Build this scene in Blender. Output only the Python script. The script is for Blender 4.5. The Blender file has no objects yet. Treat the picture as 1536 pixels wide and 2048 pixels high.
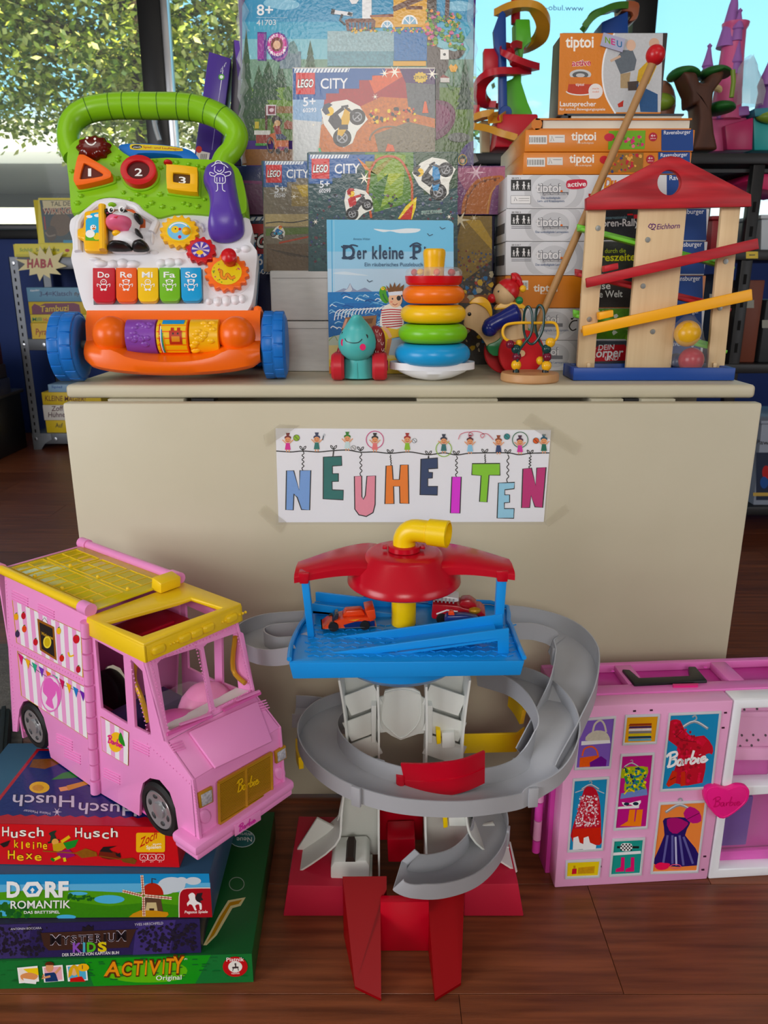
import bpy, bmesh, math, random
from mathutils import Vector, Matrix, geometry
V = Vector
PI = math.pi
random.seed(7)
S = bpy.context.scene
COL = S.collection
# ------------------------------------------------------------------ camera
FPX, PITCH, CAMH = 1540.0, math.radians(16.7), 0.83
cam = bpy.data.cameras.new('camera'); camo = bpy.data.objects.new('camera', cam); COL.objects.link(camo)
cam.sensor_fit = 'VERTICAL'; cam.sensor_height = 36.0; cam.lens = FPX/2048*36.0
cam.dof.use_dof = True; cam.dof.focus_distance = 1.03; cam.dof.aperture_fstop = 13.0; cam.clip_start = 0.02; cam.clip_end = 400
camo.location = (0, 0, CAMH); camo.rotation_euler = (PI/2-PITCH, 0, 0)
S.camera = camo
# ------------------------------------------------------------------ view, world, lights
S.view_settings.view_transform = 'Standard'; S.view_settings.look = 'None'
S.view_settings.exposure = 0.0; S.view_settings.gamma = 1.0; S.view_settings.use_curve_mapping = False
def lin(c):
 c = c/255.0
 return c/12.92 if c <= 0.04045 else ((c+0.055)/1.055)**2.4
def rgb(c): return (lin(c[0]), lin(c[1]), lin(c[2]))
W = bpy.data.worlds.new('sky'); S.world = W; W.use_nodes = True
nt = W.node_tree; nt.nodes.clear()
def N(t, **k):
 n = nt.nodes.new(t)
 for a, b in k.items(): setattr(n, a, b)
 return n
out = N('ShaderNodeOutputWorld'); bg = N('ShaderNodeBackground'); tc = N('ShaderNodeTexCoord')
sep = N('ShaderNodeSeparateXYZ'); ramp = N('ShaderNodeValToRGB'); noi = N('ShaderNodeTexNoise'); cr = N('ShaderNodeValToRGB'); mix = N('ShaderNodeMixRGB')
mp = N('ShaderNodeMapping'); mp.inputs['Scale'].default_value = (1, 1, 3.2)
ramp.color_ramp.elements[0].position = 0.0; ramp.color_ramp.elements[0].color = (*rgb((214, 246, 246)), 1)
ramp.color_ramp.elements[1].position = 0.6; ramp.color_ramp.elements[1].color = (*rgb((92, 176, 226)), 1)
e = ramp.color_ramp.elements.new(0.2); e.color = (*rgb((150, 220, 240)), 1)
noi.inputs['Scale'].default_value = 4.0; noi.inputs['Detail'].default_value = 8; noi.inputs['Roughness'].default_value = 0.6
cr.color_ramp.elements[0].position = 0.54; cr.color_ramp.elements[1].position = 0.72
mix.inputs[2].default_value = (1, 1, 1, 1)
L = nt.links.new
L(tc.outputs['Generated'], sep.inputs[0]); L(sep.outputs[2], ramp.inputs[0]); L(tc.outputs['Generated'], mp.inputs[0]); L(mp.outputs[0], noi.inputs['Vector'])
L(noi.outputs[0], cr.inputs[0]); L(cr.outputs[0], mix.inputs[0]); L(ramp.outputs[0], mix.inputs[1]); L(mix.outputs[0], bg.inputs[0]); L(bg.outputs[0], out.inputs[0])
bg.inputs[1].default_value = 1.6
def light(name, kind, loc, target, energy, color=(255, 255, 255), size=(1, 1), angle=None):
 l = bpy.data.lights.new(name, kind); l.energy = energy; l.color = rgb(color)
 if kind == 'AREA': l.shape = 'RECTANGLE'; l.size, l.size_y = size
 if angle is not None: l.angle = angle
 o = bpy.data.objects.new(name, l); COL.objects.link(o); o.location = loc
 o.rotation_euler = (V(target)-V(loc)).to_track_quat('-Z', 'Y').to_euler()
 return o
light('sun', 'SUN', (0, 0, 20), (-9, 14, -1.0), 9.0, (255, 240, 205), angle=math.radians(0.6))
# unseen lights added for glare and fill: behind the photographer, both sides, ceiling
light('assumed_front_light', 'AREA', (-0.05, -2.9, 2.0), (0.0, 1.2, 0.7), 42, (255, 250, 244), (1.2, 1.1))  # assumed unseen light, sized and placed for glare on the box fronts
light('assumed_left_light', 'AREA', (-3.3, -0.8, 1.25), (0, 1.2, 0.6), 104, (248, 250, 255), (2.6, 1.6))  # assumed unseen main light from the left; this wall has no window
light('added_right_fill', 'AREA', (3.3, -1.2, 1.25), (0, 1.2, 0.6), 32, (248, 250, 255), (2.2, 1.5))  # unseen fill light added before the solid right wall
for i, (lx, ly) in enumerate(((-1.1, 0.3), (1.1, 0.3), (-1.1, 2.6), (1.3, 2.6))):
 light('ceiling_fill', 'AREA', (lx, ly, 2.72), (lx, ly, 0), 3.5 if ly < 1 else 2, (255, 247, 236), (1.2, 0.3))
# ------------------------------------------------------------------ pixel measuring
CY, SY = math.cos(PITCH), math.sin(PITCH)
CAM = V((0, 0, CAMH))
def ray(x, y):
 a = (x-768)/FPX; b = (1024-y)/FPX
 return V((a, CY+b*SY, -SY+b*CY))
def atY(x, y, Y):
 d = ray(x, y); return CAM+d*(Y/d.y)
def atZ(x, y, Z):
 d = ray(x, y); return CAM+d*((Z-CAMH)/d.z)
def zof(y, Y): return atY(768, y, Y).z
class Frame:
 """flat working plane: origin, u (right), v (up), n (towards the viewer)"""
 def __init__(s, o, u=(1, 0, 0), v=(0, 0, 1)):
  s.o = V(o); s.u = V(u).normalized(); v = V(v); s.v = (v-s.u*v.dot(s.u)).normalized(); s.n = s.u.cross(s.v)
  if s.n.dot(CAM-s.o) < 0: s.flip = True
  else: s.flip = False
  if s.flip: s.n = -s.n
  s.k = (1.0, 0.0, 0.0)
 def z(s, k, ox, oy):
  """same plane, coordinates read in an enlargement k of the photo whose corner is (ox, oy)"""
  f = s.off(0); f.k = (k, ox, oy); return f
 def uv(s, x, y):
  d = ray(x/s.k[0]+s.k[1], y/s.k[0]+s.k[2]); t = (s.o-CAM).dot(s.n)/d.dot(s.n); p = CAM+d*t-s.o
  return (p.dot(s.u), p.dot(s.v))
 def p(s, u, v, w=0.0): return s.o+s.u*u+s.v*v+s.n*w
 def px(s, x, y, w=0.0):
  u, v = s.uv(x, y); return s.p(u, v, w)
 def off(s, w):
  f = Frame(s.o+s.n*w, s.u, s.v); f.n = s.n; f.k = s.k; return f
 def pl(s, pts): return [s.uv(*q) for q in pts]
def FY(Y): return Frame((0, Y, 0))
# ------------------------------------------------------------------ materials
MATS = {}
def mat(name, c, rough=0.45, metal=0.0, trans=0.0, alpha=1.0, coat=0.0, emit=0.0, noise=None, bump=None, spec=0.5, ior=1.45, sss=0.0):
 """noise=(second colour, scale, (stretch), contrast)   bump=(scale, strength, stretch)"""
 if name in MATS: return MATS[name]
 m = bpy.data.materials.new(name); m.use_nodes = True; MATS[name] = m
 t = m.node_tree; b = t.nodes['Principled BSDF']
 b.inputs['Base Color'].default_value = (*rgb(c), 1); b.inputs['Roughness'].default_value = rough; b.inputs['Metallic'].default_value = metal
 b.inputs['Transmission Weight'].default_value = trans; b.inputs['Alpha'].default_value = alpha; b.inputs['Coat Weight'].default_value = coat
 b.inputs['Specular IOR Level'].default_value = spec; b.inputs['IOR'].default_value = ior
 if coat: b.inputs['Coat Roughness'].default_value = 0.08
 if emit: b.inputs['Emission Color'].default_value = (*rgb(c), 1); b.inputs['Emission Strength'].default_value = emit
 if noise or bump:
  tcn = t.nodes.new('ShaderNodeTexCoord')
  def nz(scale, st, det=6):
   mpn = t.nodes.new('ShaderNodeMapping'); mpn.inputs['Scale'].default_value = st
   nn = t.nodes.new('ShaderNodeTexNoise'); nn.inputs['Scale'].default_value = scale; nn.inputs['Detail'].default_value = det
   t.links.new(tcn.outputs['Object'], mpn.inputs[0]); t.links.new(mpn.outputs[0], nn.inputs['Vector']); return nn
  if noise:
   c2, sc, st, con = noise
   nn = nz(sc, st); r = t.nodes.new('ShaderNodeValToRGB')
   r.color_ramp.elements[0].position = 0.5-con; r.color_ramp.elements[1].position = 0.5+con
   r.color_ramp.elements[0].color = (*rgb(c), 1); r.color_ramp.elements[1].color = (*rgb(c2), 1)
   t.links.new(nn.outputs[0], r.inputs[0]); t.links.new(r.outputs[0], b.inputs['Base Color'])
  if bump:
   sc, stg, st = bump
   nn = nz(sc, st, 3); bp = t.nodes.new('ShaderNodeBump'); bp.inputs['Strength'].default_value = stg; bp.inputs['Distance'].default_value = 0.002
   t.links.new(nn.outputs[0], bp.inputs['Height']); t.links.new(bp.outputs[0], b.inputs['Normal'])
 return m
def print_mat(name, rough, coat=0.0, wob=0.0, scale=260):
 """printed board: colours come from the mesh's flat colour areas, alpha channel = how mottled the ink is"""
 m = bpy.data.materials.new(name); m.use_nodes = True; t = m.node_tree; b = t.nodes['Principled BSDF']
 a = t.nodes.new('ShaderNodeAttribute'); a.attribute_name = 'Col'
 tcn = t.nodes.new('ShaderNodeTexCoord'); nn = t.nodes.new('ShaderNodeTexNoise'); nn.inputs['Scale'].default_value = scale; nn.inputs['Detail'].default_value = 5; nn.inputs['Roughness'].default_value = 0.7
 r = t.nodes.new('ShaderNodeMapRange'); r.inputs[1].default_value = 0.3; r.inputs[2].default_value = 0.7; r.inputs[3].default_value = -0.6; r.inputs[4].default_value = 0.7
 mu = t.nodes.new('ShaderNodeMath'); mu.operation = 'MULTIPLY_ADD'; mu.inputs[2].default_value = 1.0
 vm = t.nodes.new('ShaderNodeVectorMath'); vm.operation = 'SCALE'
 t.links.new(tcn.outputs['Object'], nn.inputs['Vector']); t.links.new(nn.outputs[0], r.inputs[0]); t.links.new(r.outputs[0], mu.inputs[0]); t.links.new(a.outputs['Alpha'], mu.inputs[1])
 hs = t.nodes.new('ShaderNodeHueSaturation'); hs.inputs['Saturation'].default_value = 1.22; t.links.new(a.outputs['Color'], hs.inputs['Color']); t.links.new(hs.outputs[0], vm.inputs[0]); t.links.new(mu.outputs[0], vm.inputs['Scale']); t.links.new(vm.outputs[0], b.inputs['Base Color'])
 b.inputs['Roughness'].default_value = rough; b.inputs['Coat Weight'].default_value = coat; b.inputs['Coat Roughness'].default_value = 0.1
 if wob:
  n2 = t.nodes.new('ShaderNodeTexNoise'); n2.inputs['Scale'].default_value = 190; n2.inputs['Detail'].default_value = 2
  bp = t.nodes.new('ShaderNodeBump'); bp.inputs['Strength'].default_value = wob; bp.inputs['Distance'].default_value = 0.002
  t.links.new(tcn.outputs['Object'], n2.inputs['Vector']); t.links.new(n2.outputs[0], bp.inputs['Height']); t.links.new(bp.outputs[0], b.inputs['Normal']); t.links.new(bp.outputs[0], b.inputs['Coat Normal'])
 MATS[name] = m; return m
PRINT = print_mat('print_semi', 0.4); PRINT_M = print_mat('print_matte', 0.75); PRINT_G = print_mat('print_embossed_gloss', 0.4, 0.4, 0.12)
# ------------------------------------------------------------------ mesh builder
class MB:
 def __init__(s): s.v = []; s.f = []; s.c = []; s.col = None
 def add(s, vs, fs, c=None):
  k = len(s.v); s.v += [V(q) for q in vs]; s.f += [tuple(i+k for i in f) for f in fs]; s.c += [c or s.col]*len(fs); return s
 def box(s, a, b):
  x0, y0, z0 = a; x1, y1, z1 = b
  return s.add([(x0, y0, z0), (x1, y0, z0), (x1, y1, z0), (x0, y1, z0), (x0, y0, z1), (x1, y0, z1), (x1, y1, z1), (x0, y1, z1)],
      [(0, 3, 2, 1), (4, 5, 6, 7), (0, 1, 5, 4), (1, 2, 6, 5), (2, 3, 7, 6), (3, 0, 4, 7)])
 def hexa(s, p):   # 4 bottom, 4 top
  return s.add(p, [(0, 3, 2, 1), (4, 5, 6, 7), (0, 1, 5, 4), (1, 2, 6, 5), (2, 3, 7, 6), (3, 0, 4, 7)])
 def fbox(s, F, u0, v0, w0, u1, v1, w1):
  return s.hexa([F.p(u0, v0, w0), F.p(u1, v0, w0), F.p(u1, v0, w1), F.p(u0, v0, w1), F.p(u0, v1, w0), F.p(u1, v1, w0), F.p(u1, v1, w1), F.p(u0, v1, w1)])
 def bar(s, a, b, w, h=None, up=(0, 0, 1)):
  a, b = V(a), V(b); h = h or w; d = (b-a).normalized(); up = V(up)
  if abs(d.dot(up)) > 0.98: up = V((0, 1, 0))
  x = d.cross(up).normalized()*w/2; y = x.cross(d).normalized()*h/2
  return s.hexa([a-x-y, a+x-y, a+x+y, a-x+y, b-x-y, b+x-y, b+x+y, b-x+y])
 def prism(s, F, poly, w0, w1, holes=()):
  """outline (plane units) pulled from w0 to w1"""
  loops = [list(poly)]+[list(h) for h in holes]
  vs = [V((q[0], q[1], 0)) for lp in loops for q in lp]
  if holes or len(poly) > 4: tris = geometry.tessellate_polygon([[V((q[0], q[1], 0)) for q in lp] for lp in loops])
  else: tris = [tuple(range(len(poly)))]
  n = len(vs); k = len(s.v)
  s.v += [F.p(q.x, q.y, w0) for q in vs]+[F.p(q.x, q.y, w1) for q in vs]
  fs = [tuple(k+i for i in t) for t in tris]+[tuple(k+n+i for i in reversed(t)) for t in tris]
  b = 0
  for lp in loops:
   m = len(lp)
   for i in range(m):
    j = (i+1) % m; fs.append((k+b+i, k+b+j, k+n+b+j, k+n+b+i))
   b += m
  s.f += fs; s.c += [s.col]*len(fs); return s
 def rings(s, rings, closed=True, cap0=True, cap1=True, loop=False):
  k = len(s.v); m = len(rings[0]); R = len(rings)
  for r in rings: s.v += [V(q) for q in r]
  fs = []
  for i in range(R if loop else R-1):
   i2 = (i+1) % R
   for j in range(m if closed else m-1):
    j2 = (j+1) % m; fs.append((k+i*m+j, k+i*m+j2, k+i2*m+j2, k+i2*m+j))
  if not loop and closed:
   if cap0: fs.append(tuple(k+j for j in reversed(range(m))))
   if cap1: fs.append(tuple(k+(R-1)*m+j for j in range(m)))
  s.f += fs; s.c += [s.col]*len(fs); return s
 def lathe(s, o, axis, prof, n=32, sx=1.0, up=None):
  """profile (radius, height) turned round axis at o"""
  o = V(o); a = V(axis).normalized(); x = V(up) if up else (V((0, 0, 1)) if abs(a.z) < 0.9 else V((0, 1, 0)))
  x = (x-a*x.dot(a)).normalized(); y = a.cross(x)
  return s.rings([[o+a*h+x*(max(r, 1e-5)*math.cos(2*PI*j/n))+y*(max(r, 1e-5)*sx*math.sin(2*PI*j/n)) for j in range(n)] for r, h in prof])
 def cyl(s, a, b, r, r2=None, n=20):
  a, b = V(a), V(b); return s.lathe(a, b-a, [(r, 0), (r if r2 is None else r2, (b-a).length)], n)
 def tube(s, pts, r, n=10, loop=False, flat=1.0, up=None, cap=True):
  pts = [V(p) for p in pts]; m = len(pts); rings = []; prev = None
  for i, p in enumerate(pts):
   if loop: d = pts[(i+1) % m]-pts[i-1]
   else: d = pts[min(i+1, m-1)]-pts[max(i-1, 0)]
   d.normalize()
   if prev is None:
    x = V(up) if up else (V((0, 0, 1)) if abs(d.z) < 0.9 else V((0, 1, 0)))
   else: x = prev
   x = (x-d*x.dot(d)).normalized(); prev = x if not up else V(up); y = d.cross(x)
   rr = r[i] if isinstance(r, (list, tuple)) else r
   rings.append([p+x*(rr*math.cos(2*PI*j/n))+y*(rr*flat*math.sin(2*PI*j/n)) for j in range(n)])
  return s.rings(rings, loop=loop, cap0=cap, cap1=cap)
 def sweep(s, pts, section, up=(0, 0, 1), loop=False, ups=None):
  """open or closed section (side, height) carried along pts; side is to the right of travel"""
  pts = [V(p) for p in pts]; m = len(pts); rings = []
  for i, p in enumerate(pts):
   d = (pts[(i+1) % m]-pts[i-1]) if loop else pts[min(i+1, m-1)]-pts[max(i-1, 0)]
   d.normalize(); u = V(ups[i]) if ups else V(up); x = d.cross(u).normalized(); u = x.cross(d)
   sec = section(i/(m-1)) if callable(section) else section
   rings.append([p+x*a+u*b for a, b in sec])
  return s.rings(rings, loop=loop)
 def ball(s, c, r, n=20, m=12, axes=None):
  c = V(c); r = r if isinstance(r, (list, tuple)) else (r, r, r)
  A = axes or (V((1, 0, 0)), V((0, 1, 0)), V((0, 0, 1)))
  rings = []
  for i in range(m+1):
   t = -PI/2+PI*i/m; cr_, sr = max(math.cos(t), 1e-4), math.sin(t)
   rings.append([c+A[0]*(r[0]*cr_*math.cos(2*PI*j/n))+A[1]*(r[1]*cr_*math.sin(2*PI*j/n))+A[2]*(r[2]*sr) for j in range(n)])
  return s.rings(rings)
 def torus(s, c, axis, R, r, n=32, m=14, h=None):
  """doughnut; h = half height when not round"""
  c = V(c); a = V(axis).normalized(); x = V((1, 0, 0)) if abs(a.x) < 0.9 else V((0, 0, 1)); x = (x-a*x.dot(a)).normalized(); y = a.cross(x); h = h or r
  rings = []
  for i in range(n):
   t = 2*PI*i/n; d = x*math.cos(t)+y*math.sin(t)
   rings.append([c+d*(R+r*math.cos(2*PI*j/m))+a*(h*math.sin(2*PI*j/m)) for j in range(m)])
  return s.rings(rings, loop=True)
 def puff(s, F, poly, w0, h, k=6, flat=0.0, centre=None):
  """cushion over an outline: rim at w0, crown h higher"""
  n = len(poly); cx, cy = centre or (sum(q[0] for q in poly)/n, sum(q[1] for q in poly)/n); rings = []
  rings.append([F.p(q[0], q[1], w0) for q in poly])
  for i in range(1, k+1):
   t = i/k*PI/2; sc = flat+(1-flat)*math.cos(t); hh = h*math.sin(t)
   sc = max(sc, 0.02)
   rings.append([F.p(cx+(q[0]-cx)*sc, cy+(q[1]-cy)*sc, w0+hh) for q in poly])
  return s.rings(rings)
 def build(s, name, m, bevel=0.0, seg=2, smooth=35, base=None, parent=None, sub=0):
  me = bpy.data.meshes.new(name)
  if base is None: base = V((0, 0, 0))
  vs = [q-base for q in s.v]
  me.from_pydata(vs, [], s.f)
  colored = any(c is not None for c in s.c)
  if colored:
   at = me.color_attributes.new('Col', 'FLOAT_COLOR', 'CORNER'); buf = []
   for f, c in zip(s.f, s.c):
    c = c or (200, 200, 200); cc = (*rgb(c[:3]), c[3] if len(c) > 3 else 0.0); buf += list(cc)*len(f)
   at.data.foreach_set('color', buf)
  bm = bmesh.new(); bm.from_mesh(me)
  if not colored: bmesh.ops.recalc_face_normals(bm, faces=bm.faces)
  if bevel:
   bmesh.ops.remove_doubles(bm, verts=bm.verts, dist=1e-6)
   ed = [q for q in bm.edges if len(q.link_faces) == 2 and q.calc_face_angle(0) > math.radians(32)]
   bmesh.ops.bevel(bm, geom=ed, offset=bevel, segments=seg, profile=0.5, affect='EDGES', clamp_overlap=True)
  if sub: bmesh.ops.subdivide_edges(bm, edges=bm.edges, cuts=sub, use_grid_fill=True)
  for f in bm.faces: f.smooth = True
  bm.to_mesh(me); bm.free()
  try: me.set_sharp_from_angle(angle=math.radians(smooth))
  except Exception: pass
  if m: me.materials.append(m)
  o = bpy.data.objects.new(name, me); COL.objects.link(o)
  if parent: o.parent = parent
  return o
class Thing:
 def __init__(s, name, label, cat, base, group=None, kind=None):
  s.base = V(base); s.e = bpy.data.objects.new(name, None); COL.objects.link(s.e); s.e.location = s.base; s.e.empty_display_size = 0.02
  if label: s.e['label'] = label
  if cat: s.e['category'] = cat
  if group: s.e['group'] = group
  if kind: s.e['kind'] = kind
 def part(s, name, mb, m, parent=None, bevel=0.0, seg=2, smooth=35, label=None, kind=None):
  o = mb.build(name, m, bevel, seg, smooth, s.base, parent or s.e)
  if label: o['label'] = label
  if kind: o['kind'] = kind
  return o
def solo(name, mb, m, label, cat, bevel=0.0, seg=2, smooth=35, group=None, kind=None, base=None):
 """a thing that is one mesh"""
 if base is None:
  base = V((sum(q.x for q in mb.v)/len(mb.v), sum(q.y for q in mb.v)/len(mb.v), min(q.z for q in mb.v)))
 o = mb.build(name, m, bevel, seg, smooth, base); o.location = base
 if label: o['label'] = label
 if cat: o['category'] = cat
 if group: o['group'] = group
 if kind: o['kind'] = kind
 return o
def struct(name, mb, m, bevel=0.0, **k): return solo(name, mb, m, None, None, bevel, kind='structure', base=V((0, 0, 0)), **k)
# ------------------------------------------------------------------ flat print
TXT = {}
def text_mesh(s, off=0.0, shear=0.0):
 key = (s, off, shear)
 if key not in TXT:
  c = bpy.data.curves.new('t', 'FONT'); c.body = s; c.offset = off*0.4; c.shear = shear; c.resolution_u = 3; c.fill_mode = 'FRONT'
  o = bpy.data.objects.new('t', c); me = bpy.data.meshes.new_from_object(o)
  vs = [(v.co.x, v.co.y) for v in me.vertices]; fs = [tuple(p.vertices) for p in me.polygons]
  bpy.data.objects.remove(o); bpy.data.curves.remove(c); bpy.data.meshes.remove(me)
  x0 = min(v[0] for v in vs); x1 = max(v[0] for v in vs)
  TXT[key] = ([(a-x0, b) for a, b in vs], fs, x1-x0)
 return TXT[key]
def arc(cx, cy, rx, ry=None, a0=0, a1=360, n=28):
 ry = ry or rx
 k = n if abs(a1-a0) >= 360 else n+1
 return [(cx+rx*math.cos(math.radians(a0+(a1-a0)*i/n)), cy+ry*math.sin(math.radians(a0+(a1-a0)*i/n))) for i in range(k)]
def spl(pts, n=6, closed=False):
 """smooth curve through points (2-D or 3-D)"""
 P = [V(p) for p in pts]; m = len(P); o = []
 for i in range(m if closed else m-1):
  p0 = P[(i-1) % m] if closed or i > 0 else P[0]; p1 = P[i]; p2 = P[(i+1) % m]; p3 = P[(i+2) % m] if closed or i+2 < m else P[-1]
  for j in range(n):
   t = j/n
   o.append(0.5*((2*p1)+(p2-p0)*t+(2*p0-5*p1+4*p2-p3)*t*t+(3*p1-p0-3*p2+p3)*t**3))
 if not closed: o.append(P[-1])
 return [tuple(q) for q in o]
def rrect(x0, y0, x1, y1, r, n=4):
 o = []
 for cx, cy, a in ((x1-r, y1-r, 0), (x0+r, y1-r, 90), (x0+r, y0+r, 180), (x1-r, y0+r, 270)):
  o += [(cx+r*math.cos(math.radians(a+90*i/n)), cy+r*math.sin(math.radians(a+90*i/n))) for i in range(n+1)]
 return o
class Art:
 """flat print on plane F; all coordinates are measured photo pixels mapped on that plane"""
 def __init__(s, F, w=0.0003, dw=0.00001, clip=None): s.F = F; s.w = w; s.dw = dw; s.m = MB(); s.clip = clip
 def _add(s, uv, fs, c):
  s.m.add([s.F.p(a, b, s.w) for a, b in uv], fs, c); s.w += s.dw; return s
 def polyuv(s, c, uv):
  if len(uv) <= 3: return s._add(uv, [tuple(range(len(uv)))], c)
  tr = geometry.tessellate_polygon([[V((a, b, 0)) for a, b in uv]])
  return s._add(uv, [tuple(t) for t in tr], c)
 def poly(s, c, pts): return s.polyuv(c, [s.F.uv(*q[:2]) for q in pts])
 def rect(s, c, x0, y0, x1, y1): return s.poly(c, [(x0, y0), (x1, y0), (x1, y1), (x0, y1)])
 def ell(s, c, x, y, rx, ry=None, n=20): return s.poly(c, arc(x, y, rx, ry, n=n))
 def line(s, c, pts, w, closed=False):
  P = [V(p[:2]) for p in pts]; m = len(P); l = []; r = []
  if closed: P = P+[P[0]]; m += 1
  for i, p in enumerate(P):
   d = P[min(i+1, m-1)]-P[max(i-1, 0)]
   if closed and i in (0, m-1): d = P[1]-P[m-2]
   if d.length < 1e-6: d = V((1, 0))
   d.normalize(); q = V((-d.y, d.x))*w/2; l.append(p+q); r.append(p-q)
  uv = [s.F.uv(*q) for q in l]+[s.F.uv(*q) for q in r]
  return s._add(uv, [(i, i+1, m+i+1, m+i) for i in range(m-1)], c)
 def text(s, c, t, p0, p1, h, bold=0.012, shear=0.0, out=None, ow=0.05):
  """t set between baseline pixels p0 and p1, capitals h pixels high"""
  a = V(s.F.uv(*p0)); b = V(s.F.uv(*p1)); up = V(s.F.uv(p0[0], p0[1]-h))-a
  for cc, of in (((out, bold+ow*2),) if out else ())+((c, bold),):
   vs, fs, wd = text_mesh(t, of, shear); du = (b-a)/wd; dv = up/0.7
   s._add([tuple(a+du*x+dv*y) for x, y in vs], fs, cc)
  return s
 def speckle(s, cols, poly, n, r, seed=1):
  """n irregular blobs inside a pixel polygon"""
  rnd = random.Random(seed); d0, s.dw = s.dw, 1.5e-6; xs = [p[0] for p in poly]; ys = [p[1] for p in poly]; k = 0
  while k < n:
   x, y = rnd.uniform(min(xs), max(xs)), rnd.uniform(min(ys), max(ys)); ins = False; j = len(poly)-1
   for i in range(len(poly)):
    if (poly[i][1] > y) != (poly[j][1] > y) and x < (poly[j][0]-poly[i][0])*(y-poly[i][1])/(poly[j][1]-poly[i][1])+poly[i][0]: ins = not ins
    j = i
   k += 1
   if not ins: continue
   rr = rnd.uniform(*r); q = [(x+rr*rnd.uniform(.5, 1.1)*math.cos(t*PI/3), y+rr*rnd.uniform(.5, 1.1)*math.sin(t*PI/3)) for t in range(6)]
   s.poly(rnd.choice(cols), q)
  s.dw = d0; s.w += d0; return s
 def stars(s, pts, c=(255, 250, 235)):
  for x, y, r in pts:
   s.poly(c, [(x+(r if i % 2 == 0 else r*.22)*math.cos(i*PI/6), y+(r if i % 2 == 0 else r*.22)*math.sin(i*PI/6)) for i in range(12)])
  return s
 def put(s, thing, name='print', m=None, parent=None, label=None): return thing.part(name, s.m, m or PRINT, parent, label=label)
def box_thing(name, label, cat, c4, depth, m, group=None, bevel=0.0012):
 """a carton whose front face has bottom-left, bottom-right, top-right, top-left world corners c4, going back by vector depth"""
 d = V(depth); t = Thing(name, label, cat, (V(c4[0])+V(c4[1]))/2+d*0.5 - V((0, 0, 0)), group)
 mb = MB().hexa([V(c4[0]), V(c4[1]), V(c4[1])+d, V(c4[0])+d, V(c4[3]), V(c4[2]), V(c4[2])+d, V(c4[3])+d])
 t.part('carton', mb, m, bevel=bevel)
 return t
# ================================================================== room
TZ = 0.686                  # table top height
TY = 1.12                   # its front edge
M_black = mat('black_metal', (28, 28, 30), 0.4)
M_frame = mat('window_frame_black', (20, 21, 24), 0.35)
M_silver = mat('brushed_alu', (190, 192, 196), 0.3, 1.0)
wood_cols = []
for i, (a, b) in enumerate((((132, 72, 42), (92, 47, 27)), ((138, 76, 45), (98, 51, 30)), ((124, 66, 38), (86, 43, 24)))):
 wood_cols.append(mat('laminate_plank_%d' % i, a, 0.33, noise=(b, 9, (0.5, 9, 9), 0.16), bump=(60, 0.12, (1, 14, 1))))
M_sub = mat('floor_joint', (36, 18, 11), 0.8)
fl = struct('floor', MB().box((-3.6, -3.2, -0.05), (3.6, 4.5, -0.003)), M_sub)
PW, PL = 0.178, 1.28
meshes = {}
rowstart = {}
for r in range(-12, 21):
 y0 = 0.728+r*PW
 off = {-1: -0.0825 if False else None}.get(r)
 s0 = (r*0.47) % PL
 if r == -1: s0 = atZ(920, 2010, 0).x % PL
 if r == 0: s0 = atZ(1178, 1780, 0).x % PL
 x = -3.84+s0
 while x < 3.6:
  a, b = max(x, -3.6), min(x+PL, 3.6)
  if b-a > 0.05 and y0 < 4.32:
   full = b-a > PL-1e-4
   k = random.randrange(3)
   key = (k, round(b-a, 4))
   if key not in meshes:
    mb = MB().box((0.0004, 0.0004, -0.004), (b-a-0.0004, PW-0.0004, 0.0))
    o = mb.build('plank', wood_cols[k], 0.0003, 1); meshes[key] = o.data
   else:
    o = bpy.data.objects.new('plank', meshes[key]); COL.objects.link(o)
   o.parent = fl; o.location = (a, y0, 0)
  x += PL
WY = 4.34                   # window wall
zs = zof(478, WY); zt = zof(459, WY)
M_blue = mat('blue_wall_paint', (20, 52, 122), 0.6)
M_wall = mat('white_plaster', (184, 180, 170), 0.85, bump=(90, 0.15, (1, 1, 1)))
struct('wall_back', MB().box((-3.6, WY, 0), (3.6, WY+0.16, zs)), M_blue)
struct('wall_back_lintel', MB().box((-3.6, WY, 2.55), (3.6, WY+0.16, 2.8)), M_wall)
struct('wall_left', MB().box((-3.76, -3.2, 0), (-3.6, WY, 2.8)), M_wall)
struct('wall_right', MB().box((3.6, -3.2, 0), (3.76, WY, 2.8)), M_wall)
struct('ceiling', MB().box((-3.76, -3.2, 2.8), (3.76, WY+0.16, 2.9)), M_wall)
struct('wall_front', MB().box((-3.76, -3.3, 0), (3.76, -3.2, 2.8)), M_wall)
struct('trim_1', MB().box((-3.6, WY-0.03, zs), (3.6, WY+0.16, zt)), M_frame, 0.004)
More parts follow.
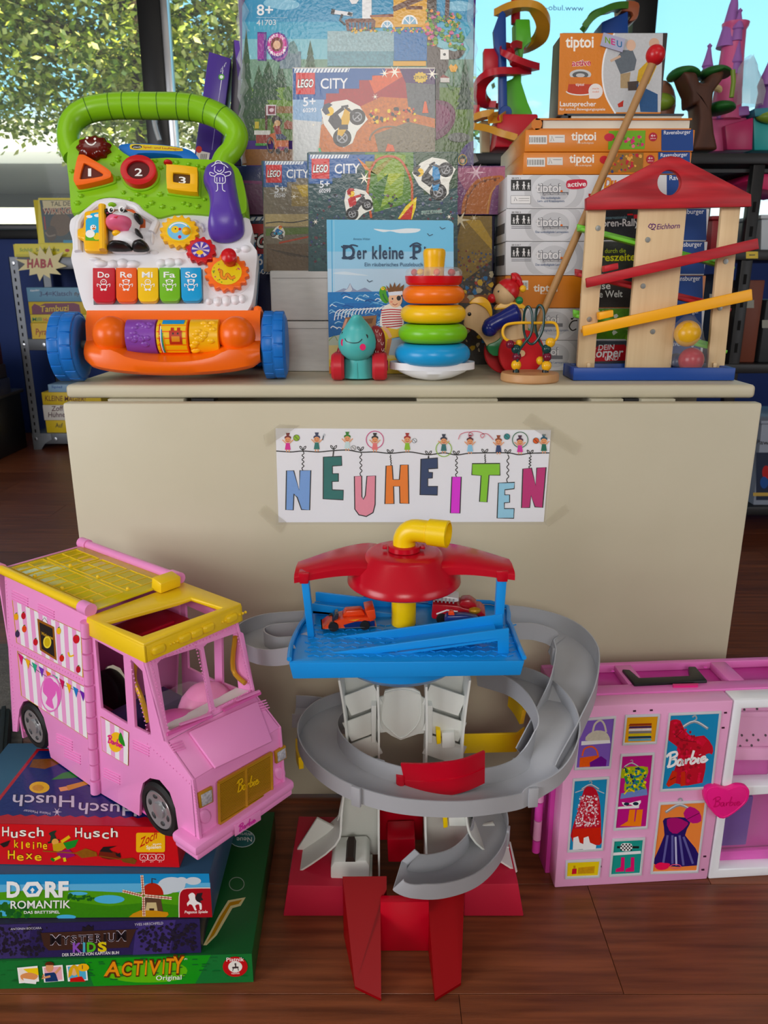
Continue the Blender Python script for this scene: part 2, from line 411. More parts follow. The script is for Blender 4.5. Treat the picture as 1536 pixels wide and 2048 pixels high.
# windows: three panes between black mullions
Fw = FY(WY)
mull = [(Fw.uv(274, 0)[0], Fw.uv(320, 0)[0]), (Fw.uv(1264, 40)[0], Fw.uv(1311, 40)[0])]
M_glass = mat('window_glass', (250, 253, 253), 0.0, 0, 0, 0.06, spec=0.5)
xs = [-3.6, mull[0][0], mull[0][1], mull[1][0], mull[1][1], 3.6]
for i in range(3):
 a, b = xs[2*i], xs[2*i+1]
 t = Thing('window_%d' % (i+1), None, None, ((a+b)/2, WY+0.08, zt), kind='structure')
 t.part('glass_pane', MB().box((a, WY+0.07, zt), (b, WY+0.076, 2.55)), M_glass)
 fr = MB()
 fr.box((a, WY+0.04, zt), (b, WY+0.1, zt+0.03)); fr.box((a, WY+0.04, 2.52), (b, WY+0.1, 2.55))
 t.part('window_frame', fr, M_frame, bevel=0.002)
 if i == 1:
  t.part('frame_strip', MB().box((a, WY-0.01, zt), (a+0.035, WY+0.05, 2.55)), M_silver, bevel=0.002)
  a0 = Fw.uv(330, 250)[0]; z0, z1 = zof(282, WY-.06), zof(232, WY-.06)
  h = MB(); h.tube(spl([(a-0.06, WY-.02, z1-.02), (a-0.055, WY-.07, z1-.02), (a-0.05, WY-.075, (z0+z1)/2), (a-0.035, WY-.075, z0)]), 0.012, 10)
  h.box((a-0.075, WY-.012, z1-.05), (a-0.035, WY+.0, z1+.02))
  t.part('window_handle', h, mat('handle_grey', (205, 208, 210), 0.3), bevel=0.001)
  # mirrored web address lettered on the outside of the glass
  A = Art(FY(WY+0.068), 0.0005)
  A.text((120, 160, 190), 'www.ludo-sins.ch', (1167, 22), (1047, 19), 11, 0.0)
  A.put(t, 'window_lettering')
for i, (a, b) in enumerate(mull):
 struct('trim_%d' % (i+2), MB().box((a, WY-0.02, zt), (b, WY+0.14, 2.55)), M_frame, 0.004)
# ================================================================== outside
M_asph = mat('asphalt', (150, 150, 150), 0.9, noise=((120, 120, 122), 3, (1, 1, 1), 0.2))
solo('street', MB().box((-25, WY+0.5, -0.4), (25, 40, -0.3)), M_asph, 'pale grey street outside the window', 'street', kind='structure')
def tree(name, label, cx, cy, cz, rx, ry, rz, n, seed, cols, size, trunk=True):
 rnd = random.Random(seed); t = Thing(name, label, 'tree', (cx, cy, -0.3), 'trees outside the window')
 tb = MB(); tb.tube([(cx, cy, -0.3), (cx+.05, cy, cz-rz*.4), (cx-.1, cy, cz+rz*.3)], [0.22, 0.16, 0.05], 8)
 for i in range(9):
  a = rnd.uniform(0, 6.28); z = cz+rnd.uniform(-.5, .3)*rz
  tb.tube([(cx, cy, z-.3), (cx+rx*.45*math.cos(a), cy+ry*.45*math.sin(a), z+.2), (cx+rx*.85*math.cos(a), cy+ry*.85*math.sin(a), z+.5)], [.07, .05, .015], 6)
 t.part('trunk', tb, mat('bark', (72, 60, 44), 0.9))
 groups = [MB() for _ in cols]
 clumps = []
 for i in range(int(n/55)):
  while True:
   p = V((rnd.uniform(-1, 1), rnd.uniform(-1, 1), rnd.uniform(-1, 1)))
   if 0.3 < p.length < 1: break
  clumps.append(V((cx+p.x*rx, cy+p.y*ry, cz+p.z*rz)))
 for c in clumps:
  cs = rnd.uniform(.22, .42); gi0 = rnd.random()
  for k in range(55):
   d = V((rnd.gauss(0, cs*.5), rnd.gauss(0, cs*.5), rnd.gauss(0, cs*.36))); p = c+d
   a = rnd.uniform(0, 6.28); ln = size*rnd.uniform(.7, 1.3); ax = V((math.cos(a), math.sin(a), rnd.uniform(-1.1, .1))).normalized()
   sd = ax.cross(V((rnd.uniform(-1, 1), rnd.uniform(-1, 1), 1))).normalized()*ln*.3; nn = ax.cross(sd).normalized()*ln*.06
   g = groups[min(int((0.55*gi0+0.45*rnd.random())*len(cols)), len(cols)-1)]
   g.add([p, p+ax*ln*.45+sd+nn, p+ax*ln, p+ax*ln*.45-sd+nn], [(0, 1, 2), (0, 2, 3)])
 for i, g in enumerate(groups): t.part('foliage', g, mat('leaf_%s_%d' % (name, i), cols[i], 0.5), kind='stuff', smooth=10)
LG = [(96, 122, 36), (134, 152, 46), (172, 182, 70), (216, 214, 128), (70, 98, 34)]
c = atY(250, 95, 10.5)
tree('linden_tree', 'large yellow-green leafy tree outside the left windows', c.x+.15, 10.6, c.z+.72, 3.3, 1.5, 1.9, 46000, 3, LG, 0.1)
c = atY(925, 190, 14)
tree('green_tree', 'dark green tree outside behind the slide tower', c.x-.9, 14, c.z-.3, 1.0, 1.0, 1.3, 5000, 5, [(52, 88, 40), (76, 112, 48), (96, 130, 60)], 0.14)
# white house with a carport behind the tree
h = Thing('white_house', 'white house with flat carport roof outside the left window', 'building', (-8, 19.5, -0.3))
M_house = mat('house_render', (244, 240, 228), 0.9)
h.part('house_wall', MB().box((-16, 19.5, -0.3), (-1.4, 21, zof(238, 19.5))), M_house)
zc = zof(326, 16)
h.part('carport_roof', MB().box((-14, 14.6, zc-.2), (-2.8, 19.4, zc)), mat('carport_grey', (176, 178, 176), 0.6), bevel=.01)
for q in (-11, -7.6, -4.2): h.part('carport_post', MB().box((q, 14.8, -.3), (q+.14, 14.95, zc-.2)), mat('carport_dark', (84, 86, 88), 0.6))
h.part('garage_door', MB().box((-10, 19.43, -.3), (-6.6, 19.5, zof(372, 19.5))), mat('garage_dark', (96, 98, 98), 0.6))
h.part('low_wall', MB().box((-11, 14.2, -.3), (-2.4, 14.35, zof(415, 14.2))), mat('low_wall_white', (232, 230, 214), 0.9))
# ================================================================== folding table
M_tab = mat('beige_laminate', (203, 195, 170), 0.42, noise=((197, 189, 163), 9, (1, 1, 1), 0.3))
M_tabd = mat('beige_frame', (176, 170, 148), 0.5)
Ft = FY(TY)
xa, xb = Ft.uv(131, 785)[0], Ft.uv(1512, 785)[0]
z1 = zof(797, TY); TB = 1.66
tb = Thing('folding_table', 'beige folding table with its front leaf hanging down', 'table', ((xa+xb)/2, 1.36, 0))
tb.part('table_top', MB().box((xa, TY, z1), (xb, TB, TZ)), M_tab, bevel=0.006, seg=3)
LY = 1.095; Fl = FY(LY)
la, lb = Fl.uv(125, 815)[0], Fl.uv(1525, 815)[0]; lz1 = zof(806, LY); lz0 = zof(1590, LY)
tb.part('drop_leaf', MB().box((la, LY, lz0), (lb, LY+.02, lz1)), M_tab, bevel=0.004, seg=2)
zr = z1-0.004
tb.part('apron_rail', MB().box((xa+.06, TY+.06, zr-.06), (xb-.06, TY+.085, zr)), M_tabd, bevel=.002)
for a, b in ((205, 360), (835, 1000), (1190, 1256), (1292, 1362)):
 tb.part('support_rail', MB().box((Fl.uv(a, 800)[0], TY-.005, zr-.012), (Fl.uv(b, 800)[0], TY+.06, zr+.004)), M_tabd, bevel=.001)
for a in (372, 1262):
 h = MB(); x0 = Fl.uv(a, 800)[0]; x1 = Fl.uv(a+46, 800)[0]
 h.cyl((x0, LY+.03, zr-.006), (x1, LY+.03, zr-.006), .004); h.box((x0, LY+.024, zr-.03), (x1, LY+.027, zr-.004)); h.box((x0, LY+.03, zr-.002), (x1, LY+.06, zr+.003))
 for q in (.25, .5, .75): h.cyl((x0+(x1-x0)*q-.0005, LY+.03, zr-.006), (x0+(x1-x0)*q+.0005, LY+.03, zr-.006), .005)
 tb.part('hinge', h, mat('steel_hinge', (70, 70, 72), .4, .8))
for sx, q in ((xa+.1, 0), (xb-.14, 1)):
 for y in (TY+.12, TB-.12): tb.part('leg', MB().box((sx, y, 0), (sx+.04, y+.04, zr)), M_tabd, bevel=.003)
# ---------------------------------------------------------------- sign
Fs = FY(LY-.0012).z(2.194, 500, 820)
sg = Thing('paper_sign', 'white laminated paper sign with hand-coloured hanging letters taped to the table leaf', 'sign', Fs.px(710, 500))
cor = [(112, 80), (1321, 88), (1289, 491), (125, 493)]
lam = [(104, 66), (1334, 76), (1301, 503), (113, 503)]
M_film = mat('laminate_film', (240, 240, 235), .08, alpha=.03)
sg.part('paper', MB().prism(Fs, Fs.pl(cor), -.0004, .0), mat('paper_white', (240, 241, 246), .5))
A = Art(Fs, .00015, .000006)
K = (18, 18, 20)
LET = [((146, 178, 226), [(160, 266), (192, 266), (216, 352), (219, 265), (267, 265), (262, 439), (226, 437), (207, 383), (193, 368), (190, 439), (157, 438)], (232, 165), (232, 264)),
 ((0, 112, 106), [(322, 206), (402, 203), (403, 243), (362, 246), (362, 279), (388, 279), (388, 313), (360, 314), (361, 350), (410, 352), (409, 394), (321, 390)], (367, 162), (364, 205)),
 ((240, 168, 182), [(458, 291), (490, 289), (491, 380), (497, 392), (506, 375), (513, 290), (551, 288), (549, 415), (540, 450), (510, 467), (478, 460), (460, 435)], (485, 168), (487, 290)),
 ((246, 132, 34), [(597, 245), (624, 243), (628, 305), (655, 305), (660, 241), (694, 240), (697, 411), (658, 409), (656, 335), (630, 335), (632, 411), (592, 412)], (615, 180), (620, 243)),
 ((30, 58, 100), [(750, 215), (823, 210), (823, 256), (783, 258), (783, 273), (801, 274), (800, 298), (780, 300), (780, 335), (823, 335), (822, 373), (746, 372)], (783, 186), (783, 212)),
 ((230, 104, 222), [(886, 293), (927, 293), (921, 453), (879, 452)], (905, 186), (906, 293)),
 ((140, 208, 60), [(975, 235), (1096, 234), (1097, 286), (1049, 286), (1040, 404), (1007, 402), (1014, 288), (973, 284)], (1030, 178), (1033, 234)),
 ((170, 216, 236), [(1090, 320), (1161, 317), (1159, 345), (1118, 350), (1118, 372), (1139, 372), (1139, 405), (1116, 407), (1116, 432), (1159, 432), (1157, 475), (1084, 474)], (1131, 180), (1130, 318)),
 ((196, 32, 118), [(1197, 258), (1235, 254), (1253, 330), (1258, 254), (1299, 251), (1284, 428), (1250, 425), (1233, 375), (1227, 428), (1191, 429)], (1229, 182), (1227, 255))]
A.line(K, spl([(115, 180), (180, 184), (232, 180), (300, 184), (367, 178), (430, 176), (485, 185), (550, 184), (615, 190), (700, 184), (783, 196), (850, 188), (905, 197), (960, 190), (1030, 188), (1131, 188), (1180, 196), (1229, 190), (1314, 188)], 5), 5)
for c, pts, b, e in LET:
 A.poly(c+(.07,), pts); A.line(K, pts, 5, True)
 n = 9; ln = e[1]-b[1]
 A.line(K, spl([(b[0]+(e[0]-b[0])*i/n+(5 if i % 2 else -4)*(1 if ln > 70 else .4)*(0 < i < n), b[1]+16+(ln-16)*i/n) for i in range(n+1)], 4), 4)
 for sgn in (-1, 1): A.line(K, spl([(b[0], b[1]+12), (b[0]+sgn*5, b[1]-2), (b[0]+sgn*13, b[1]-6), (b[0]+sgn*11, b[1]+3), (b[0], b[1]+12)], 4), 3.5)
SK = (238, 178, 140)
for x, y, dress, hair, ball in ((166, 150, (226, 84, 160), (120, 40, 40), ('o', 204, 122, 13, (150, 190, 70))), (293, 148, (40, 120, 110), (50, 60, 90), ('l', 326, 108)), (427, 145, (210, 230, 230), (60, 130, 60), ('o', 454, 166, 10, (220, 220, 220))),
  (548, 150, (240, 150, 150), (20, 20, 20), ('a', 548, 130, 38, (210, 110, 150))), (690, 150, (150, 200, 70), (170, 40, 40), ('o', 721, 134, 9, (230, 235, 240))), (850, 155, (40, 110, 110), (30, 40, 60), ('a', 850, 170, 34, (150, 195, 70))),
  (965, 158, (160, 210, 235), (90, 20, 40), None), (1090, 160, (30, 60, 110), (150, 70, 30), ('o', 1127, 116, 12, (60, 140, 140))), (1184, 160, (220, 90, 170), (70, 30, 60), ('a', 1185, 130, 34, (60, 110, 80))), (1289, 155, (40, 110, 90), (40, 90, 110), ('o', 1254, 134, 12, (226, 100, 50)))):
 if ball and ball[0] == 'a': A.line(ball[4], arc(ball[1], ball[2], ball[3], n=30), 3.5, True)
 for s_ in (-1, 1):
  A.line(SK, [(x+s_*6, y-2), (x+s_*24, y-20)], 4); A.line(SK, [(x+s_*5, y+20), (x+s_*6, y+34)], 4)
 A.poly(dress, [(x-8, y-6), (x+8, y-6), (x+13, y+24), (x-13, y+24)])
 A.ell(hair, x, y-29, 15, 9, 14); A.poly(hair, [(x-4, y-34), (x+4, y-34), (x+9, y-50), (x-9, y-50)]); A.ell(SK, x, y-19, 13, 12, 16); A.ell(K, x-5, y-21, 1.6); A.ell(K, x+5, y-21, 1.6); A.line((170, 40, 50), [(x-6, y-14), (x, y-11), (x+6, y-14)], 2)
 if ball and ball[0] == 'o': A.ell(K, *ball[1:3], ball[3]+1.5); A.ell(ball[4], *ball[1:4]); A.line(K, [(ball[1]-ball[3]*.7, ball[2]-ball[3]*.7), (ball[1]+ball[3]*.7, ball[2]+ball[3]*.7)], 2)
 if ball and ball[0] == 'l': A.line((90, 100, 110), [(ball[1]-8, ball[2]+24), (ball[1]-2, ball[2])], 5); A.ell((200, 205, 210), ball[1], ball[2], 5)
A.line((216, 150, 160), spl([(914, 128), (925, 105), (960, 96), (978, 108), (960, 116), (965, 96), (1000, 94), (1028, 108), (1018, 122), (1012, 108), (1040, 104), (1068, 130)], 6), 3.5)
A.put(sg, 'drawing', PRINT)
sg.part('laminate', MB().prism(Fs, Fs.pl(lam), .0011, .00125), M_film)
M_tape = mat('clear_tape', (214, 206, 180), .2, alpha=.17)
for q in ([(1195, 55), (1232, 12), (1455, 150), (1428, 198)], [(1290, 490), (1385, 410), (1398, 440), (1310, 510)], [(60, 110), (130, 62), (220, 66), (70, 160)], [(35, 450), (60, 415), (160, 490), (130, 540)]):
 sg.part('tape_strip', MB().prism(Fs, Fs.pl(q), .0013, .0015), M_tape)
# ================================================================== baby walker
wc = atY(340, 640, 1.18)
wk = Thing('baby_walker', 'green, white and orange baby walker with piano keys and blue wheels', 'toy', (wc.x, 1.27, TZ))
tl = math.radians(27); yw = 0.05
Fp = Frame((wc.x, 1.165, zof(640, 1.165)), (1, yw, 0), (0, math.sin(tl), math.cos(tl))).z(2.8444, 80, 150)
G = mat('plastic_green', (136, 198, 22), .28); Wp = mat('plastic_white', (236, 235, 240), .32); O = mat('plastic_orange', (252, 108, 8), .3)
B = mat('plastic_blue', (14, 112, 200), .38); R_ = mat('plastic_red', (206, 14, 26), .28); Y_ = mat('plastic_yellow', (252, 190, 12), .3); P_ = mat('plastic_purple', (92, 62, 170), .3)
def pz(F, pts, n=4): return [F.uv(*q) for q in spl(pts, n, True)]
white = [(200, 800), (172, 830), (168, 880), (182, 930), (186, 985), (176, 1040), (190, 1100), (216, 1210), (250, 1320), (285, 1362), (340, 1378), (478, 1378), (492, 1360), (1000, 1360), (1014, 1376), (1130, 1372), (1185, 1335), (1214, 1260), (1228, 1110), (1234, 1000), (1196, 950), (1210, 890), (1196, 835), (1165, 808), (960, 785), (560, 700), (420, 690), (330, 700)]
body = wk.part('white_panel', MB().prism(Fp, pz(Fp, white, 2), -.028, .0), Wp, bevel=.005, seg=3)
wk.part('under_panel', MB().prism(Fp.off(-.001), [(a*1.004, b-.004) for a, b in pz(Fp, white, 2)], -.034, -.026), mat('plastic_dark_teal', (12, 70, 100), .4), bevel=.002)
green = [(166, 440), (205, 388), (270, 362), (350, 366), (405, 390), (450, 430), (520, 478), (620, 488), (730, 482), (890, 490), (990, 494), (1070, 505), (1130, 545), (1165, 640), (1180, 760), (1170, 806), (1080, 815), (960, 805), (870, 798), (760, 802), (690, 820), (650, 812), (600, 785), (570, 755), (520, 728), (430, 706), (345, 714), (300, 745), (250, 778), (190, 795), (178, 700), (170, 600), (160, 520)]
gp = wk.part('green_panel', MB().prism(Fp, pz(Fp, green, 2), -.032, .005), G, bevel=.005, seg=3)
rnd = random.Random(4)
lf = MB()
for x, y in ((450, 500), (420, 520), (240, 700), (220, 740), (480, 680), (520, 720), (600, 700), (640, 740), (700, 760), (760, 770), (850, 750), (900, 760), (940, 720), (690, 540), (850, 520), (900, 530), (960, 640), (190, 560), (450, 600), (690, 690), (560, 690), (660, 500), (820, 740), (610, 760), (450, 480), (780, 510), (930, 540)):
 a = rnd.uniform(0, 6.3); r = rnd.uniform(16, 25); lf.puff(Fp, Fp.pl([(x+r*math.cos(t)*(1 if i % 2 else .6), y+r*math.sin(t)*.7*(1 if i % 2 else .75)) for i, t in enumerate([a+k*PI/6 for k in range(12)])]), .004, .0045, 4)
wk.part('leaf_relief', lf, G, gp, kind='stuff')
# handle
hp = [Fp.px(x, y, -.012) for x, y in spl([(178, 440), (150, 370), (145, 300), (175, 225), (260, 170), (390, 148), (520, 144), (640, 146), (780, 148), (900, 164), (1010, 205), (1090, 270), (1114, 330), (1085, 400), (1040, 450), (1015, 520)], 5)]
hr = [.0165 if i < 8 else .0165+.0035*math.sin(PI*(i-8)/(len(hp)-18)) if i < len(hp)-10 else .0165 for i in range(len(hp))]
ho = wk.part('handle', MB().tube(hp, hr, 18), G)
for i in (20, 25, 28, 32, 36, 40, 43, 47, 51):
 m_ = MB(); m_.tube([hp[i]-(hp[i+1]-hp[i]).normalized()*.0006, hp[i]+(hp[i+1]-hp[i]).normalized()*.0006], hr[i]+.0002, 22, up=(0, -1, 0)); wk.part('grip_groove', m_, mat('groove_green', (62, 116, 14), .5), ho)
# blue carry grip with badge
bl = wk.part('carry_grip', MB().prism(Fp, pz(Fp, [(448, 415), (470, 396), (560, 392), (700, 400), (820, 418), (880, 448), (908, 495), (830, 494), (800, 462), (700, 448), (560, 448), (530, 480), (500, 478), (470, 440)], 3), -.03, .001), B, bevel=.004)
A = Art(Fp, .0013)
A.poly((226, 200, 40), spl([(515, 400), (540, 396), (700, 404), (800, 418), (812, 428), (800, 436), (650, 432), (530, 428), (513, 416)], 3, True)); A.ell((20, 30, 50), 552, 412, 30, 11)
A.text((240, 240, 240), 'vtech', (530, 417), (575, 417), 9, .02); A.text((170, 30, 30), 'Spiel- und Laufwagen', (588, 418), (800, 430), 12, .03); A.put(wk, 'badge_print', PRINT, bl)
# smiling sun
sunp = [(315+(104 if i % 2 else 90)*math.cos(i*PI/11), 432+(72 if i % 2 else 62)*math.sin(i*PI/11)) for i in range(22)]
so = wk.part('sun_lens', MB().puff(Fp, pz(Fp, sunp, 2), .004, .012, 6, .45), mat('lens_redbrown', (112, 18, 6), .12, trans=.25))
A = Art(Fp, .0165); A.line((245, 240, 235), spl([(278, 412), (295, 432), (318, 437), (338, 420)], 5), 8); A.ell((245, 240, 235), 288, 398, 7); A.ell((245, 240, 235), 332, 404, 7); A.put(wk, 'sun_face', PRINT, so)
# shape buttons
def button(name, outer, inner, colm, num, np0, np1, nh, dark):
 oo = pz(Fp, outer, 4); ii = pz(Fp, inner, 4)
 b = wk.part(name, MB().prism(Fp, oo, .004, .019, [ii]), colm, bevel=.0035, seg=3)
 wk.part('button_lens', MB().prism(Fp, ii, .004, .0155), mat('lens_'+name, dark, .45), b)
 A = Art(Fp, .0159); A.text((248, 248, 245), num, np0, np1, nh, .04); A.put(wk, 'numeral', PRINT, b)
 wk.part('button_rim', MB().prism(Fp, [(a, q) for a, q in pz(Fp, [((x-sum(p[0] for p in outer)/len(outer))*1.12+sum(p[0] for p in outer)/len(outer), (y-sum(p[1] for p in outer)/len(outer))*1.12+sum(p[1] for p in outer)/len(outer)) for x, y in outer], 4)], .003, .0075), G, b, bevel=.003)
button('triangle_button', [(238, 512), (262, 497), (300, 512), (410, 580), (425, 610), (405, 632), (250, 668), (222, 655), (216, 620)], [(268, 560), (285, 548), (372, 598), (380, 612), (362, 622), (262, 636), (252, 622)], O, '1', (293, 612), (311, 612), 44, (96, 26, 6))
button('round_button', arc(577, 582, 100, 83, n=14), arc(577, 582, 64, 52, n=14), R_, '2', (555, 610), (598, 610), 42, (86, 8, 10))
button('square_button', [(735, 565), (750, 552), (890, 566), (908, 585), (908, 690), (895, 706), (755, 690), (738, 672)], [(772, 606), (782, 598), (860, 604), (868, 614), (868, 650), (858, 660), (782, 652), (772, 642)], Y_, '3', (802, 652), (842, 654), 38, (88, 56, 6))
wk.part('slide_switch', MB().puff(Fp, Fp.pl(arc(733, 512, 26, 14)), .004, .008), R_)
# phone handset
ph = [(938, 590), (958, 540), (1015, 515), (1075, 525), (1110, 570), (1122, 640), (1140, 740), (1163, 850), (1160, 915), (1120, 950), (1055, 964), (990, 950), (962, 910), (970, 840), (974, 760), (962, 690), (938, 640)]
cr0 = wk.part('phone_cradle', MB().prism(Fp, pz(Fp, [(1090, 560), (1150, 610), (1178, 720), (1178, 800), (1140, 815), (1100, 800)], 3), 0, .012), G, bevel=.004)
po = wk.part('phone_handset', MB().puff(Fp, pz(Fp, ph, 3), .004, .03, 8, .35), P_)
A = Art(Fp, .0345); WL = (236, 234, 250)
for q in ([(998, 600), (1020, 585), (1040, 580), (1070, 590), (1090, 608)], [(1015, 590), (1025, 570), (1045, 570), (1060, 588)], [(1018, 598), (1015, 625), (1040, 640), (1065, 625), (1068, 600)], [(1012, 640), (990, 632), (992, 648), (1015, 655)], [(1070, 635), (1100, 628), (1102, 645), (1075, 655)],
   [(1018, 650), (1016, 685), (1035, 692), (1072, 690), (1070, 650), (1040, 642), (1018, 650)], [(1030, 692), (1032, 728), (1022, 738)], [(1058, 692), (1060, 728), (1075, 738)], [(1030, 620), (1042, 628), (1055, 618)], [(1028, 660), (1028, 685)], [(1044, 660), (1044, 686)], [(1060, 660), (1060, 685)]):
 A.line(WL, spl(q, 4), 4.5)
A.put(wk, 'phone_drawing', PRINT, po)
# barn door opening
wk.part('barn_recess', MB().prism(Fp, Fp.pl([(250, 830), (330, 760), (560, 770), (600, 830), (600, 870), (250, 880)]), .0, .0015), mat('barn_orange', (222, 100, 40), .5))
wk.part('barn_frame', MB().tube([Fp.px(x, y, .002) for x, y in spl([(222, 1010), (224, 850), (300, 768), (352, 735), (430, 728), (540, 752), (580, 790), (650, 835), (660, 850), (640, 900)], 3)], .006, 10), Wp)
wk.part('barn_sign', MB().prism(Fp, Fp.pl(rrect(366, 738, 498, 780, 20)), .002, .008), Wp, bevel=.003)
wk.part('sign_button', MB().puff(Fp, Fp.pl(arc(420, 757, 24, 12)), .008, .005), G)
dr = wk.part('barn_door', MB().prism(Fp, Fp.pl([(268, 805), (395, 782), (396, 1035), (268, 1030), (262, 960), (228, 955), (228, 900), (262, 895)]), .004, .015), Y_, bevel=.004)
wk.part('door_bar', MB().tube([Fp.px(378, 785, .02), Fp.px(382, 1035, .02)], .0055, 10), Y_, dr)
A = Art(Fp, .0155)
A.poly((96, 190, 236), spl([(280, 860), (310, 820), (360, 812), (362, 970), (280, 970)], 1, True)); A.poly((110, 180, 70), [(278, 935), (362, 930), (362, 975), (278, 972)])
A.ell((250, 250, 250), 300, 838, 18, 8); A.ell((250, 250, 250), 345, 832, 18, 9); A.ell((250, 250, 250), 305, 935, 26, 22); A.ell((250, 250, 250), 322, 900, 17, 16); A.ell((220, 120, 40), 325, 906, 10, 6); A.ell((250, 214, 60), 342, 955, 18, 14); A.ell((250, 214, 60), 345, 938, 10, 10); A.ell((20, 20, 20), 318, 893, 3); A.ell((20, 20, 20), 330, 893, 3)
A.put(wk, 'duck_picture', PRINT, dr)
# cow
cw = wk.part('cow', MB().puff(Fp, pz(Fp, [(420, 930), (470, 905), (560, 910), (600, 950), (612, 1010), (580, 1024), (440, 1022), (408, 1000)], 3), .002, .022).puff(Fp, pz(Fp, [(410, 870), (430, 815), (490, 802), (550, 815), (578, 860), (560, 910), (490, 925), (430, 915)], 3), .008, .022), Wp)
BK = mat('plastic_black', (20, 20, 22), .35)
for q in ([(468, 806), (500, 803), (535, 830), (520, 855), (480, 850)], [(390, 815), (420, 808), (432, 830), (415, 852), (395, 840)], [(555, 830), (598, 845), (594, 875), (560, 868)], [(405, 1000), (430, 985), (520, 990), (535, 1025), (410, 1026)], [(545, 990), (600, 975), (632, 1000), (625, 1028), (548, 1028)], [(560, 920), (590, 930), (598, 955), (565, 945)]):
 wk.part('cow_patch', MB().puff(Fp, pz(Fp, q, 3), .012, .018), BK, cw)
wk.part('cow_muzzle', MB().puff(Fp, pz(Fp, [(398, 870), (430, 845), (490, 855), (540, 862), (552, 890), (520, 918), (450, 920), (405, 905)], 3), .016, .022), mat('plastic_pink', (236, 110, 150), .3), cw)
wk.part('cow_badge', MB().puff(Fp, Fp.pl(arc(457, 938, 26, 16)), .018, .006), Y_, cw)
for x, y in ((440, 835), (498, 833)):
 A = Art(Fp, .0325); A.ell((250, 250, 250), x, y, 17, 18); A.ell((15, 15, 18), x+3, y+3, 10, 12); A.ell((255, 255, 255), x+6, y-2, 3); A.put(wk, 'cow_eye', PRINT, cw)
A = Art(Fp, .039); A.poly((206, 30, 50), [(462, 890), (490, 884), (478, 898)]); A.ell((150, 50, 90), 430, 868, 6, 4); A.put(wk, 'cow_mouth', PRINT, cw)
# white relief: vegetables and hedges
rl = MB()
for x, y, rx, ry in ((345, 1075, 40, 22), (415, 1078, 32, 26), (470, 1072, 34, 28), (530, 1078, 38, 24), (690, 1072, 30, 24), (740, 1068, 34, 26), (790, 1065, 26, 22), (310, 1050, 30, 12), (1010, 1290, 26, 28), (1060, 1285, 26, 32), (1110, 1280, 26, 30), (1150, 1275, 22, 26), (960, 1290, 22, 20), (1170, 990, 30, 22), (1120, 1000, 20, 14), (880, 840, 26, 14), (910, 860, 26, 18), (640, 930, 12, 40), (650, 1010, 26, 12), (930, 880, 12, 16)):
 rl.puff(Fp, Fp.pl(arc(x, y, rx, ry, n=14)), -.0005, .006, 4)
wk.part('garden_relief', rl, Wp, body, kind='stuff')
# gears
def gear(cx, cy, rx, ry, n, m, pic, w=.011):
 pts = []
 for i in range(n*4):
  a = 2*PI*i/(n*4); r = 1.0 if i % 4 in (1, 2) else .86
  pts.append((cx+rx*r*math.cos(a), cy+ry*r*math.sin(a)))
 wk.part('gear_well', MB().prism(Fp, Fp.pl(arc(cx, cy, rx*1.1, ry*1.1)), .0, .0008), Wp)
 g = wk.part('gear', MB().prism(Fp, Fp.pl(pts), .001, w), m, bevel=.0015)
 A = Art(Fp, w+.0004); pic(A, cx, cy); A.put(wk, 'gear_picture', PRINT, g); return g
def pic1(A, x, y):
 A.ell((240, 214, 70), x, y, 74, 58); A.ell((150, 205, 238), x, y, 66, 52); A.ell((250, 206, 40), x-22, y-8, 22, 20); A.ell((220, 60, 60), x+5, y-10, 8); A.ell((220, 60, 60), x+4, y+34, 10); A.ell((20, 20, 20), x-20, y-12, 4); A.line((250, 250, 250), arc(x, y, 58, 45, 200, 320), 7)
def pic2(A, x, y):
 A.ell((104, 90, 170), x, y, 54, 46)
 for i in range(8): a = i*PI/4; A.poly((225, 205, 215), [(x, y), (x+50*math.cos(a), y+42*math.sin(a)), (x+50*math.cos(a+.35), y+42*math.sin(a+.35))])
 A.ell((250, 200, 50), x-5, y+16, 20, 13)
def pic3(A, x, y):
 A.ell((236, 206, 50), x, y, 86, 72)
 r3 = random.Random(2)
 for i in range(26): a = r3.uniform(0, 6.3); d = r3.uniform(.5, .95); A.ell(r3.choice([(200, 60, 130), (220, 130, 40), (120, 160, 50)]), x+80*d*math.cos(a), y+66*d*math.sin(a), 4, n=8)
 A.line((170, 80, 20), spl([(x-45, y-2), (x-30, y-6), (x-28, y+25), (x-8, y+35), (x+5, y+12), (x+25, y+35), (x+48, y+26)], 5), 18); A.line((240, 150, 60), spl([(x-45, y-2), (x-30, y-6), (x-28, y+25), (x-8, y+35), (x+5, y+12), (x+25, y+35), (x+48, y+26)], 5), 13)
g = gear(800, 910, 112, 92, 16, Y_, pic1); wk.part('gear_peg', MB().puff(Fp, Fp.pl(arc(842, 912, 26, 22)), .011, .007), Y_, g)
gear(922, 1015, 86, 76, 12, R_, pic2)
g = gear(1068, 1142, 128, 106, 16, O, pic3); wk.part('gear_knob', MB().lathe(Fp.px(1090, 1082, .011), Fp.n, [(.009, 0), (.009, .008), (.0115, .012), (.011, .019), (.006, .023), (0, .024)], 20), R_, g)
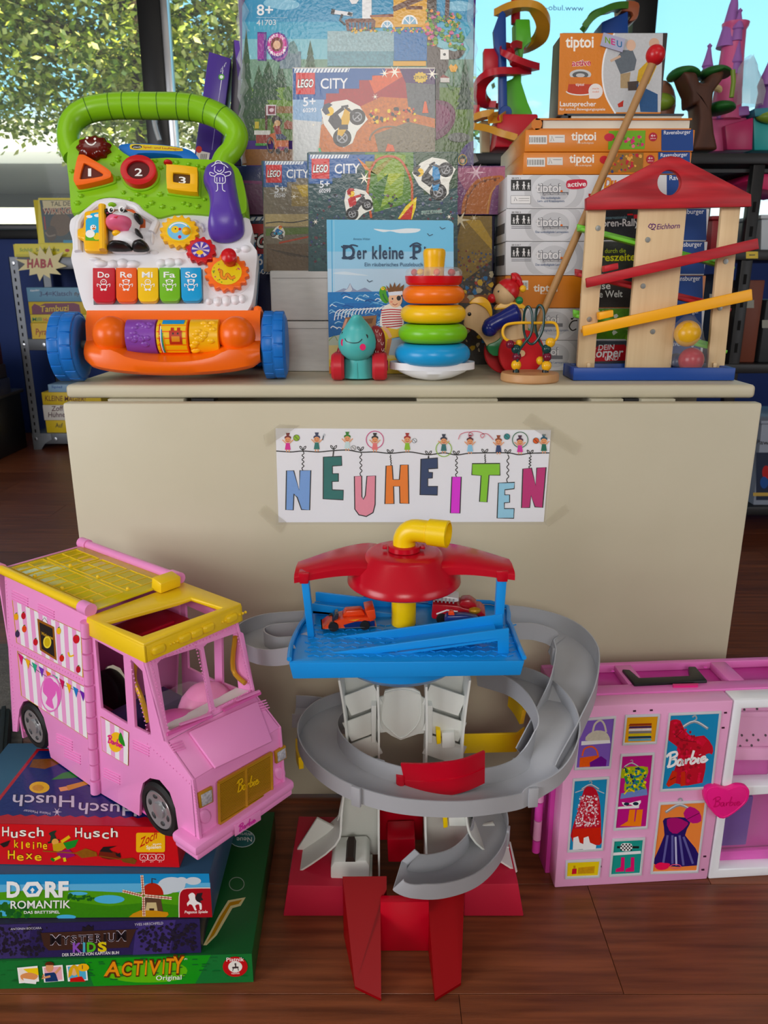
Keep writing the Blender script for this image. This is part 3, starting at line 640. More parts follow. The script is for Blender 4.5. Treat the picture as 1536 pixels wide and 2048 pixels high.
# piano keys
kb = wk.part('key_bed', MB().prism(Fp, Fp.pl([(304, 1112), (925, 1108), (930, 1300), (306, 1308)]), 0, .001), mat('key_shadow_grey', (120, 120, 124), .6))
for i, (x0, x1, c, t) in enumerate(((308, 439, (200, 14, 40), 'Do'), (439, 562, (244, 96, 20), 'Re'), (562, 684, (250, 200, 10), 'Mi'), (684, 806, (118, 190, 30), 'Fa'), (806, 928, (14, 160, 220), 'So'))):
 y0 = 1114-i*.5; y1 = 1308-i*1.5; ta = [0, 2, 3, 4, 6][i]
 k = wk.part('piano_key', MB().prism(Fp, Fp.pl([(x0+3-ta*.5, y0), (x1-2-ta*.5, y0), (x1-2+ta*.3, y1-24), (x1-14, y1-5), (x1-30, y1), (x0+30, y1), (x0+14, y1-5), (x0+4+ta*.3, y1-24)]), .001, .0095), mat('key_'+t, c, .28), bevel=.0025, seg=3)
 A = Art(Fp, .0099); cx = (x0+x1)/2; A.text((250, 250, 250), t, (cx-33, 1170), (cx+33-(6 if t == 'Mi' else 0), 1170), 32, .035)
 wq = (250, 246, 246)
 A.line(wq, arc(cx, 1196, 16, 15, n=16), 4, True); A.line(wq, arc(cx, 1222, 19, 15, n=16), 4, True); A.line(wq, spl([(cx-18, 1215), (cx-36, 1206), (cx-34, 1222)], 3), 4); A.line(wq, spl([(cx+18, 1215), (cx+36, 1206), (cx+34, 1222)], 3), 4); A.ell(wq, cx-10, 1240, 8, 5); A.ell(wq, cx+10, 1240, 8, 5); A.ell(wq, cx-5, 1194, 2.5); A.ell(wq, cx+5, 1194, 2.5)
 for s_ in (-1, 1):
  if t in ('Re', 'Fa', 'So'): A.ell(wq, cx+s_*16, 1188, 6, 9 if t == 'So' else 6)
 A.put(wk, 'key_print', PRINT, k)
# orange base
Fb = Frame((wc.x, 1.15, zof(700, 1.15)), (1, yw, 0), (0, .12, 1)).z(2.8444, 80, 150)
NS = 25; rings = []
for i in range(NS):
 t = i/(NS-1); x = 262+(1254-262)*t; e_ = 1-(2*t-1)**2; q = e_**.5
 top = Fb.uv(x*.98+12, 1335)[1]; mid = Fb.uv(x, 1588+15*q)[1]; lip = Fb.uv(x, 1560+45*max(0, min(1, (abs(2*t-1)-.55)*-2.2+.9))*0+10)[1]; bot = Fb.uv(x, 1640+78*q)[1]
 u = Fb.uv(x, 1500)[0]; bul = .004+.02*e_**.6
 sag = Fb.uv(x, 1535+70*max(0, 1-((t-.5)/.30)**2)**.5)[1]
 bot = max(bot, TZ+.008-Fb.o.z); rings.append([Fb.p(u, top, -.11), Fb.p(u, top, -.012), Fb.p(u, mid*.3+top*.7, -.002), Fb.p(u, sag+.006, .0), Fb.p(u, sag, .006+bul*.55), Fb.p(u, sag-.008, .010+bul), Fb.p(u, (sag+bot)/2, .011+bul), Fb.p(u, bot+.006, .008+bul), Fb.p(u, bot+.002, bul), Fb.p(u, bot+.022, -.11)])
ba = wk.part('orange_base', MB().rings(rings), O, smooth=45)
for s_ in (0, 1):
 x0 = 245 if s_ == 0 else 1190
 a, b = (Fb.uv(245, 1340)[0], Fb.uv(300, 1500)[0]) if s_ == 0 else (Fb.uv(1205, 1500)[0], Fb.uv(1255, 1340)[0])
 lo = Fb.uv(500, 1640)[1]; hi = Fb.uv(500, 1300)[1]
 sd = MB().hexa([Fb.p(a, lo, -.02), Fb.p(b, lo, -.02), Fb.p(b, lo+.02, -.21), Fb.p(a, lo+.02, -.21), Fb.p(a, hi, -.02), Fb.p(b, hi, -.02), Fb.p(b, lo+.055, -.21), Fb.p(a, lo+.055, -.21)])
 wk.part('side_leg', sd, O, bevel=.006)
 cx = 412 if s_ == 0 else 1120
 u, v = Fb.uv(cx, 1480)
 wk.part('headlamp_dome', MB().ball(Fb.p(u, v, .004), .027, 24, 14), O)
rv = Fb.uv(760, 1490)[1]
for i, (x0, x1, m) in enumerate(((505, 678, mat('plastic_violet', (136, 70, 176), .3)), (683, 858, O), (864, 1028, Y_))):
 a = Fb.p(Fb.uv(x0, 1490)[0], rv, .0); b = Fb.p(Fb.uv(x1, 1490)[0], rv, .0)
 r = wk.part('roller', MB().lathe(a, b-a, [(.022, 0), (.025, .001), (.025, (b-a).length-.001), (.022, (b-a).length)], 32), m)
 if i != 1:
  em = MB(); rr = random.Random(i)
  for q in range(16):
   d = (b-a).normalized(); ang = rr.uniform(-.9, 1.0); pp = a+(b-a)*rr.uniform(.15, .85)+V((0, -math.cos(ang), math.sin(ang)))*.0245
   em.ball(pp, (.006, .002, .004), 10, 6)
  wk.part('roller_relief', em, m, r, kind='stuff')
 else:
  # paper picture wrapped over the roller's front
  pc = MB(); L_ = (b-a).length; d = (b-a).normalized()
  def strip(t0, t1, a0, a1, c, rad):
   rg = [[a+d*(L_*t)+V((0, -math.cos(g_), math.sin(g_)))*rad for t in (t0, t1)] for g_ in [a0+(a1-a0)*k/6 for k in range(7)]]
   pc.col = c; pc.rings(rg, closed=False); pc.col = None
  strip(.03, .97, -1.0, 1.3, (246, 200, 40), .0254)
  for k, c in enumerate(((200, 40, 50), (250, 250, 240), (60, 140, 200), (90, 160, 60), (250, 140, 40))): strip(.12+.035*k, .15+.035*k, -1, .9-.2*k, c, .0256)
  strip(.45, .85, -.35, .42, (190, 50, 30), .0257); strip(.5, .6, .42, .6, (190, 50, 30), .0257); strip(.7, .8, .42, .6, (190, 50, 30), .0257); strip(.52, .78, -.2, .1, (230, 150, 60), .0258); strip(.55, .6, .2, .3, (30, 20, 20), .0258); strip(.7, .75, .2, .3, (30, 20, 20), .0258); strip(.2, .9, .85, 1.25, (80, 160, 220), .0257)
  wk.part('roller_picture', pc, PRINT, r)
# wheels
def wheel(c, ax, R, w, m, parent):
 c = V(c); ax = V(ax).normalized(); pr = [(R*.3, -w*.42), (R*.62, -w*.5), (R*.8, -w*.5), (R*.9, -w*.46), (R*.97, -w*.36), (R, -w*.2), (R, w*.2), (R*.97, w*.36), (R*.9, w*.46), (R*.8, w*.5), (R*.62, w*.5), (R*.3, w*.42)]
 o = wk.part('wheel', MB().lathe(c, ax, pr, 48), m)
 up = V((0, 0, 1)); sd = ax.cross(up).normalized(); tr = MB()
 for k in range(16):
  for s_ in (-1, 1):
   a = 2*PI*(k+.25*s_)/16; d = up*math.cos(a)+sd*math.sin(a); p = c+d*(R*.985)+ax*(w*.22*s_)
   q = d.cross(ax)
   tr.hexa([p-ax*w*.2-q*R*.185-d*.004, p+ax*w*.2-q*R*.185-d*.004, p+ax*w*.2+q*R*.185-d*.004, p-ax*w*.2+q*R*.185-d*.004, p-ax*w*.19-q*R*.175+d*.0012, p+ax*w*.19-q*R*.175+d*.0012, p+ax*w*.19+q*R*.175+d*.0012, p-ax*w*.19+q*R*.175+d*.0012])
 wk.part('tread', tr, m, o, bevel=.0014, kind='stuff')
 return o
axw = V((1, yw, 0))
c1 = atY(141, 697, 1.16); R1 = c1.z-TZ-.001
wheel(V((c1.x, 1.16, TZ+.0512)), axw, .0492, .04, B, wk); c2 = atY(551, 694, 1.19)
wheel(V((c2.x, 1.19, TZ+.0512)), axw, .0492, .036, B, wk)
wk.part('axle', MB().cyl((c1.x, 1.16, TZ+.054), (c2.x, 1.19, TZ+.054), .006), mat('axle_grey', (90, 90, 92), .4))
for x in (c1.x+.05, c2.x-.055): wheel(V((x, 1.352, TZ+.045)), axw, .043, .03, B, wk)
# ================================================================== things on the table
def px4(F, tl, tr, br, bl): return [F.px(*bl), F.px(*br), F.px(*tr), F.px(*tl)]
M_card = mat('grey_carton', (214, 214, 212), .5, noise=((200, 200, 199), 40, (1, 1, 6), .3), bump=(14, .25, (1, 1, 1)))
# silver-grey cartons
F = FY(1.29)
zg1 = zof(641, 1.29); zg2 = zof(541, 1.29); xg0 = F.uv(550, 700)[0]; xg1 = F.uv(915, 700)[0]
for nm, z0, z1_, dx, lab in (('low', TZ+.0002, zg1-.001, .003, 'plain silver-grey carton standing on the table, lower of two beside the picture book'), ('up', zg1, zg2, 0, 'plain silver-grey carton, upper of two beside the picture book')):
 a, b = xg0+dx-.004, xg1
 t = box_thing('grey_carton', lab, 'box', [(a, 1.29, z0), (b, 1.29, z0), (b, 1.29, z1_), (a, 1.29, z1_)], (0, .075, 0), M_card, 'silver-grey cartons', .003)
 t.part('flap_seam', MB().box((a+.004, 1.2895, z1_-.012), (b-.004, 1.291, z1_-.0112)), mat('seam_grey', (150, 150, 150), .6))
# ---- building-brick boxes
M_boxside = mat('box_side_dark', (36, 34, 66), .4)
SKY = (120, 190, 220)
def logo(A, x, y, w, h, tx=True):
 A.rect((214, 20, 28), x, y, x+w, y+h)
 A.text((255, 255, 255), 'LEGO', (x+w*.08, y+h*.68), (x+w*.92, y+h*.66), h*.36, .05, .18, out=(20, 16, 14), ow=.07)
def steps(A, c, pts): A.poly(c, pts)
def figure_bike(A, x, y, s, body, bike, tilt=0.0, helmet=(40, 40, 44)):
 """rider on a stunt bike, generic print"""
 ca, sa = math.cos(tilt), math.sin(tilt)
 q = lambda a, b: (x+s*(a*ca-b*sa), y+s*(a*sa+b*ca))
 Aw = (238, 238, 230)
 A.poly(Aw, [q(*p) for p in ((-62, 30), (-50, -40), (-20, -90), (30, -80), (74, -50), (92, 0), (80, 55), (20, 60), (-20, 80), (-55, 70))])
 for cx, cy, r in ((-34, 40, 34), (58, 22, 30)):
  c = q(cx, cy); A.ell((26, 26, 28), c[0], c[1], r*s); A.ell((150, 152, 156), c[0], c[1], r*s*.6); A.ell((40, 40, 42), c[0], c[1], r*s*.45); A.line((170, 170, 172), [q(cx-r*.5, cy), q(cx+r*.5, cy)], 4*s); A.line((170, 170, 172), [q(cx, cy-r*.5), q(cx, cy+r*.5)], 4*s)
 A.poly(bike, [q(*p) for p in ((-40, 20), (-10, -5), (25, -20), (50, -34), (60, -20), (30, 12), (0, 28), (-30, 36))])
 A.line((60, 60, 64), [q(50, -34), q(60, 20)], 9*s); A.line((60, 60, 64), [q(40, -44), q(62, -30)], 8*s)
 A.poly(body, [q(*p) for p in ((-34, 2), (-30, -40), (-4, -52), (14, -40), (8, -8), (-6, 6))]); A.line(body, [q(6, -40), q(44, -36)], 13*s); A.line((50, 50, 60), [q(-16, 4), q(8, 26)], 18*s)
 c = q(0, -66); A.ell((246, 200, 50), c[0], c[1]+4*s, 17*s, 17*s); A.poly(helmet, [q(*p) for p in ((-22, -62), (-20, -84), (0, -94), (18, -86), (22, -72), (0, -74), (-6, -56))])
zb = zof(430, 1.405); zu = zof(331, 1.405); zg2 += .0004
F = FY(1.405); Fz = F.z(3.2, 480, 0)
xb0, xb1 = F.uv(404, 400)[0], F.uv(984, 600)[0]; xu1 = F.uv(994, 380)[0]
t = box_thing('toy_set_box', 'dark blue brick-set box with red logo band behind the walker', 'box', [(xb0, 1.405, TZ+.0002), (xb1, 1.405, TZ+.0002), (xb1, 1.405, zb-.001), (xb0, 1.405, zb-.001)], (0, .09, 0), M_boxside)
A = Art(F)
A.rect((22, 26, 58, .25), 404, 432, 545, 742); A.rect((186, 22, 34), 404, 448, 545, 508); A.rect((150, 16, 30), 404, 500, 545, 508); A.rect((34, 96, 160), 404, 508, 545, 545)
A.poly((225, 230, 235), [(404, 438), (545, 433), (545, 440), (404, 446)])
for i in range(12): A.line((40, 70, 110), [(410+i*12, 446), (418+i*12, 434)], 3)
A.text((255, 255, 255), 'LEGO', (482, 496), (560, 494), 26, .05, .18, out=(20, 16, 14), ow=.08)
A.text((245, 245, 245), '6+', (514, 530), (540, 530), 22, .03); A.text((235, 235, 235), '60293', (513, 548), (558, 548), 10, .03); A.put(t, 'cover_print', PRINT_G); A = Art(F)
A.rect((48, 44, 38, .5), 895, 432, 984, 738); A.poly((150, 120, 40, .3), [(925, 432), (984, 432), (984, 520), (930, 560), (905, 520)]); A.poly((206, 170, 80, .2), [(930, 440), (960, 440), (984, 480), (984, 500)])
A.stars([(920, 440, 22), (948, 436, 8)], (255, 246, 214)); A.speckle([(150, 120, 60), (70, 90, 130), (130, 60, 50), (90, 90, 100), (180, 150, 90)], [(905, 500), (984, 500), (984, 600), (905, 600)], 160, (2, 4), 5)
A.rect((150, 84, 30, .3), 905, 590, 984, 606); A.speckle([(60, 130, 190), (190, 60, 40), (200, 190, 160), (50, 50, 56), (230, 190, 50)], [(930, 560), (984, 540), (984, 700), (930, 700)], 60, (4, 8), 6)
A.put(t, 'cover_print', PRINT_G)
t = box_thing('toy_set_box', 'purple and pink brick-set box with an orange ramp picture, lying under the big sky-blue box', 'box', [(xb0, 1.405, zb), (xu1, 1.405, zb), (xu1, 1.405, zu-.001), (xb0, 1.405, zu-.001)], (0, .09, 0), M_boxside)
A = Art(F)
A.rect((32, 40, 84, .2), 404, 332, 620, 429); A.poly((86, 24, 74, .2), [(440, 372), (540, 366), (540, 429), (440, 429)]); A.line((120, 40, 100), [(404, 360), (540, 366)], 6); A.put(t, 'cover_print', PRINT_G); A = Art(F)
A.rect((132, 78, 130, .25), 880, 332, 1010, 429); A.poly((186, 120, 150, .3), [(905, 336), (1010, 334), (1010, 360), (930, 380)])
A.poly((206, 128, 74, .12), spl([(922, 428), (926, 400), (938, 376), (956, 358), (985, 352), (1006, 352), (1006, 366), (992, 372), (984, 388), (978, 428)], 3)); A.line((150, 84, 44), spl([(930, 428), (934, 400), (948, 376), (966, 362), (1000, 356)], 4), 2.5); A.line((236, 180, 120), spl([(974, 428), (980, 392), (990, 374)], 4), 2.5)
for p in ((936, 392), (950, 372), (970, 362), (990, 360)): A.ell((120, 66, 34), *p, 3, n=8)
A.stars([(952, 345, 20), (905, 350, 9)], (250, 220, 236))
A.put(t, 'cover_print', PRINT_G)
# big sky-blue box
FYB = 1.43; F = FY(FYB).z(3.2, 480, 0)
x0, x1 = FY(FYB).uv(484, 160)[0], FY(FYB).uv(947, 160)[0]; zt_ = zof(-130, FYB)
t = box_thing('toy_set_box', 'big sky-blue brick-set box with a tree-house picture and age mark 8+', 'box', [(x0, FYB, zu), (x1, FYB, zu), (x1, FYB, zt_), (x0, FYB, zt_)], (0, .08, 0), mat('box_side_violet', (74, 40, 130), .4))
A = Art(F)
ZL, ZR = 14, 1494
A.rect((66, 150, 190), ZL, -416, ZR, 420); A.rect((98, 172, 200), ZL, 140, ZR, 330); A.rect((140, 194, 204), ZL, 250, ZR, 430); A.rect((118, 150, 130, .2), ZL, 380, ZR, 620); A.rect((112, 148, 62, .15), ZL, 560, ZR, 760)
A.rect((150, 112, 70, .15), ZL, 680, 520, 725); A.rect((98, 136, 50, .2), ZL, 745, ZR, 900); A.rect((140, 100, 70, .3), ZL, 955, 600, 1058); A.rect((84, 120, 44, .3), 600, 880, ZR, 1058)
for x, y in ((290, 30), (1400, 40), (240, 20)): A.ell((150, 200, 222), x, y, 90, 34)
for x, b, h, w in ((40, 900, 690, 70), (180, 640, 240, 90), (450, 560, 290, 60), (120, 760, 330, 90), (260, 560, 150, 50), (1440, 700, 320, 60)):
 for i in range(6): A.poly((34+8*(i % 2), 70+8*(i % 2), 46, .35), [(x-w*(.35+.13*(5-i)), b-h*i/7), (x+w*(.35+.13*(5-i)), b-h*i/7), (x, b-h*(i+2.3)/7)])
A.rect((110, 130, 140, .1), 255, 330, 390, 440); A.poly((96, 130, 130), [(300, 340), (320, 270), (345, 262), (365, 300), (375, 345)]); A.ell((70, 110, 54, .3), 320, 600, 46, 48); A.ell((74, 112, 54, .3), 540, 500, 60, 50)
A.poly((66, 30, 110), spl([(-2, 130), (14, 40), (50, -40), (14, -60)], 2, True))
A.text((245, 248, 250), '8+', (108, 98), (212, 98), 68, .035); A.line((190, 220, 232), [(104, 112), (302, 114)], 2.5); A.text((225, 236, 242), '41703', (106, 164), (230, 160), 34, .02)
A.text((150, 60, 150), '10', (112, 370), (310, 376), 150, .1, out=(86, 40, 130), ow=.06); A.ell((92, 50, 140), 240, 292, 72, 84); A.ell((206, 96, 160), 238, 288, 62, 72); A.ell((120, 60, 60), 236, 285, 40, 46); A.ell((230, 190, 160), 236, 288, 24, 28)
for tt, a0 in (('YEARS OF', -160), ('FRIENDSHIP', 30)):
 for i, ch in enumerate(tt):
  if ch == ' ': continue
  a = math.radians(a0+i*17 if tt[0] == 'Y' else 165-i*16.5); cx, cy = 238+54*math.cos(a), 290+62*math.sin(a); A.text((250, 246, 250), ch, (cx-8, cy+8), (cx+8, cy+8), 17, .03)
# tree house
A.rect((238, 240, 240), 782, -60, 842, 130); A.poly((240, 240, 240), [(700, 0), (740, -30), (800, -60), (745, 25), (715, 28)]); A.poly((240, 240, 240), [(842, -30), (870, -70), (880, -70), (850, -10)])
A.rect((226, 168, 40), 982, -60, 1196, 175); A.rect((214, 154, 36), 840, 100, 982, 178); A.poly((96, 58, 40), [(975, 45), (1160, -40), (1180, 0), (985, 76)]); A.poly((140, 76, 50), [(832, 98), (982, 90), (982, 110), (832, 112)]); A.rect((110, 66, 44), 1062, 40, 1168, 62)
for cx, cy, r in ((942, 178, 40), (1086, 156, 52)):
 A.poly((246, 246, 244), arc(cx, cy, r, r*1.15, 180, 360, 18)); A.poly((150, 190, 214), arc(cx, cy, r*.8, r*.95, 180, 360, 18))
 for a in (225, 270, 315): A.line((246, 246, 244), [(cx, cy), (cx+r*math.cos(math.radians(a)), cy+r*1.15*math.sin(math.radians(a)))], 6)
A.poly((110, 62, 44), [(672, 130), (700, 120), (850, 120), (868, 135), (862, 198), (684, 198)]); A.poly((60, 110, 140), [(690, 145), (850, 145), (846, 190), (696, 190)])
for i in range(8): A.line((120, 66, 46), [(692+i*22, 136), (696+i*21, 195)], 7)
A.line((230, 232, 234), [(600, 78), (720, 94)], 26); A.line((30, 30, 34), [(584, 74), (606, 78)], 34); A.line((30, 30, 34), [(690, 86), (718, 96)], 22); A.line((26, 26, 30), [(655, 92), (640, 130), (672, 160)], 14)
A.rect((74, 120, 170, .3), 985, 178, 1196, 390); A.rect((150, 176, 180, .5), 560, 200, 985, 330); A.rect((226, 170, 60), 978, 392, 1190, 424); A.rect((176, 110, 60, .3), 690, 350, 960, 410); A.rect((110, 150, 160, .5), 560, 330, 980, 424)
A.poly((74, 62, 54, .2), [(1196, -60), (1256, -60), (1260, 300), (1340, 330), (1330, 440), (1280, 520), (1256, 480), (1196, 430)]); A.poly((74, 62, 54, .2), spl([(1330, 318), (1380, 330), (1420, 300), (1438, 330), (1400, 376), (1330, 380)], 3)); A.line((84, 50, 44), [(1330, -60), (1322, 140)], 26); A.rect((238, 236, 230), 1282, 318, 1336, 382); A.ell((40, 40, 40), 1308, 350, 9)
A.speckle([(84, 140, 60), (70, 120, 50), (200, 110, 150), (120, 160, 70), (230, 150, 70)], [(1190, 60), (1400, 90), (1440, 330), (1340, 300), (1200, 290)], 160, (9, 20), 2); A.speckle([(90, 140, 60), (200, 110, 150), (230, 180, 60)], [(690, 180), (1190, 180), (1190, 210), (690, 210)], 60, (7, 13), 4)
A.line((70, 120, 50), spl([(1364, 580), (1368, 520), (1366, 460)], 3), 7); A.poly((240, 176, 60), [(1335, 430), (1350, 412), (1364, 425), (1380, 410), (1394, 432), (1380, 462), (1350, 462)]); A.poly((80, 140, 54), [(1364, 560), (1320, 530), (1345, 580), (1410, 540)])
A.poly((122, 28, 86), spl([(1252, 640), (1330, 655), (1375, 710), (1370, 790), (1320, 860), (1252, 900)], 3)); A.poly((150, 44, 108), spl([(1252, 660), (1310, 680), (1345, 730), (1330, 790), (1252, 850)], 3)); A.ell((120, 124, 120), 1400, 880, 70, 30); A.rect((66, 54, 50), 1250, 500, 1276, 640); A.poly((150, 60, 50), [(1276, 500), (1300, 478), (1342, 500)]); A.rect((236, 234, 228), 1282, 500, 1340, 530)
# stall and little cart
A.rect((96, 40, 36), 162, 680, 176, 830); A.rect((236, 226, 230), 168, 672, 232, 740); A.rect((140, 20, 60), 180, 680, 226, 732); A.ell((246, 220, 230), 203, 706, 14, 13); A.rect((150, 50, 40), 104, 862, 200, 922); A.rect((66, 140, 60), 100, 918, 180, 934); A.rect((230, 230, 226), 92, 836, 196, 864); A.rect((220, 200, 50), 96, 780, 122, 824)
A.poly((44, 32, 30), spl([(205, 775), (215, 745), (245, 745), (268, 770), (262, 800), (225, 800)], 3, True)); A.ell((240, 196, 150), 240, 790, 20, 20); A.poly((170, 46, 56), [(215, 810), (255, 806), (268, 860), (226, 866)]); A.poly((40, 60, 110), [(222, 862), (270, 858), (300, 880), (290, 895), (230, 890)]); A.line((240, 196, 150), [(214, 815), (222, 800)], 9)
A.poly((226, 110, 40), [(190, 860), (225, 850), (235, 900), (312, 898), (312, 962), (232, 968)]); A.rect((150, 40, 110), 240, 940, 310, 962); A.line((30, 30, 34), arc(197, 930, 21, 48, n=20), 8, True); A.ell((30, 30, 34), 244, 968, 15, 18); A.ell((30, 30, 34), 296, 962, 14, 16); A.poly((170, 90, 60), [(282, 790), (300, 770), (345, 785), (345, 830), (284, 826)])
A.poly((74, 44, 140), spl([(ZR, 900), (1440, 930), (1400, 1000), (1396, 1058), (ZR, 1058)], 2)); A.ell((236, 190, 60), 1424, 1024, 30, 36); A.ell((60, 110, 100), 1424, 1024, 24, 30); A.ell((238, 190, 150), 1422, 1028, 15, 18); A.poly((30, 26, 28), arc(1422, 1018, 18, 16, 180, 360, 10))
A.put(t, 'cover_print', PRINT_G)
# clear foil wrapped round the big box: bulging folds along both short edges
for xx in (484, 943):
 fo = MB(); pts = []
 for i in range(24):
  yy = -110+i*19; pts.append(FY(FYB-.002).px(xx+(3 if i % 2 else -2)+rnd.uniform(-2, 2), yy))
 fo.tube(pts, [rnd.uniform(.002, .006) for _ in pts], 7, flat=1.6)
 t.part('foil_fold', fo, mat('clear_foil', (240, 246, 248), .06, alpha=.22))
# leaning purple spines at the left
def lean(nm, lab, front, back_dx, Yf, col, prt):
 F = FY(Yf); c4 = px4(F, *front)
 t = box_thing(nm, lab, 'box', c4, (back_dx, .13, 0), col)
 A = Art(F); prt(A); A.put(t, 'cover_print', PRINT_G); return t
def pr1(A):
 A.line((226, 224, 236), [(432, 236), (446, 140)], 1.4); A.line((170, 160, 210), [(424, 300), (440, 180)], 1.2); A.ell((90, 160, 70), 443, 154, 6); A.ell((236, 240, 236), 443, 154, 3.6)
 A.text((230, 230, 240), 'CE 6+', (441, 146), (453, 128), 6, .02)
 A.poly((226, 220, 214), [(394, 300), (420, 306), (416, 330), (389, 330)]); A.ell((214, 60, 50), 398, 299, 6, 7)
 for i in range(7): A.line((60, 60, 60), [(402+i*2, 308), (400+i*2, 326)], 1)
lean('toy_set_box', 'narrow purple box leaning left behind the walker handle', [(418, 103), (462, 117), (436, 331), (386, 331)], -.02, 1.45, mat('box_purple', (70, 42, 140), .35), pr1)
lean('toy_set_box', 'thin dark box with purple edge squeezed beside the big sky-blue box', [(467, 80), (481, 82), (482, 331), (456, 331)], -.01, 1.47, mat('box_dark_violet', (44, 34, 66), .35), lambda A: A.poly((96, 60, 160), [(468, 80), (480, 82), (481, 160), (476, 160)]))
# three city boxes
M_city = mat('box_side_city', (70, 100, 110), .4)
def city(front, Yf, lab, num, k0, depth=.06, zbot=None):
 F = FY(Yf); (xl, yt), (xr, yb) = front
 a, b = F.uv(xl, (yt+yb)/2)[0], F.uv(xr, (yt+yb)/2)[0]; z0 = zbot if zbot is not None else zof(yb, Yf); z1_ = zof(yt, Yf)
 t = box_thing('toy_set_box', lab, 'box', [(a, Yf, z0), (b, Yf, z0), (b, Yf, z1_), (a, Yf, z1_)], (0, depth, 0), M_city); return t, Art(F.z(3.2, 480, 0))
def head(A, x, y, s, num, w):
 A.poly((30, 92, 160), [(x, y), (x+w, y), (x+w, y+45*s), (x+w*.86, y+45*s), (x+w*.86, y+75*s), (x+w*.72, y+75*s), (x+w*.72, y+130*s), (x+w*.5, y+130*s), (x+w*.5, y+160*s), (x+w*.36, y+160*s), (x+w*.36, y+200*s), (x, y+200*s)])
 A.poly((232, 238, 244), [(x+10, y), (x+w*.62, y), (x+w*.6, y+24*s), (x+10, y+30*s)])
 for i in range(int(w*.6/22/s)): A.poly((30, 80, 140), [(x+(22*i+12)*s, y+28*s), (x+(22*i+24)*s, y+2), (x+(22*i+30)*s, y+2), (x+(22*i+18)*s, y+28*s)])
 logo(A, x+20*s, y+28*s, 122*s, 138*s)
 A.text((244, 246, 248), 'CITY', (x+178*s, y+130*s), (x+352*s, y+128*s), 66*s, .03)
t, A = city(((587, 136), (870, 330)), 1.37, 'brick-set box with a yellow stunt bike on a red background', '60293', 0, .033, zg2)
A.rect((196, 190, 182, .3), 336, 432, 1248, 1200); A.rect((168, 40, 48, .2), 500, 440, 1248, 760); A.poly((224, 96, 50, .2), [(820, 500), (1000, 440), (1120, 440), (860, 600)]); A.poly((70, 40, 90, .3), [(1020, 440), (1248, 440), (1248, 560), (1060, 530)]); A.poly((200, 120, 70, .4), [(520, 800), (900, 620), (1248, 640), (1248, 1200), (480, 1200)]); A.poly((120, 110, 90, .5), [(860, 860), (1080, 780), (1248, 820), (1248, 1040), (900, 1040)]); A.poly((90, 94, 96, .4), [(1060, 530), (1248, 540), (1248, 760), (1080, 720)])
A.poly((150, 180, 210, .15), [(338, 600), (540, 640), (520, 800), (340, 770)]); A.poly((205, 208, 208, .1), [(340, 765), (520, 780), (480, 1040), (345, 1040)])
head(A, 338, 438, 1.0, '60293', 590); A.text((240, 244, 250), '5+', (404, 680), (484, 676), 56, .035); A.text((240, 244, 250), '60293', (402, 720), (488, 716), 26, .03)
A.stars([(925, 470, 34), (990, 462, 46), (1230, 474, 42), (865, 620, 22), (760, 1010, 30), (470, 800, 14)]); A.poly((226, 190, 60), [(1115+40+48*math.cos(i*PI/12)*(1 if i % 2 else .8), 497+38*math.sin(i*PI/12)*(1 if i % 2 else .8)) for i in range(24)]); A.text((60, 50, 20), 'STUNT', (1118, 506), (1192, 504), 18, .04)
figure_bike(A, 650, 790, 1.75, (50, 50, 56), (226, 176, 40), -.75, (50, 60, 80)); A.line((40, 180, 120), arc(600, 940, 92, 92, 60, 175, 14), 14)
A.line((130, 120, 100), arc(960, 900, 130, 90, 180, 340, 20), 10); A.speckle([(230, 150, 60), (200, 70, 50), (40, 40, 46), (240, 210, 90)], [(820, 700), (1120, 690), (1120, 780), (820, 790)], 60, (8, 18), 9); A.poly((226, 96, 40), [(1166, 724), (1180, 650), (1192, 650), (1206, 724)]); A.poly((226, 96, 40), [(930, 970), (945, 920), (980, 930), (992, 970)])
A.put(t, 'cover_print', PRINT_G)
t, A = city(((527, 321), (660, 541)), 1.328, 'brick-set box with a brown dirt-track picture, leftmost of the three blue-topped boxes', '60340', 0, .038, zg2)
A.rect((120, 112, 96, .35), 150, 1030, 560, 1740); A.rect((150, 130, 80, .4), 330, 1180, 560, 1320); A.poly((200, 170, 70, .3), [(360, 1190), (560, 1170), (560, 1250), (400, 1260)]); A.rect((186, 170, 130, .3), 160, 1370, 560, 1450); A.line((40, 40, 36), spl([(165, 1428), (250, 1420), (340, 1424), (440, 1405)], 4), 7); A.poly((96, 120, 60, .3), [(165, 1462), (560, 1450), (560, 1490), (165, 1510)]); A.line((190, 76, 44), [(250, 1555), (560, 1490)], 12); A.rect((104, 88, 70, .4), 170, 1560, 560, 1740)
for i in range(9): A.line((70, 60, 48), [(180+i*30, 1590+i*6), (330+i*30, 1640+i*3)], 4)
head(A, 150, 1032, .83, '', 420); A.text((240, 244, 250), '5+', (222, 1234), (288, 1230), 46, .035); A.line((220, 226, 232), [(188, 1240), (300, 1236)], 2.5); A.text((240, 244, 250), '60340', (220, 1264), (290, 1262), 22, .03)
A.stars([(345, 1258, 24), (292, 1216, 16)]); figure_bike(A, 240, 1490, .55, (40, 120, 190), (60, 160, 200), .5, (226, 110, 60))
A.put(t, 'cover_print', PRINT_G)
t, A = city(((617, 305), (914, 541)), 1.291, 'brick-set box with green jungle and a blue stunt bike, right behind the picture book', '60299', 0, .036, zg2)
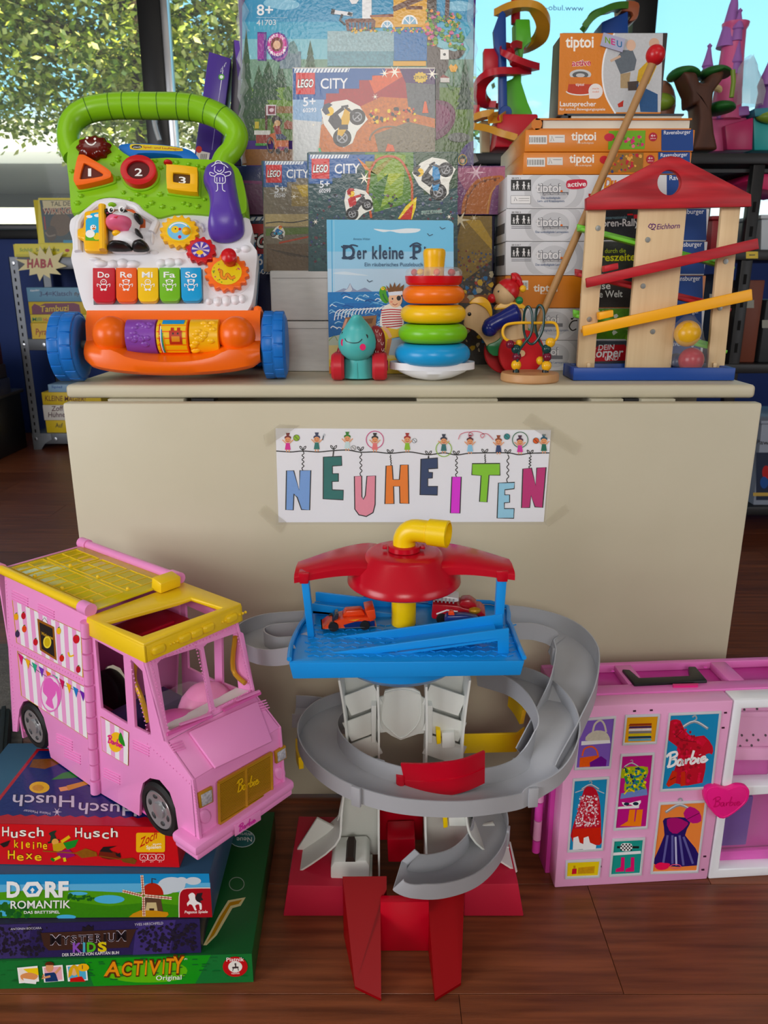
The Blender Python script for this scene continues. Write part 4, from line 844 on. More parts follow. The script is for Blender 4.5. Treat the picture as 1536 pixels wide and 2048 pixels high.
A.rect((44, 74, 78, .35), 438, 972, 1392, 1740); A.poly((84, 130, 40, .15), [(800, 975), (1110, 975), (1110, 1290), (860, 1360), (800, 1150)]); A.poly((132, 164, 50, .12), [(860, 990), (1060, 990), (1040, 1250), (900, 1330)]); A.poly((170, 186, 70, .1), [(920, 1110), (1040, 1110), (960, 1190)]); A.poly((60, 110, 40, .15), [(840, 1200), (950, 1110), (900, 1330)]); A.poly((38, 70, 40, .3), [(1110, 975), (1392, 975), (1392, 1200), (1180, 1250)]); A.poly((150, 140, 40, .2), [(740, 1030), (880, 985), (830, 1100), (1000, 985), (880, 1120)])
A.speckle([(60, 70, 110), (90, 50, 60), (60, 100, 90), (30, 50, 60), (110, 120, 140)], [(445, 1240), (1390, 1250), (1390, 1700), (445, 1700)], 330, (6, 14), 8)
head(A, 440, 990, .93, '', 420); A.text((240, 244, 250), '5+', (510, 1202), (574, 1198), 44, .035); A.line((220, 226, 232), [(470, 1210), (580, 1208)], 2.5); A.text((240, 244, 250), '60299', (506, 1234), (580, 1232), 22, .03)
A.line((196, 84, 36), [(840, 1395), (815, 1230), (830, 1100)]+spl([(840, 1080), (880, 1022), (960, 1000), (1030, 1030), (1078, 1110), (1100, 1180)], 5)+[(1102, 1300)], 15); A.stars([(796, 1142, 46), (484, 1420, 20), (1338, 1388, 20)]); A.poly((226, 130, 30), [(750, 1010), (800, 1050), (840, 1100), (800, 1085)])
A.poly((240, 210, 60), [(1010, 1400), (1060, 1320), (1130, 1260), (1125, 1330), (1100, 1405)]); A.poly((200, 50, 40), [(1020, 1405), (1070, 1345), (1110, 1300), (1095, 1405)])
figure_bike(A, 740, 1310, 1.2, (196, 30, 40), (60, 60, 66), -.35, (176, 24, 30)); figure_bike(A, 1240, 1150, 1.6, (40, 42, 46), (40, 140, 200), -1.05, (30, 30, 34)); A.text((40, 130, 120), 'SPRITZ FLYWHEEL', (1160, 1372), (1296, 1362), 20, .04, out=(240, 240, 230))
A.put(t, 'cover_print', PRINT_G)
# ---- picture book
F = FY(1.252).z(3.2, 500, 400)
ybt = 400*0+1126-(0); outl = [(490, 125), (1270, 130), (1292, 136), (1303, 158), (1305, 1112), (507, 1112)]
bk = Thing('picture_book', 'light blue pirate picture book standing upright behind the elephant toy', 'book', (F.px(900, 1112).x, 1.262, TZ))
bk.part('cover', MB().prism(F, F.pl(outl), -.002, 0), mat('book_cover', (150, 200, 226), .4), bevel=.0006, seg=1)
bk.part('page_block', MB().prism(F, F.pl([(496, 132), (1290, 140), (1296, 1110), (510, 1110)]), -.017, -.002), mat('pages', (226, 220, 204), .8))
bk.part('cover', MB().prism(F, F.pl(outl), -.019, -.017), mat('book_back', (214, 150, 50), .5))
A = Art(F, .0002, .000008)
A.poly((140, 200, 230), [(490, 126), (1270, 131), (1302, 150), (1303, 450), (495, 450)]); A.poly((168, 208, 232), [(495, 330), (1303, 330), (1303, 520), (498, 520)]); A.poly((192, 216, 234), [(496, 440), (1303, 440), (1303, 610), (500, 610)]); A.line((100, 168, 208), [(522, 127), (528, 620)], 5); A.line((176, 216, 234), [(536, 127), (541, 620)], 4)
A.poly((232, 240, 244), spl([(790, 184), (900, 192), (1000, 182), (1090, 186), (1060, 208), (960, 212), (900, 200), (850, 205)], 3, True)); A.poly((214, 228, 238), spl([(530, 470), (600, 458), (680, 470), (760, 484), (640, 480)], 3, True)); A.poly((214, 228, 238), spl([(990, 470), (1090, 455), (1300, 460), (1300, 480)], 3))
A.poly((150, 160, 184), [(540, 590), (600, 565), (620, 570), (640, 532), (660, 565), (685, 580), (735, 560), (790, 590)]); A.poly((200, 206, 216), [(600, 585), (625, 568), (642, 536), (655, 575), (640, 590)])
A.poly((70, 130, 190, .1), [(497, 590), (880, 585), (1303, 590), (1305, 860), (503, 860)]); A.poly((40, 110, 180, .15), [(498, 660), (1303, 660), (1305, 880), (504, 880)])
rr = random.Random(3)
for i in range(70):
 x = rr.uniform(500, 850); y = 600+(i/70)*230; l = rr.uniform(30, 80)*(1+.4*(i/70)); A.line(rr.choice([(150, 200, 232), (190, 222, 240), (20, 80, 150), (236, 244, 250), (60, 140, 200)]), spl([(x, y+6), (x+l*.3, y-6), (x+l*.6, y), (x+l, y+8)], 3), rr.uniform(3, 7))
for i in range(16): x = 540+i*22; A.line((238, 244, 248), spl([(x, 770-i*5), (x+10, 720-i*2), (x+40, 700-i)], 3), 6)
A.poly((196, 206, 190), spl([(503, 880), (640, 850), (760, 860), (900, 900), (1304, 900), (1305, 960), (505, 960)], 2)); A.poly((226, 212, 160), [(504, 930), (1304, 920), (1305, 1090), (506, 1090)]); A.poly((232, 206, 120), [(505, 1020), (1305, 1010), (1305, 1111), (507, 1111)]); A.poly((230, 140, 40), [(506, 1066), (540, 1066), (542, 1111), (507, 1111)]); A.line((150, 170, 110), spl([(505, 900), (540, 870), (560, 900)], 3), 5)
A.text((70, 110, 140), 'Annette Weber', (660, 256), (770, 256), 14, .0)
def blackletter(A, t, x0, y0, x1, h):
 A.text((24, 50, 78), t, (x0, y0), (x1, y0), h, .025)
A.text((26, 54, 84), 'D', (594, 376), (672, 378), 88, .05); A.line((26, 54, 84), spl([(584, 296), (610, 310), (650, 288), (690, 296)], 4), 9); A.line((26, 54, 84), spl([(588, 374), (610, 362), (640, 378), (670, 366)], 4), 9)
for x, ch, w, h in ((684, 'e', 28, 88), (722, 'r', 26, 88), (782, 'k', 36, 88), (826, 'l', 12, 96), (846, 'e', 32, 88), (888, 'i', 12, 88), (908, 'n', 36, 88), (950, 'e', 32, 88)): A.text((26, 54, 84), ch, (x, 376), (x+w, 376), h*.92, .05)
A.text((26, 54, 84), 'P', (1040, 378), (1096, 378), 92, .05); A.line((26, 54, 84), spl([(1022, 300), (1044, 282), (1070, 276), (1096, 290)], 4), 10); A.line((26, 54, 84), spl([(1022, 370), (1050, 364), (1070, 378)], 4), 9); A.text((26, 54, 84), 'irat', (1112, 376), (1226, 376), 84, .04)
A.text((56, 86, 116), 'Ein räuberisches Puzzlebuch', (734, 424), (1104, 424), 24, .008)
for x, y in ((1230, 184), (1150, 226), (764, 522)): A.line((60, 76, 96), spl([(x-16, y-12), (x-2, y+2), (x+4, y), (x+20, y-6)], 4), 4)
# treasure chest, boy in striped shirt, parrot (children's book drawing)
A.poly((150, 112, 84), [(585, 830), (610, 752), (810, 738), (805, 800), (700, 900), (590, 890)]); A.poly((226, 176, 160), [(590, 815), (612, 760), (625, 760), (606, 830)]); A.poly((110, 76, 54), [(628, 770), (790, 756), (780, 790), (640, 800)]); A.line((226, 190, 90), [(720, 756), (722, 776)], 16)
A.poly((178, 190, 200), [(870, 900), (980, 890), (975, 1000), (880, 990)]); A.poly((206, 150, 110), [(860, 960), (890, 870), (908, 890), (885, 1000)]); A.poly((236, 196, 80), [(830, 815), (960, 800), (980, 870), (880, 890), (870, 960), (835, 920)])
A.poly((240, 236, 230), spl([(850, 690), (890, 665), (940, 668), (975, 690), (985, 790), (940, 826), (870, 812), (832, 806), (836, 740)], 2, True))
for i in range(8): A.line((196, 44, 56), spl([(838+i*1.5, 708+i*15), (900, 700+i*16), (975, 705+i*14)], 3), 7)
A.line((236, 190, 160), spl([(850, 810), (880, 840), (900, 880)], 3), 22)
A.poly((120, 84, 54), [(885, 590), (870, 545), (892, 566), (895, 530), (912, 560), (925, 525), (935, 558), (960, 530), (958, 560), (985, 540), (978, 590)]); A.ell((240, 200, 172), 930, 636, 44, 52); A.poly((228, 234, 244), [(884, 590), (976, 582), (978, 606), (888, 612)]); A.ell((24, 28, 36), 952, 628, 14, 16); A.line((24, 28, 36), [(952, 628), (978, 606)], 4); A.ell((30, 40, 60), 912, 632, 5, 6); A.line((170, 70, 70), spl([(912, 664), (928, 672), (944, 662)], 4), 4); A.ell((236, 170, 150), 905, 652, 9, 6)
A.poly((84, 160, 60), spl([(832, 570), (850, 552), (870, 562), (872, 600), (888, 640), (870, 662), (840, 640), (828, 600)], 3, True)); A.ell((240, 206, 70), 850, 566, 12, 11); A.ell((20, 20, 20), 852, 564, 3); A.poly((226, 120, 60), [(866, 566), (880, 574), (868, 580)]); A.line((50, 110, 60), spl([(850, 600), (862, 630), (880, 652)], 3), 9)
A.put(bk, 'cover_print', PRINT)
# ---- elephant toy
F = FY(1.185).z(3.2, 500, 400)
TE = mat('plastic_teal', (78, 186, 184), .4); RD = mat('plastic_wheel_red', (196, 28, 44), .4); MA = mat('plastic_maroon', (150, 36, 40), .4)
ec = F.px(700, 1165); el = Thing('elephant_toy', 'teal elephant push toy with red wheels in front of the picture book', 'toy', (ec.x, 1.185, TZ))
K_ = 1/3.2/1540*1.19
def ep(x, y, w=0): return F.px(x, y, w)
bd = MB(); n = 24
bdr = []
for y, rx, ry, w in ((1160, 92, 70, .0), (1150, 100, 84, 0), (1080, 100, 88, 0), (1040, 96, 90, 0), (1015, 92, 90, 0), (990, 80, 84, 0), (960, 50, 60, 0)):
 c = ep(696, y); c.z = max(c.z, TZ+.003); bdr.append([c+V((1, 0, 0))*rx*K_*math.cos(2*PI*j/n)+V((0, 1, 0))*ry*K_*math.sin(2*PI*j/n) for j in range(n)])
elb = el.part('body', bd.rings(bdr), TE, smooth=60)
hd = []
for y, x, rx, rd in ((1020, 690, 40, 40), (1008, 690, 70, 70), (980, 688, 98, 96), (940, 687, 115, 112), (900, 687, 117, 114), (860, 688, 108, 106), (830, 690, 92, 98), (805, 690, 76, 90), (780, 689, 60, 78), (758, 688, 44, 60), (742, 688, 33, 44), (732, 690, 24, 30), (728, 690, 10, 12)):
 c = ep(x, y, .012 if y > 800 else .012+(800-y)*.0003); hd.append([c+V((1, 0, 0))*rx*K_*math.cos(2*PI*j/n)+V((0, 1, 0))*rd*K_*math.sin(2*PI*j/n) for j in range(n)])
elh = el.part('head', MB().rings(hd), TE, smooth=70)
fw = 114*K_
A = Art(F, fw+.0125)
fc = MB()
def onhead(x, y):
 best = .02
 dx = (x-687)/116; dy = (y-915)/110; return .012+114*K_*math.sqrt(max(0, 1-dx*dx-dy*dy*.75))+.0006
def facestroke(c, pts, wd):
 L_ = []; R2 = []
 for i, p in enumerate(pts):
  a = V(pts[min(i+1, len(pts)-1)])-V(pts[max(i-1, 0)]); a.normalize(); q = V((-a.y, a.x))*wd/2
  L_.append(F.px(p[0]+q.x, p[1]+q.y, onhead(*p))); R2.append(F.px(p[0]-q.x, p[1]-q.y, onhead(*p)))
 fc.add(L_+R2, [(i, i+1, len(pts)+i+1, len(pts)+i) for i in range(len(pts)-1)], c)
def faceblob(c, x, y, rx, ry, lift=0):
 fc.add([F.px(x+rx*math.cos(t*PI/8), y+ry*math.sin(t*PI/8), onhead(x, y)+lift+.0004) for t in range(16)], [tuple(range(16))], c)
facestroke((24, 40, 44), spl([(614, 875), (625, 893), (660, 902), (700, 898), (722, 878)], 5), 5)
faceblob((226, 80, 120), 598, 902, 10, 22); faceblob((226, 80, 120), 726, 928, 19, 21)
faceblob((20, 24, 28), 750, 864, 9, 14); faceblob((20, 24, 28), 596, 850, 5, 13); faceblob((240, 240, 240), 753, 858, 3, 4, .0003)
el.part('face_print', fc, PRINT, elh)
el.part('moulding_seam', MB().tube([ep(690, 1010+i*14, 90*K_*(1.0 if i > 1 else .95)) for i in range(10)], .0004, 6), mat('seam_teal', (50, 140, 140), .5), elb)
for pts, w in (([(778, 815), (820, 808), (852, 840), (866, 900), (858, 980), (830, 1004), (800, 990), (782, 960), (800, 900)], -.008), ([(602, 940), (575, 930), (556, 960), (556, 990), (575, 1004), (600, 995)], -.008)):
 e_ = el.part('ear', MB().puff(F, pz(F, pts, 3), w, .012, 5, .3), MA)
 A = Art(F, w+.0125)
 if pts[0][0] > 700:
  for x, y in ((812, 840), (835, 860), (826, 900), (846, 920), (812, 975), (832, 985), (850, 960)): A.line((240, 214, 206), spl([(x-8, y-12), (x-4, y+4), (x+4, y+4), (x+8, y-12)], 3), 3)
  A.put(el, 'ear_print', PRINT, e_)
 else:
  A.line((240, 214, 206), spl([(566, 975), (575, 990), (590, 988)], 3), 4); A.put(el, 'ear_print', PRINT, e_)
for x, sx in ((576, -1), (822, 1)):
 c = ep(x, 1100, .0); c.z = TZ+.0205
 for yy, R in ((1.172, .0205), (1.215, .0195)):
  cc = V((c.x+sx*.002, yy, TZ+R+.0004)); wd = .0095 if sx < 0 else .011
  w_ = el.part('wheel', MB().lathe(cc-V((wd, 0, 0)), (1, 0, 0), [(R*.4, 0), (R*.85, .0), (R, .004), (R, 2*wd-.004), (R*.85, 2*wd), (R*.4, 2*wd)], 28), RD)
  el.part('hub_cap', MB().lathe(cc+V((sx*wd, 0, 0)), (sx, 0, 0), [(R*.35, -.001), (R*.3, .0015), (0, .002)], 16), MA, w_)
# ---- ring stack
RY = 1.187; F = FY(RY).z(3.2, 500, 400); rc = F.px(1164, 1180)
rs = Thing('ring_stacker', 'rainbow stacking rings on a white rocking base with yellow post', 'toy', (rc.x, RY, TZ))
def cx_(x0, x1, y): return (F.px(x0, y)+F.px(x1, y))/2, (F.px(x1, y)-F.px(x0, y)).length/2
c, r = cx_(893, 1436, 1110)
zt2 = F.px(1164, 1065).z; rings = []
for z, k in ((TZ+.0005, .22), (TZ+.004, .5), (TZ+.012, .78), (TZ+.02, .93), (TZ+.027, .995), (zt2-.003, 1.0), (zt2, .97)):
 rings.append([V((c.x+r*k*math.cos(2*PI*j/48), RY+r*.62*math.sin(2*PI*j/48)*min(1, k+.25), z)) for j in range(48)])
rs.part('rocker_base', MB().rings(rings), mat('plastic_base_white', (236, 236, 240), .35), smooth=50)
for nm, x0, x1, y0, y1, c3 in (('blue', 920, 1412, 912, 1052, (20, 158, 222)), ('green', 946, 1398, 788, 914, (122, 200, 24)), ('yellow', 960, 1388, 668, 788, (250, 198, 16)), ('orange', 975, 1382, 546, 664, (252, 122, 16))):
 c, r = cx_(x0, x1, (y0+y1)/2); hh = (F.px(1164, y0).z-F.px(1164, y1).z)/2
 R0 = r*.98-hh*1.05
 rs.part('ring', MB().torus((rc.x, RY, c.z), (0, 0, 1), R0, hh*1.05, 48, 18, hh*.97), mat('ring_'+nm, c3, .3))
c, r = cx_(990, 1358, 510); zr0 = F.px(1164, 546).z; zr1 = F.px(1164, 486).z; zr2 = F.px(1164, 430).z
to = rs.part('top_ring', MB().lathe((rc.x, RY, zr0), (0, 0, 1), [(r*.5, 0), (r*.86, 0), (r*.96, .003), (r*.99, .008), (r, zr1-zr0), (r*.5, zr1-zr0)], 40), mat('ring_red', (214, 10, 22), .3))
rs.part('clear_dome', MB().lathe((rc.x, RY, zr1), (0, 0, 1), [(r*.99, 0), (r*.98, .006), (r*.92, (zr2-zr1)*.8), (r*.8, zr2-zr1), (r*.42, (zr2-zr1)*1.02)], 40), mat('clear_plastic', (236, 238, 236), .06, alpha=.25), to)
for i in range(7):
 a = i*.9+.3; rs.part('rattle_bead', MB().ball((rc.x+r*.68*math.cos(a), RY+r*.68*math.sin(a), zr1+.005), .005, 12, 8), [R_, Y_, O][i % 3], to)
zk0, zk1 = zr1, F.px(1180, 312).z; c, rk = cx_(1107, 1252, 350)
rs.part('post', MB().lathe((c.x, RY, zk0), (0, 0, 1), [(rk*.9, 0), (rk*.9, (zk1-zk0)*.35), (rk*.97, (zk1-zk0)*.7), (rk, (zk1-zk0)*.85), (rk*.95, (zk1-zk0)*.95), (rk*.8, (zk1-zk0)), (0, (zk1-zk0)*1.0)], 32), Y_)
# ---- push toy: clown riding a wooden bird, long stick
M_ply = mat('plywood', (222, 188, 140), .5, noise=((204, 168, 120), 6, (9, 1, 1), .3))
M_red = mat('lacquer_red', (200, 24, 34), .3); M_yel = mat('lacquer_yellow', (240, 182, 30), .3); M_blu = mat('lacquer_blue', (16, 30, 110), .25); M_grn = mat('lacquer_green', (28, 130, 70), .3)
PY = 1.238; F = FY(PY).z(2.4935, 920, 320)
pt = Thing('push_toy', 'wooden bird on red wheels ridden by a clown, with a long push stick', 'toy', (F.px(240, 1045).x, PY, TZ))
k7 = 1/2.4935/1540*1.225
pt.part('bird_body', MB().prism(F, pz(F, [(18, 790), (24, 745), (60, 715), (110, 708), (135, 740), (160, 790), (210, 850), (300, 820), (330, 880), (280, 940), (200, 970), (150, 950), (110, 890), (70, 850), (30, 830)], 3), -.006, .006), M_ply, bevel=.002)
pt.part('bird_comb', MB().prism(F, pz(F, [(45, 715), (70, 688), (110, 682), (145, 710), (158, 760), (150, 780), (125, 740), (80, 715)], 3), -.009, .009), M_yel, bevel=.003)
pt.part('bird_eye', MB().lathe(F.px(45, 768, .006), F.n, [(.003, 0), (.002, .001), (0, .0013)], 14), mat('black_paint', (16, 16, 18), .3))
pt.part('bird_beak', MB().prism(F, pz(F, [(22, 800), (40, 795), (50, 830), (32, 835), (18, 820)], 3), -.004, .0055), M_ply, bevel=.001)
pt.part('saddle', MB().prism(F, pz(F, [(135, 920), (180, 900), (260, 830), (330, 830), (345, 880), (250, 930), (180, 975), (140, 955)], 3), -.012, .010), M_grn, bevel=.003)
c = F.px(297, 955, .0); rw = 112*k7
zc_ = TZ+rw+.0005
for w, dx in ((.014, 0), (-.02, -.018)):
 cc = V((c.x+dx, PY-w, zc_)); pt.part('wheel', MB().lathe(cc-V((0, .005, 0)), (0, 1, 0), [(0, 0), (rw*.96, 0), (rw, .002), (rw, .008), (rw*.96, .01), (0, .01)], 44), M_red)
pt.part('axle', MB().cyl((c.x, PY-.022, zc_), (c.x, PY+.03, zc_), .005), M_ply)
hc = F.px(222, 668, .002); hr_ = 58*k7
hd_ = pt.part('clown_head', MB().ball(hc, hr_, 24, 14), M_ply)
hat = []; ax = (F.px(265, 620)-F.px(222, 668)).normalized()
pt.part('clown_hat', MB().lathe(hc+ax*.0055, ax, [(hr_*1.02, 0), (hr_*1.0, hr_*.2), (hr_*.9, hr_*.5), (hr_*.66, hr_*.8), (hr_*.35, hr_*.98), (0, hr_*1.03)], 28), M_red, hd_)
pt.part('hat_tail', MB().tube([F.px(x, y, .004) for x, y in spl([(255, 590), (280, 590), (296, 620), (304, 640)], 4)], [.007, .008, .008, .008, .007, .006, .006, .005, .005, .005, .004, .004, .003], 10), M_red, hd_)
for nm, x, y, r, m in (('nose', 158, 690, 22, M_red), ('hat_bead', 308, 642, 17, M_yel), ('ear_bead', 290, 700, 19, M_grn)): pt.part(nm, MB().ball(F.px(x, y, .01 if nm != 'nose' else .004), r*k7, 18, 12), m, hd_)
pt.part('eye', MB().lathe(F.px(186, 655, hr_*.82), F.n, [(.0018, -.001), (.0015, .001), (0, .0013)], 10), mat('black_paint', (16, 16, 18), .3), hd_)
pt.part('collar', MB().prism(F, pz(F, [(170, 745), (195, 715), (240, 708), (300, 715), (322, 740), (270, 735), (215, 740)], 3), -.012, .012), M_yel, bevel=.002)
pt.part('clown_body', MB().lathe(F.px(250, 720), (F.px(265, 850)-F.px(250, 720)), [(.01, 0), (.018, .01), (.024, .035), (.024, .052), (.015, .06)], 22), M_ply)
pt.part('arm', MB().tube([F.px(x, y, .03) for x, y in spl([(128, 838), (150, 815), (200, 790), (250, 768), (285, 755)], 3)], [.010, .012, .013, .0125, .012, .012, .0125, .0135, .014, .015, .0155, .013, .006], 14), M_blu)
pt.part('hand', MB().ball(F.px(136, 834, .03), .0125, 18, 12), M_blu)
s0 = F.px(372, 872, -.012); Fk = FY(1.235); s1 = Fk.px(1309, 118)
st = pt.part('stick', MB().cyl(s0, s1, .0058, .0058, 16), mat('beech_stick', (190, 146, 92), .5, noise=((168, 124, 74), 8, (1, 1, .1), .3)))
pt.part('stick_knob', MB().ball(Fk.px(1311, 110), .0135, 22, 14), M_red, st)
# ---- bead maze
BY = 1.165; F = FY(BY).z(2.4935, 920, 320)
c = F.px(346, 1105); rb = (F.px(490, 1080)-F.px(203, 1080)).length/2
bmz = Thing('bead_maze', 'small bead maze with yellow and green wires on a round wooden base', 'toy', (c.x, BY, TZ))
zt3 = F.px(346, 1060).z
bs = bmz.part('base', MB().lathe((c.x, BY, TZ+.0003), (0, 0, 1), [(rb*.96, 0), (rb, .002), (rb, zt3-TZ-.003), (rb*.97, zt3-TZ), (0, zt3-TZ)], 48), mat('beech_base', (206, 158, 108), .45, noise=((188, 140, 92), 5, (1, 1, 9), .3)))
wy = bmz.part('wire', MB().tube([F.px(x, y) for x, y in spl([(279, 1062), (279, 960), (262, 915), (225, 890), (213, 855), (232, 822), (300, 812), (390, 813), (468, 812), (488, 850), (482, 890), (450, 915), (430, 940), (430, 1062)], 5)], .0021, 8), M_yel)
M_gw = mat('wire_green', (14, 60, 56), .3)
bmz.part('wire', MB().tube([F.px(x, y, w) for x, y, w in spl([(278, 1058, .004), (290, 960, .004), (318, 915, .003), (352, 860, .006), (356, 770, .006), (340, 730, .002), (324, 760, -.004), (322, 850, -.006), (342, 910, -.003), (372, 912, .0), (408, 850, .004), (416, 760, .004), (400, 724, .0), (384, 750, -.004), (380, 840, -.006), (400, 910, -.004), (418, 950, -.002), (420, 1058, -.002)], 6)], .0019, 8), M_gw)
DG = mat('bead_darkgreen', (10, 62, 60), .25); MR = mat('bead_maroon', (112, 12, 44), .25); BYL = mat('bead_yellow', (238, 180, 26), .25)
for x, y, r, m, w in ((278, 945, 22, DG, 0), (282, 982, 21, MR, 0), (279, 1024, 24, BYL, 0), (248, 920, 20, MR, .002), (296, 917, 17, BYL, -.004), (449, 912, 23, BYL, 0), (430, 945, 22, DG, 0), (433, 984, 21, MR, 0), (430, 1028, 24, BYL, 0), (406, 1005, 20, BYL, -.01)):
 bmz.part('bead', MB().lathe(F.px(x, y+r*.92, w), (0, 0, 1), [(r*k7*.45, 0), (r*k7*.85, r*k7*.35), (r*k7, r*k7*.92), (r*k7*.85, r*k7*1.5), (r*k7*.45, r*k7*1.84)], 18), m)
for x in (279, 425): bmz.part('wire_socket', MB().cyl(F.px(x, 1062), F.px(x, 1046), .005, .0045, 14), mat('black_paint', (16, 16, 18), .3))
# ---- ball ramp tower
M_lime = mat('limewood', (232, 204, 160), .5, noise=((220, 188, 142), 10, (12, 1, .6), .3))
M_rw = mat('red_stained_wood', (200, 26, 40), .45, noise=((158, 10, 26), 14, (.6, 1, 6), .14)); M_yw = mat('yellow_lacquer_wood', (252, 176, 14), .4); M_gw2 = mat('green_lacquer_wood', (112, 200, 40), .4); M_bw = mat('blue_lacquer_wood', (18, 68, 150), .4)
QY = 1.20; F = FY(QY).z(2.4935, 920, 320)
rt = Thing('ball_ramp_tower', 'wooden ball track house with red roof and red, yellow and green ramps', 'toy', (F.px(960, 1090).x, QY, TZ))
Fb2 = FY(1.165).z(2.4935, 920, 320); zb1 = Fb2.px(900, 1037).z
xa2, xb2 = Fb2.uv(566, 1060)[0], Fb2.uv(1373, 1060)[0]
for nm, q0, q1 in (('tray_wall', (xa2, 1.165, TZ+.0008), (xb2, 1.173, zb1)), ('tray_wall', (xa2, 1.227, TZ+.0008), (xb2, 1.235, zb1)), ('tray_wall', (xa2, 1.1732, TZ+.0008), (xa2+.01, 1.2268, zb1)), ('tray_wall', (xb2-.01, 1.1732, TZ+.0008), (xb2, 1.2268, zb1)), ('tray_floor', (xa2+.0102, 1.1732, TZ+.0008), (xb2-.0102, 1.2268, TZ+.006))):
 rt.part(nm, MB().box(q0, q1), M_bw, bevel=.001)
zb0 = TZ+.0065
def post(q, nm='post'):
 uv = [F.uv(*p) for p in q]; uv[2] = (uv[2][0], zb0-F.o.z); uv[3] = (uv[3][0], zb0-F.o.z)
 return rt.part(nm, MB().prism(F, uv, -.009, 0), M_lime, bevel=.001)
p1 = post([(637, 240), (730, 240), (670, 1045), (583, 1045)]); p2 = post([(900, 200), (1136, 200), (1052, 1045), (828, 1045)]); p3 = post([(1308, 220), (1402, 220), (1318, 1050), (1235, 1050)])
rf = rt.part('roof', MB().prism(F, F.pl([(620, 195), (1000, -6), (1036, -14), (1080, -8), (1434, 176), (1435, 236), (620, 253)]), .0005, .0125, [F.pl(arc(1030, 118, 59, 62))]), M_rw, bevel=.001)
def rail(q, w0, w1, m): return rt.part('ramp_rail', MB().prism(F, F.pl(q), w0, w1), m, bevel=.0012)
def ramp(a, b, w0, w1, m):   # running board between the rails: two pixel points on its surface
 pa, pb = V(F.uv(*a)), V(F.uv(*b)); d = (pb-pa).normalized(); n_ = V((-d.y, d.x))*.005
 rt.part('ramp_floor', MB().prism(F, [tuple(pa), tuple(pb), tuple(pb-n_), tuple(pa-n_)], w0, w1), m, bevel=.0008)
rail([(603, 590), (1440, 395), (1447, 447), (607, 637)], .0245, .0295, M_rw); ramp((640, 612), (1430, 432), .0005, .024, M_rw); rail([(700, 530), (770, 514), (772, 545), (702, 560)], .006, .02, M_rw)
rail([(587, 823), (1412, 642), (1416, 697), (592, 873)], .0245, .0295, M_yw); ramp((600, 845), (1400, 675), .0005, .024, M_yw); rail([(675, 758), (746, 745), (748, 778), (677, 795)], .006, .02, M_yw)
for q, m in (([(612, 310), (1388, 510), (1386, 545), (612, 345)], M_gw2), ([(600, 540), (1370, 720), (1368, 752), (600, 575)], M_rw), ([(590, 748), (1350, 930), (1348, 960), (590, 790)], M_gw2)):
 rail(q, -.037, -.033, m); ramp(((q[0][0]), q[0][1]+22), (q[1][0], q[1][1]+22), -.032, -.0095, m)
for x, y in ((688, 340), (936, 398), (913, 629), (961, 856), (645, 795), (1325, 506), (1296, 738)):
 sc = rt.part('screw', MB().lathe(F.px(x, y, .0), F.n, [(.004, 0), (.0036, .0012), (0, .0014)], 16), mat('screw_steel', (170, 172, 170), .35, .9))
for x in (638, 1265): rt.part('dowel', MB().prism(F, F.pl([(x-9, 1010), (x+9, 1010), (x+9, 1034), (x-9, 1034)]), 0, .006), M_lime, bevel=.001)
A = Art(F, .0004); PU = (96, 40, 110)
A.text(PU, 'Eichhorn', (980, 346), (1096, 340), 27, .015, .25)
for q in ([(940, 330), (950, 318), (958, 330), (948, 340), (938, 330)], [(955, 322), (966, 320), (975, 330), (962, 344), (952, 345), (972, 348)], [(960, 318), (975, 322)]): A.line(PU, spl(q, 4), 4)
A.put(rt, 'maker_mark', PRINT, p2)
# ---- clear bag of wooden balls
F = FY(1.19).z(2.4935, 920, 320)
bg_ = Thing('ball_bag', 'clear plastic bag with yellow, red and blue wooden balls in the ramp tower tray', 'bag', (F.px(1145, 1040).x, 1.19, TZ+.0075))
rbl = .0125
yb_ = F.px(1132, 865);
bg_.part('ball', MB().ball(V((yb_.x, 1.188, yb_.z)), 68*k7*.9, 26, 16), mat('ball_yellow', (226, 170, 24), .3))
b2 = F.px(1162, 975); bg_.part('ball', MB().ball(V((b2.x, 1.195, TZ+.009+.019)), .019, 24, 14), mat('ball_maroon', (168, 24, 44), .3))
b3 = F.px(1095, 965); bg_.part('ball', MB().ball(V((b3.x+.004, 1.2125, TZ+.009+.014)), .014, 24, 14), mat('ball_navy', (18, 34, 76), .3))
bgm = MB(); rr = random.Random(8); rings = []
for i, (x, y, rx) in enumerate(((1146, 1036, 84), (1146, 1020, 96), (1148, 980, 92), (1146, 930, 84), (1136, 880, 78), (1134, 830, 72), (1140, 795, 40), (1146, 772, 22))):
 rings.append([F.px(x+rx*math.cos(2*PI*j/20)*rr.uniform(.9, 1.08), y+rr.uniform(-5, 5) if 0 < i else 1030, 0)+V((0, 1, 0))*min(rx*k7*.8, .0185)*math.sin(2*PI*j/20)*rr.uniform(.9, 1.05) for j in range(20)])
bg_.part('bag_film', bgm.rings(rings, cap0=True, cap1=False), mat('bag_film', (238, 240, 240), .1, alpha=.08, bump=(70, .6, (1, 1, 1))), smooth=25)
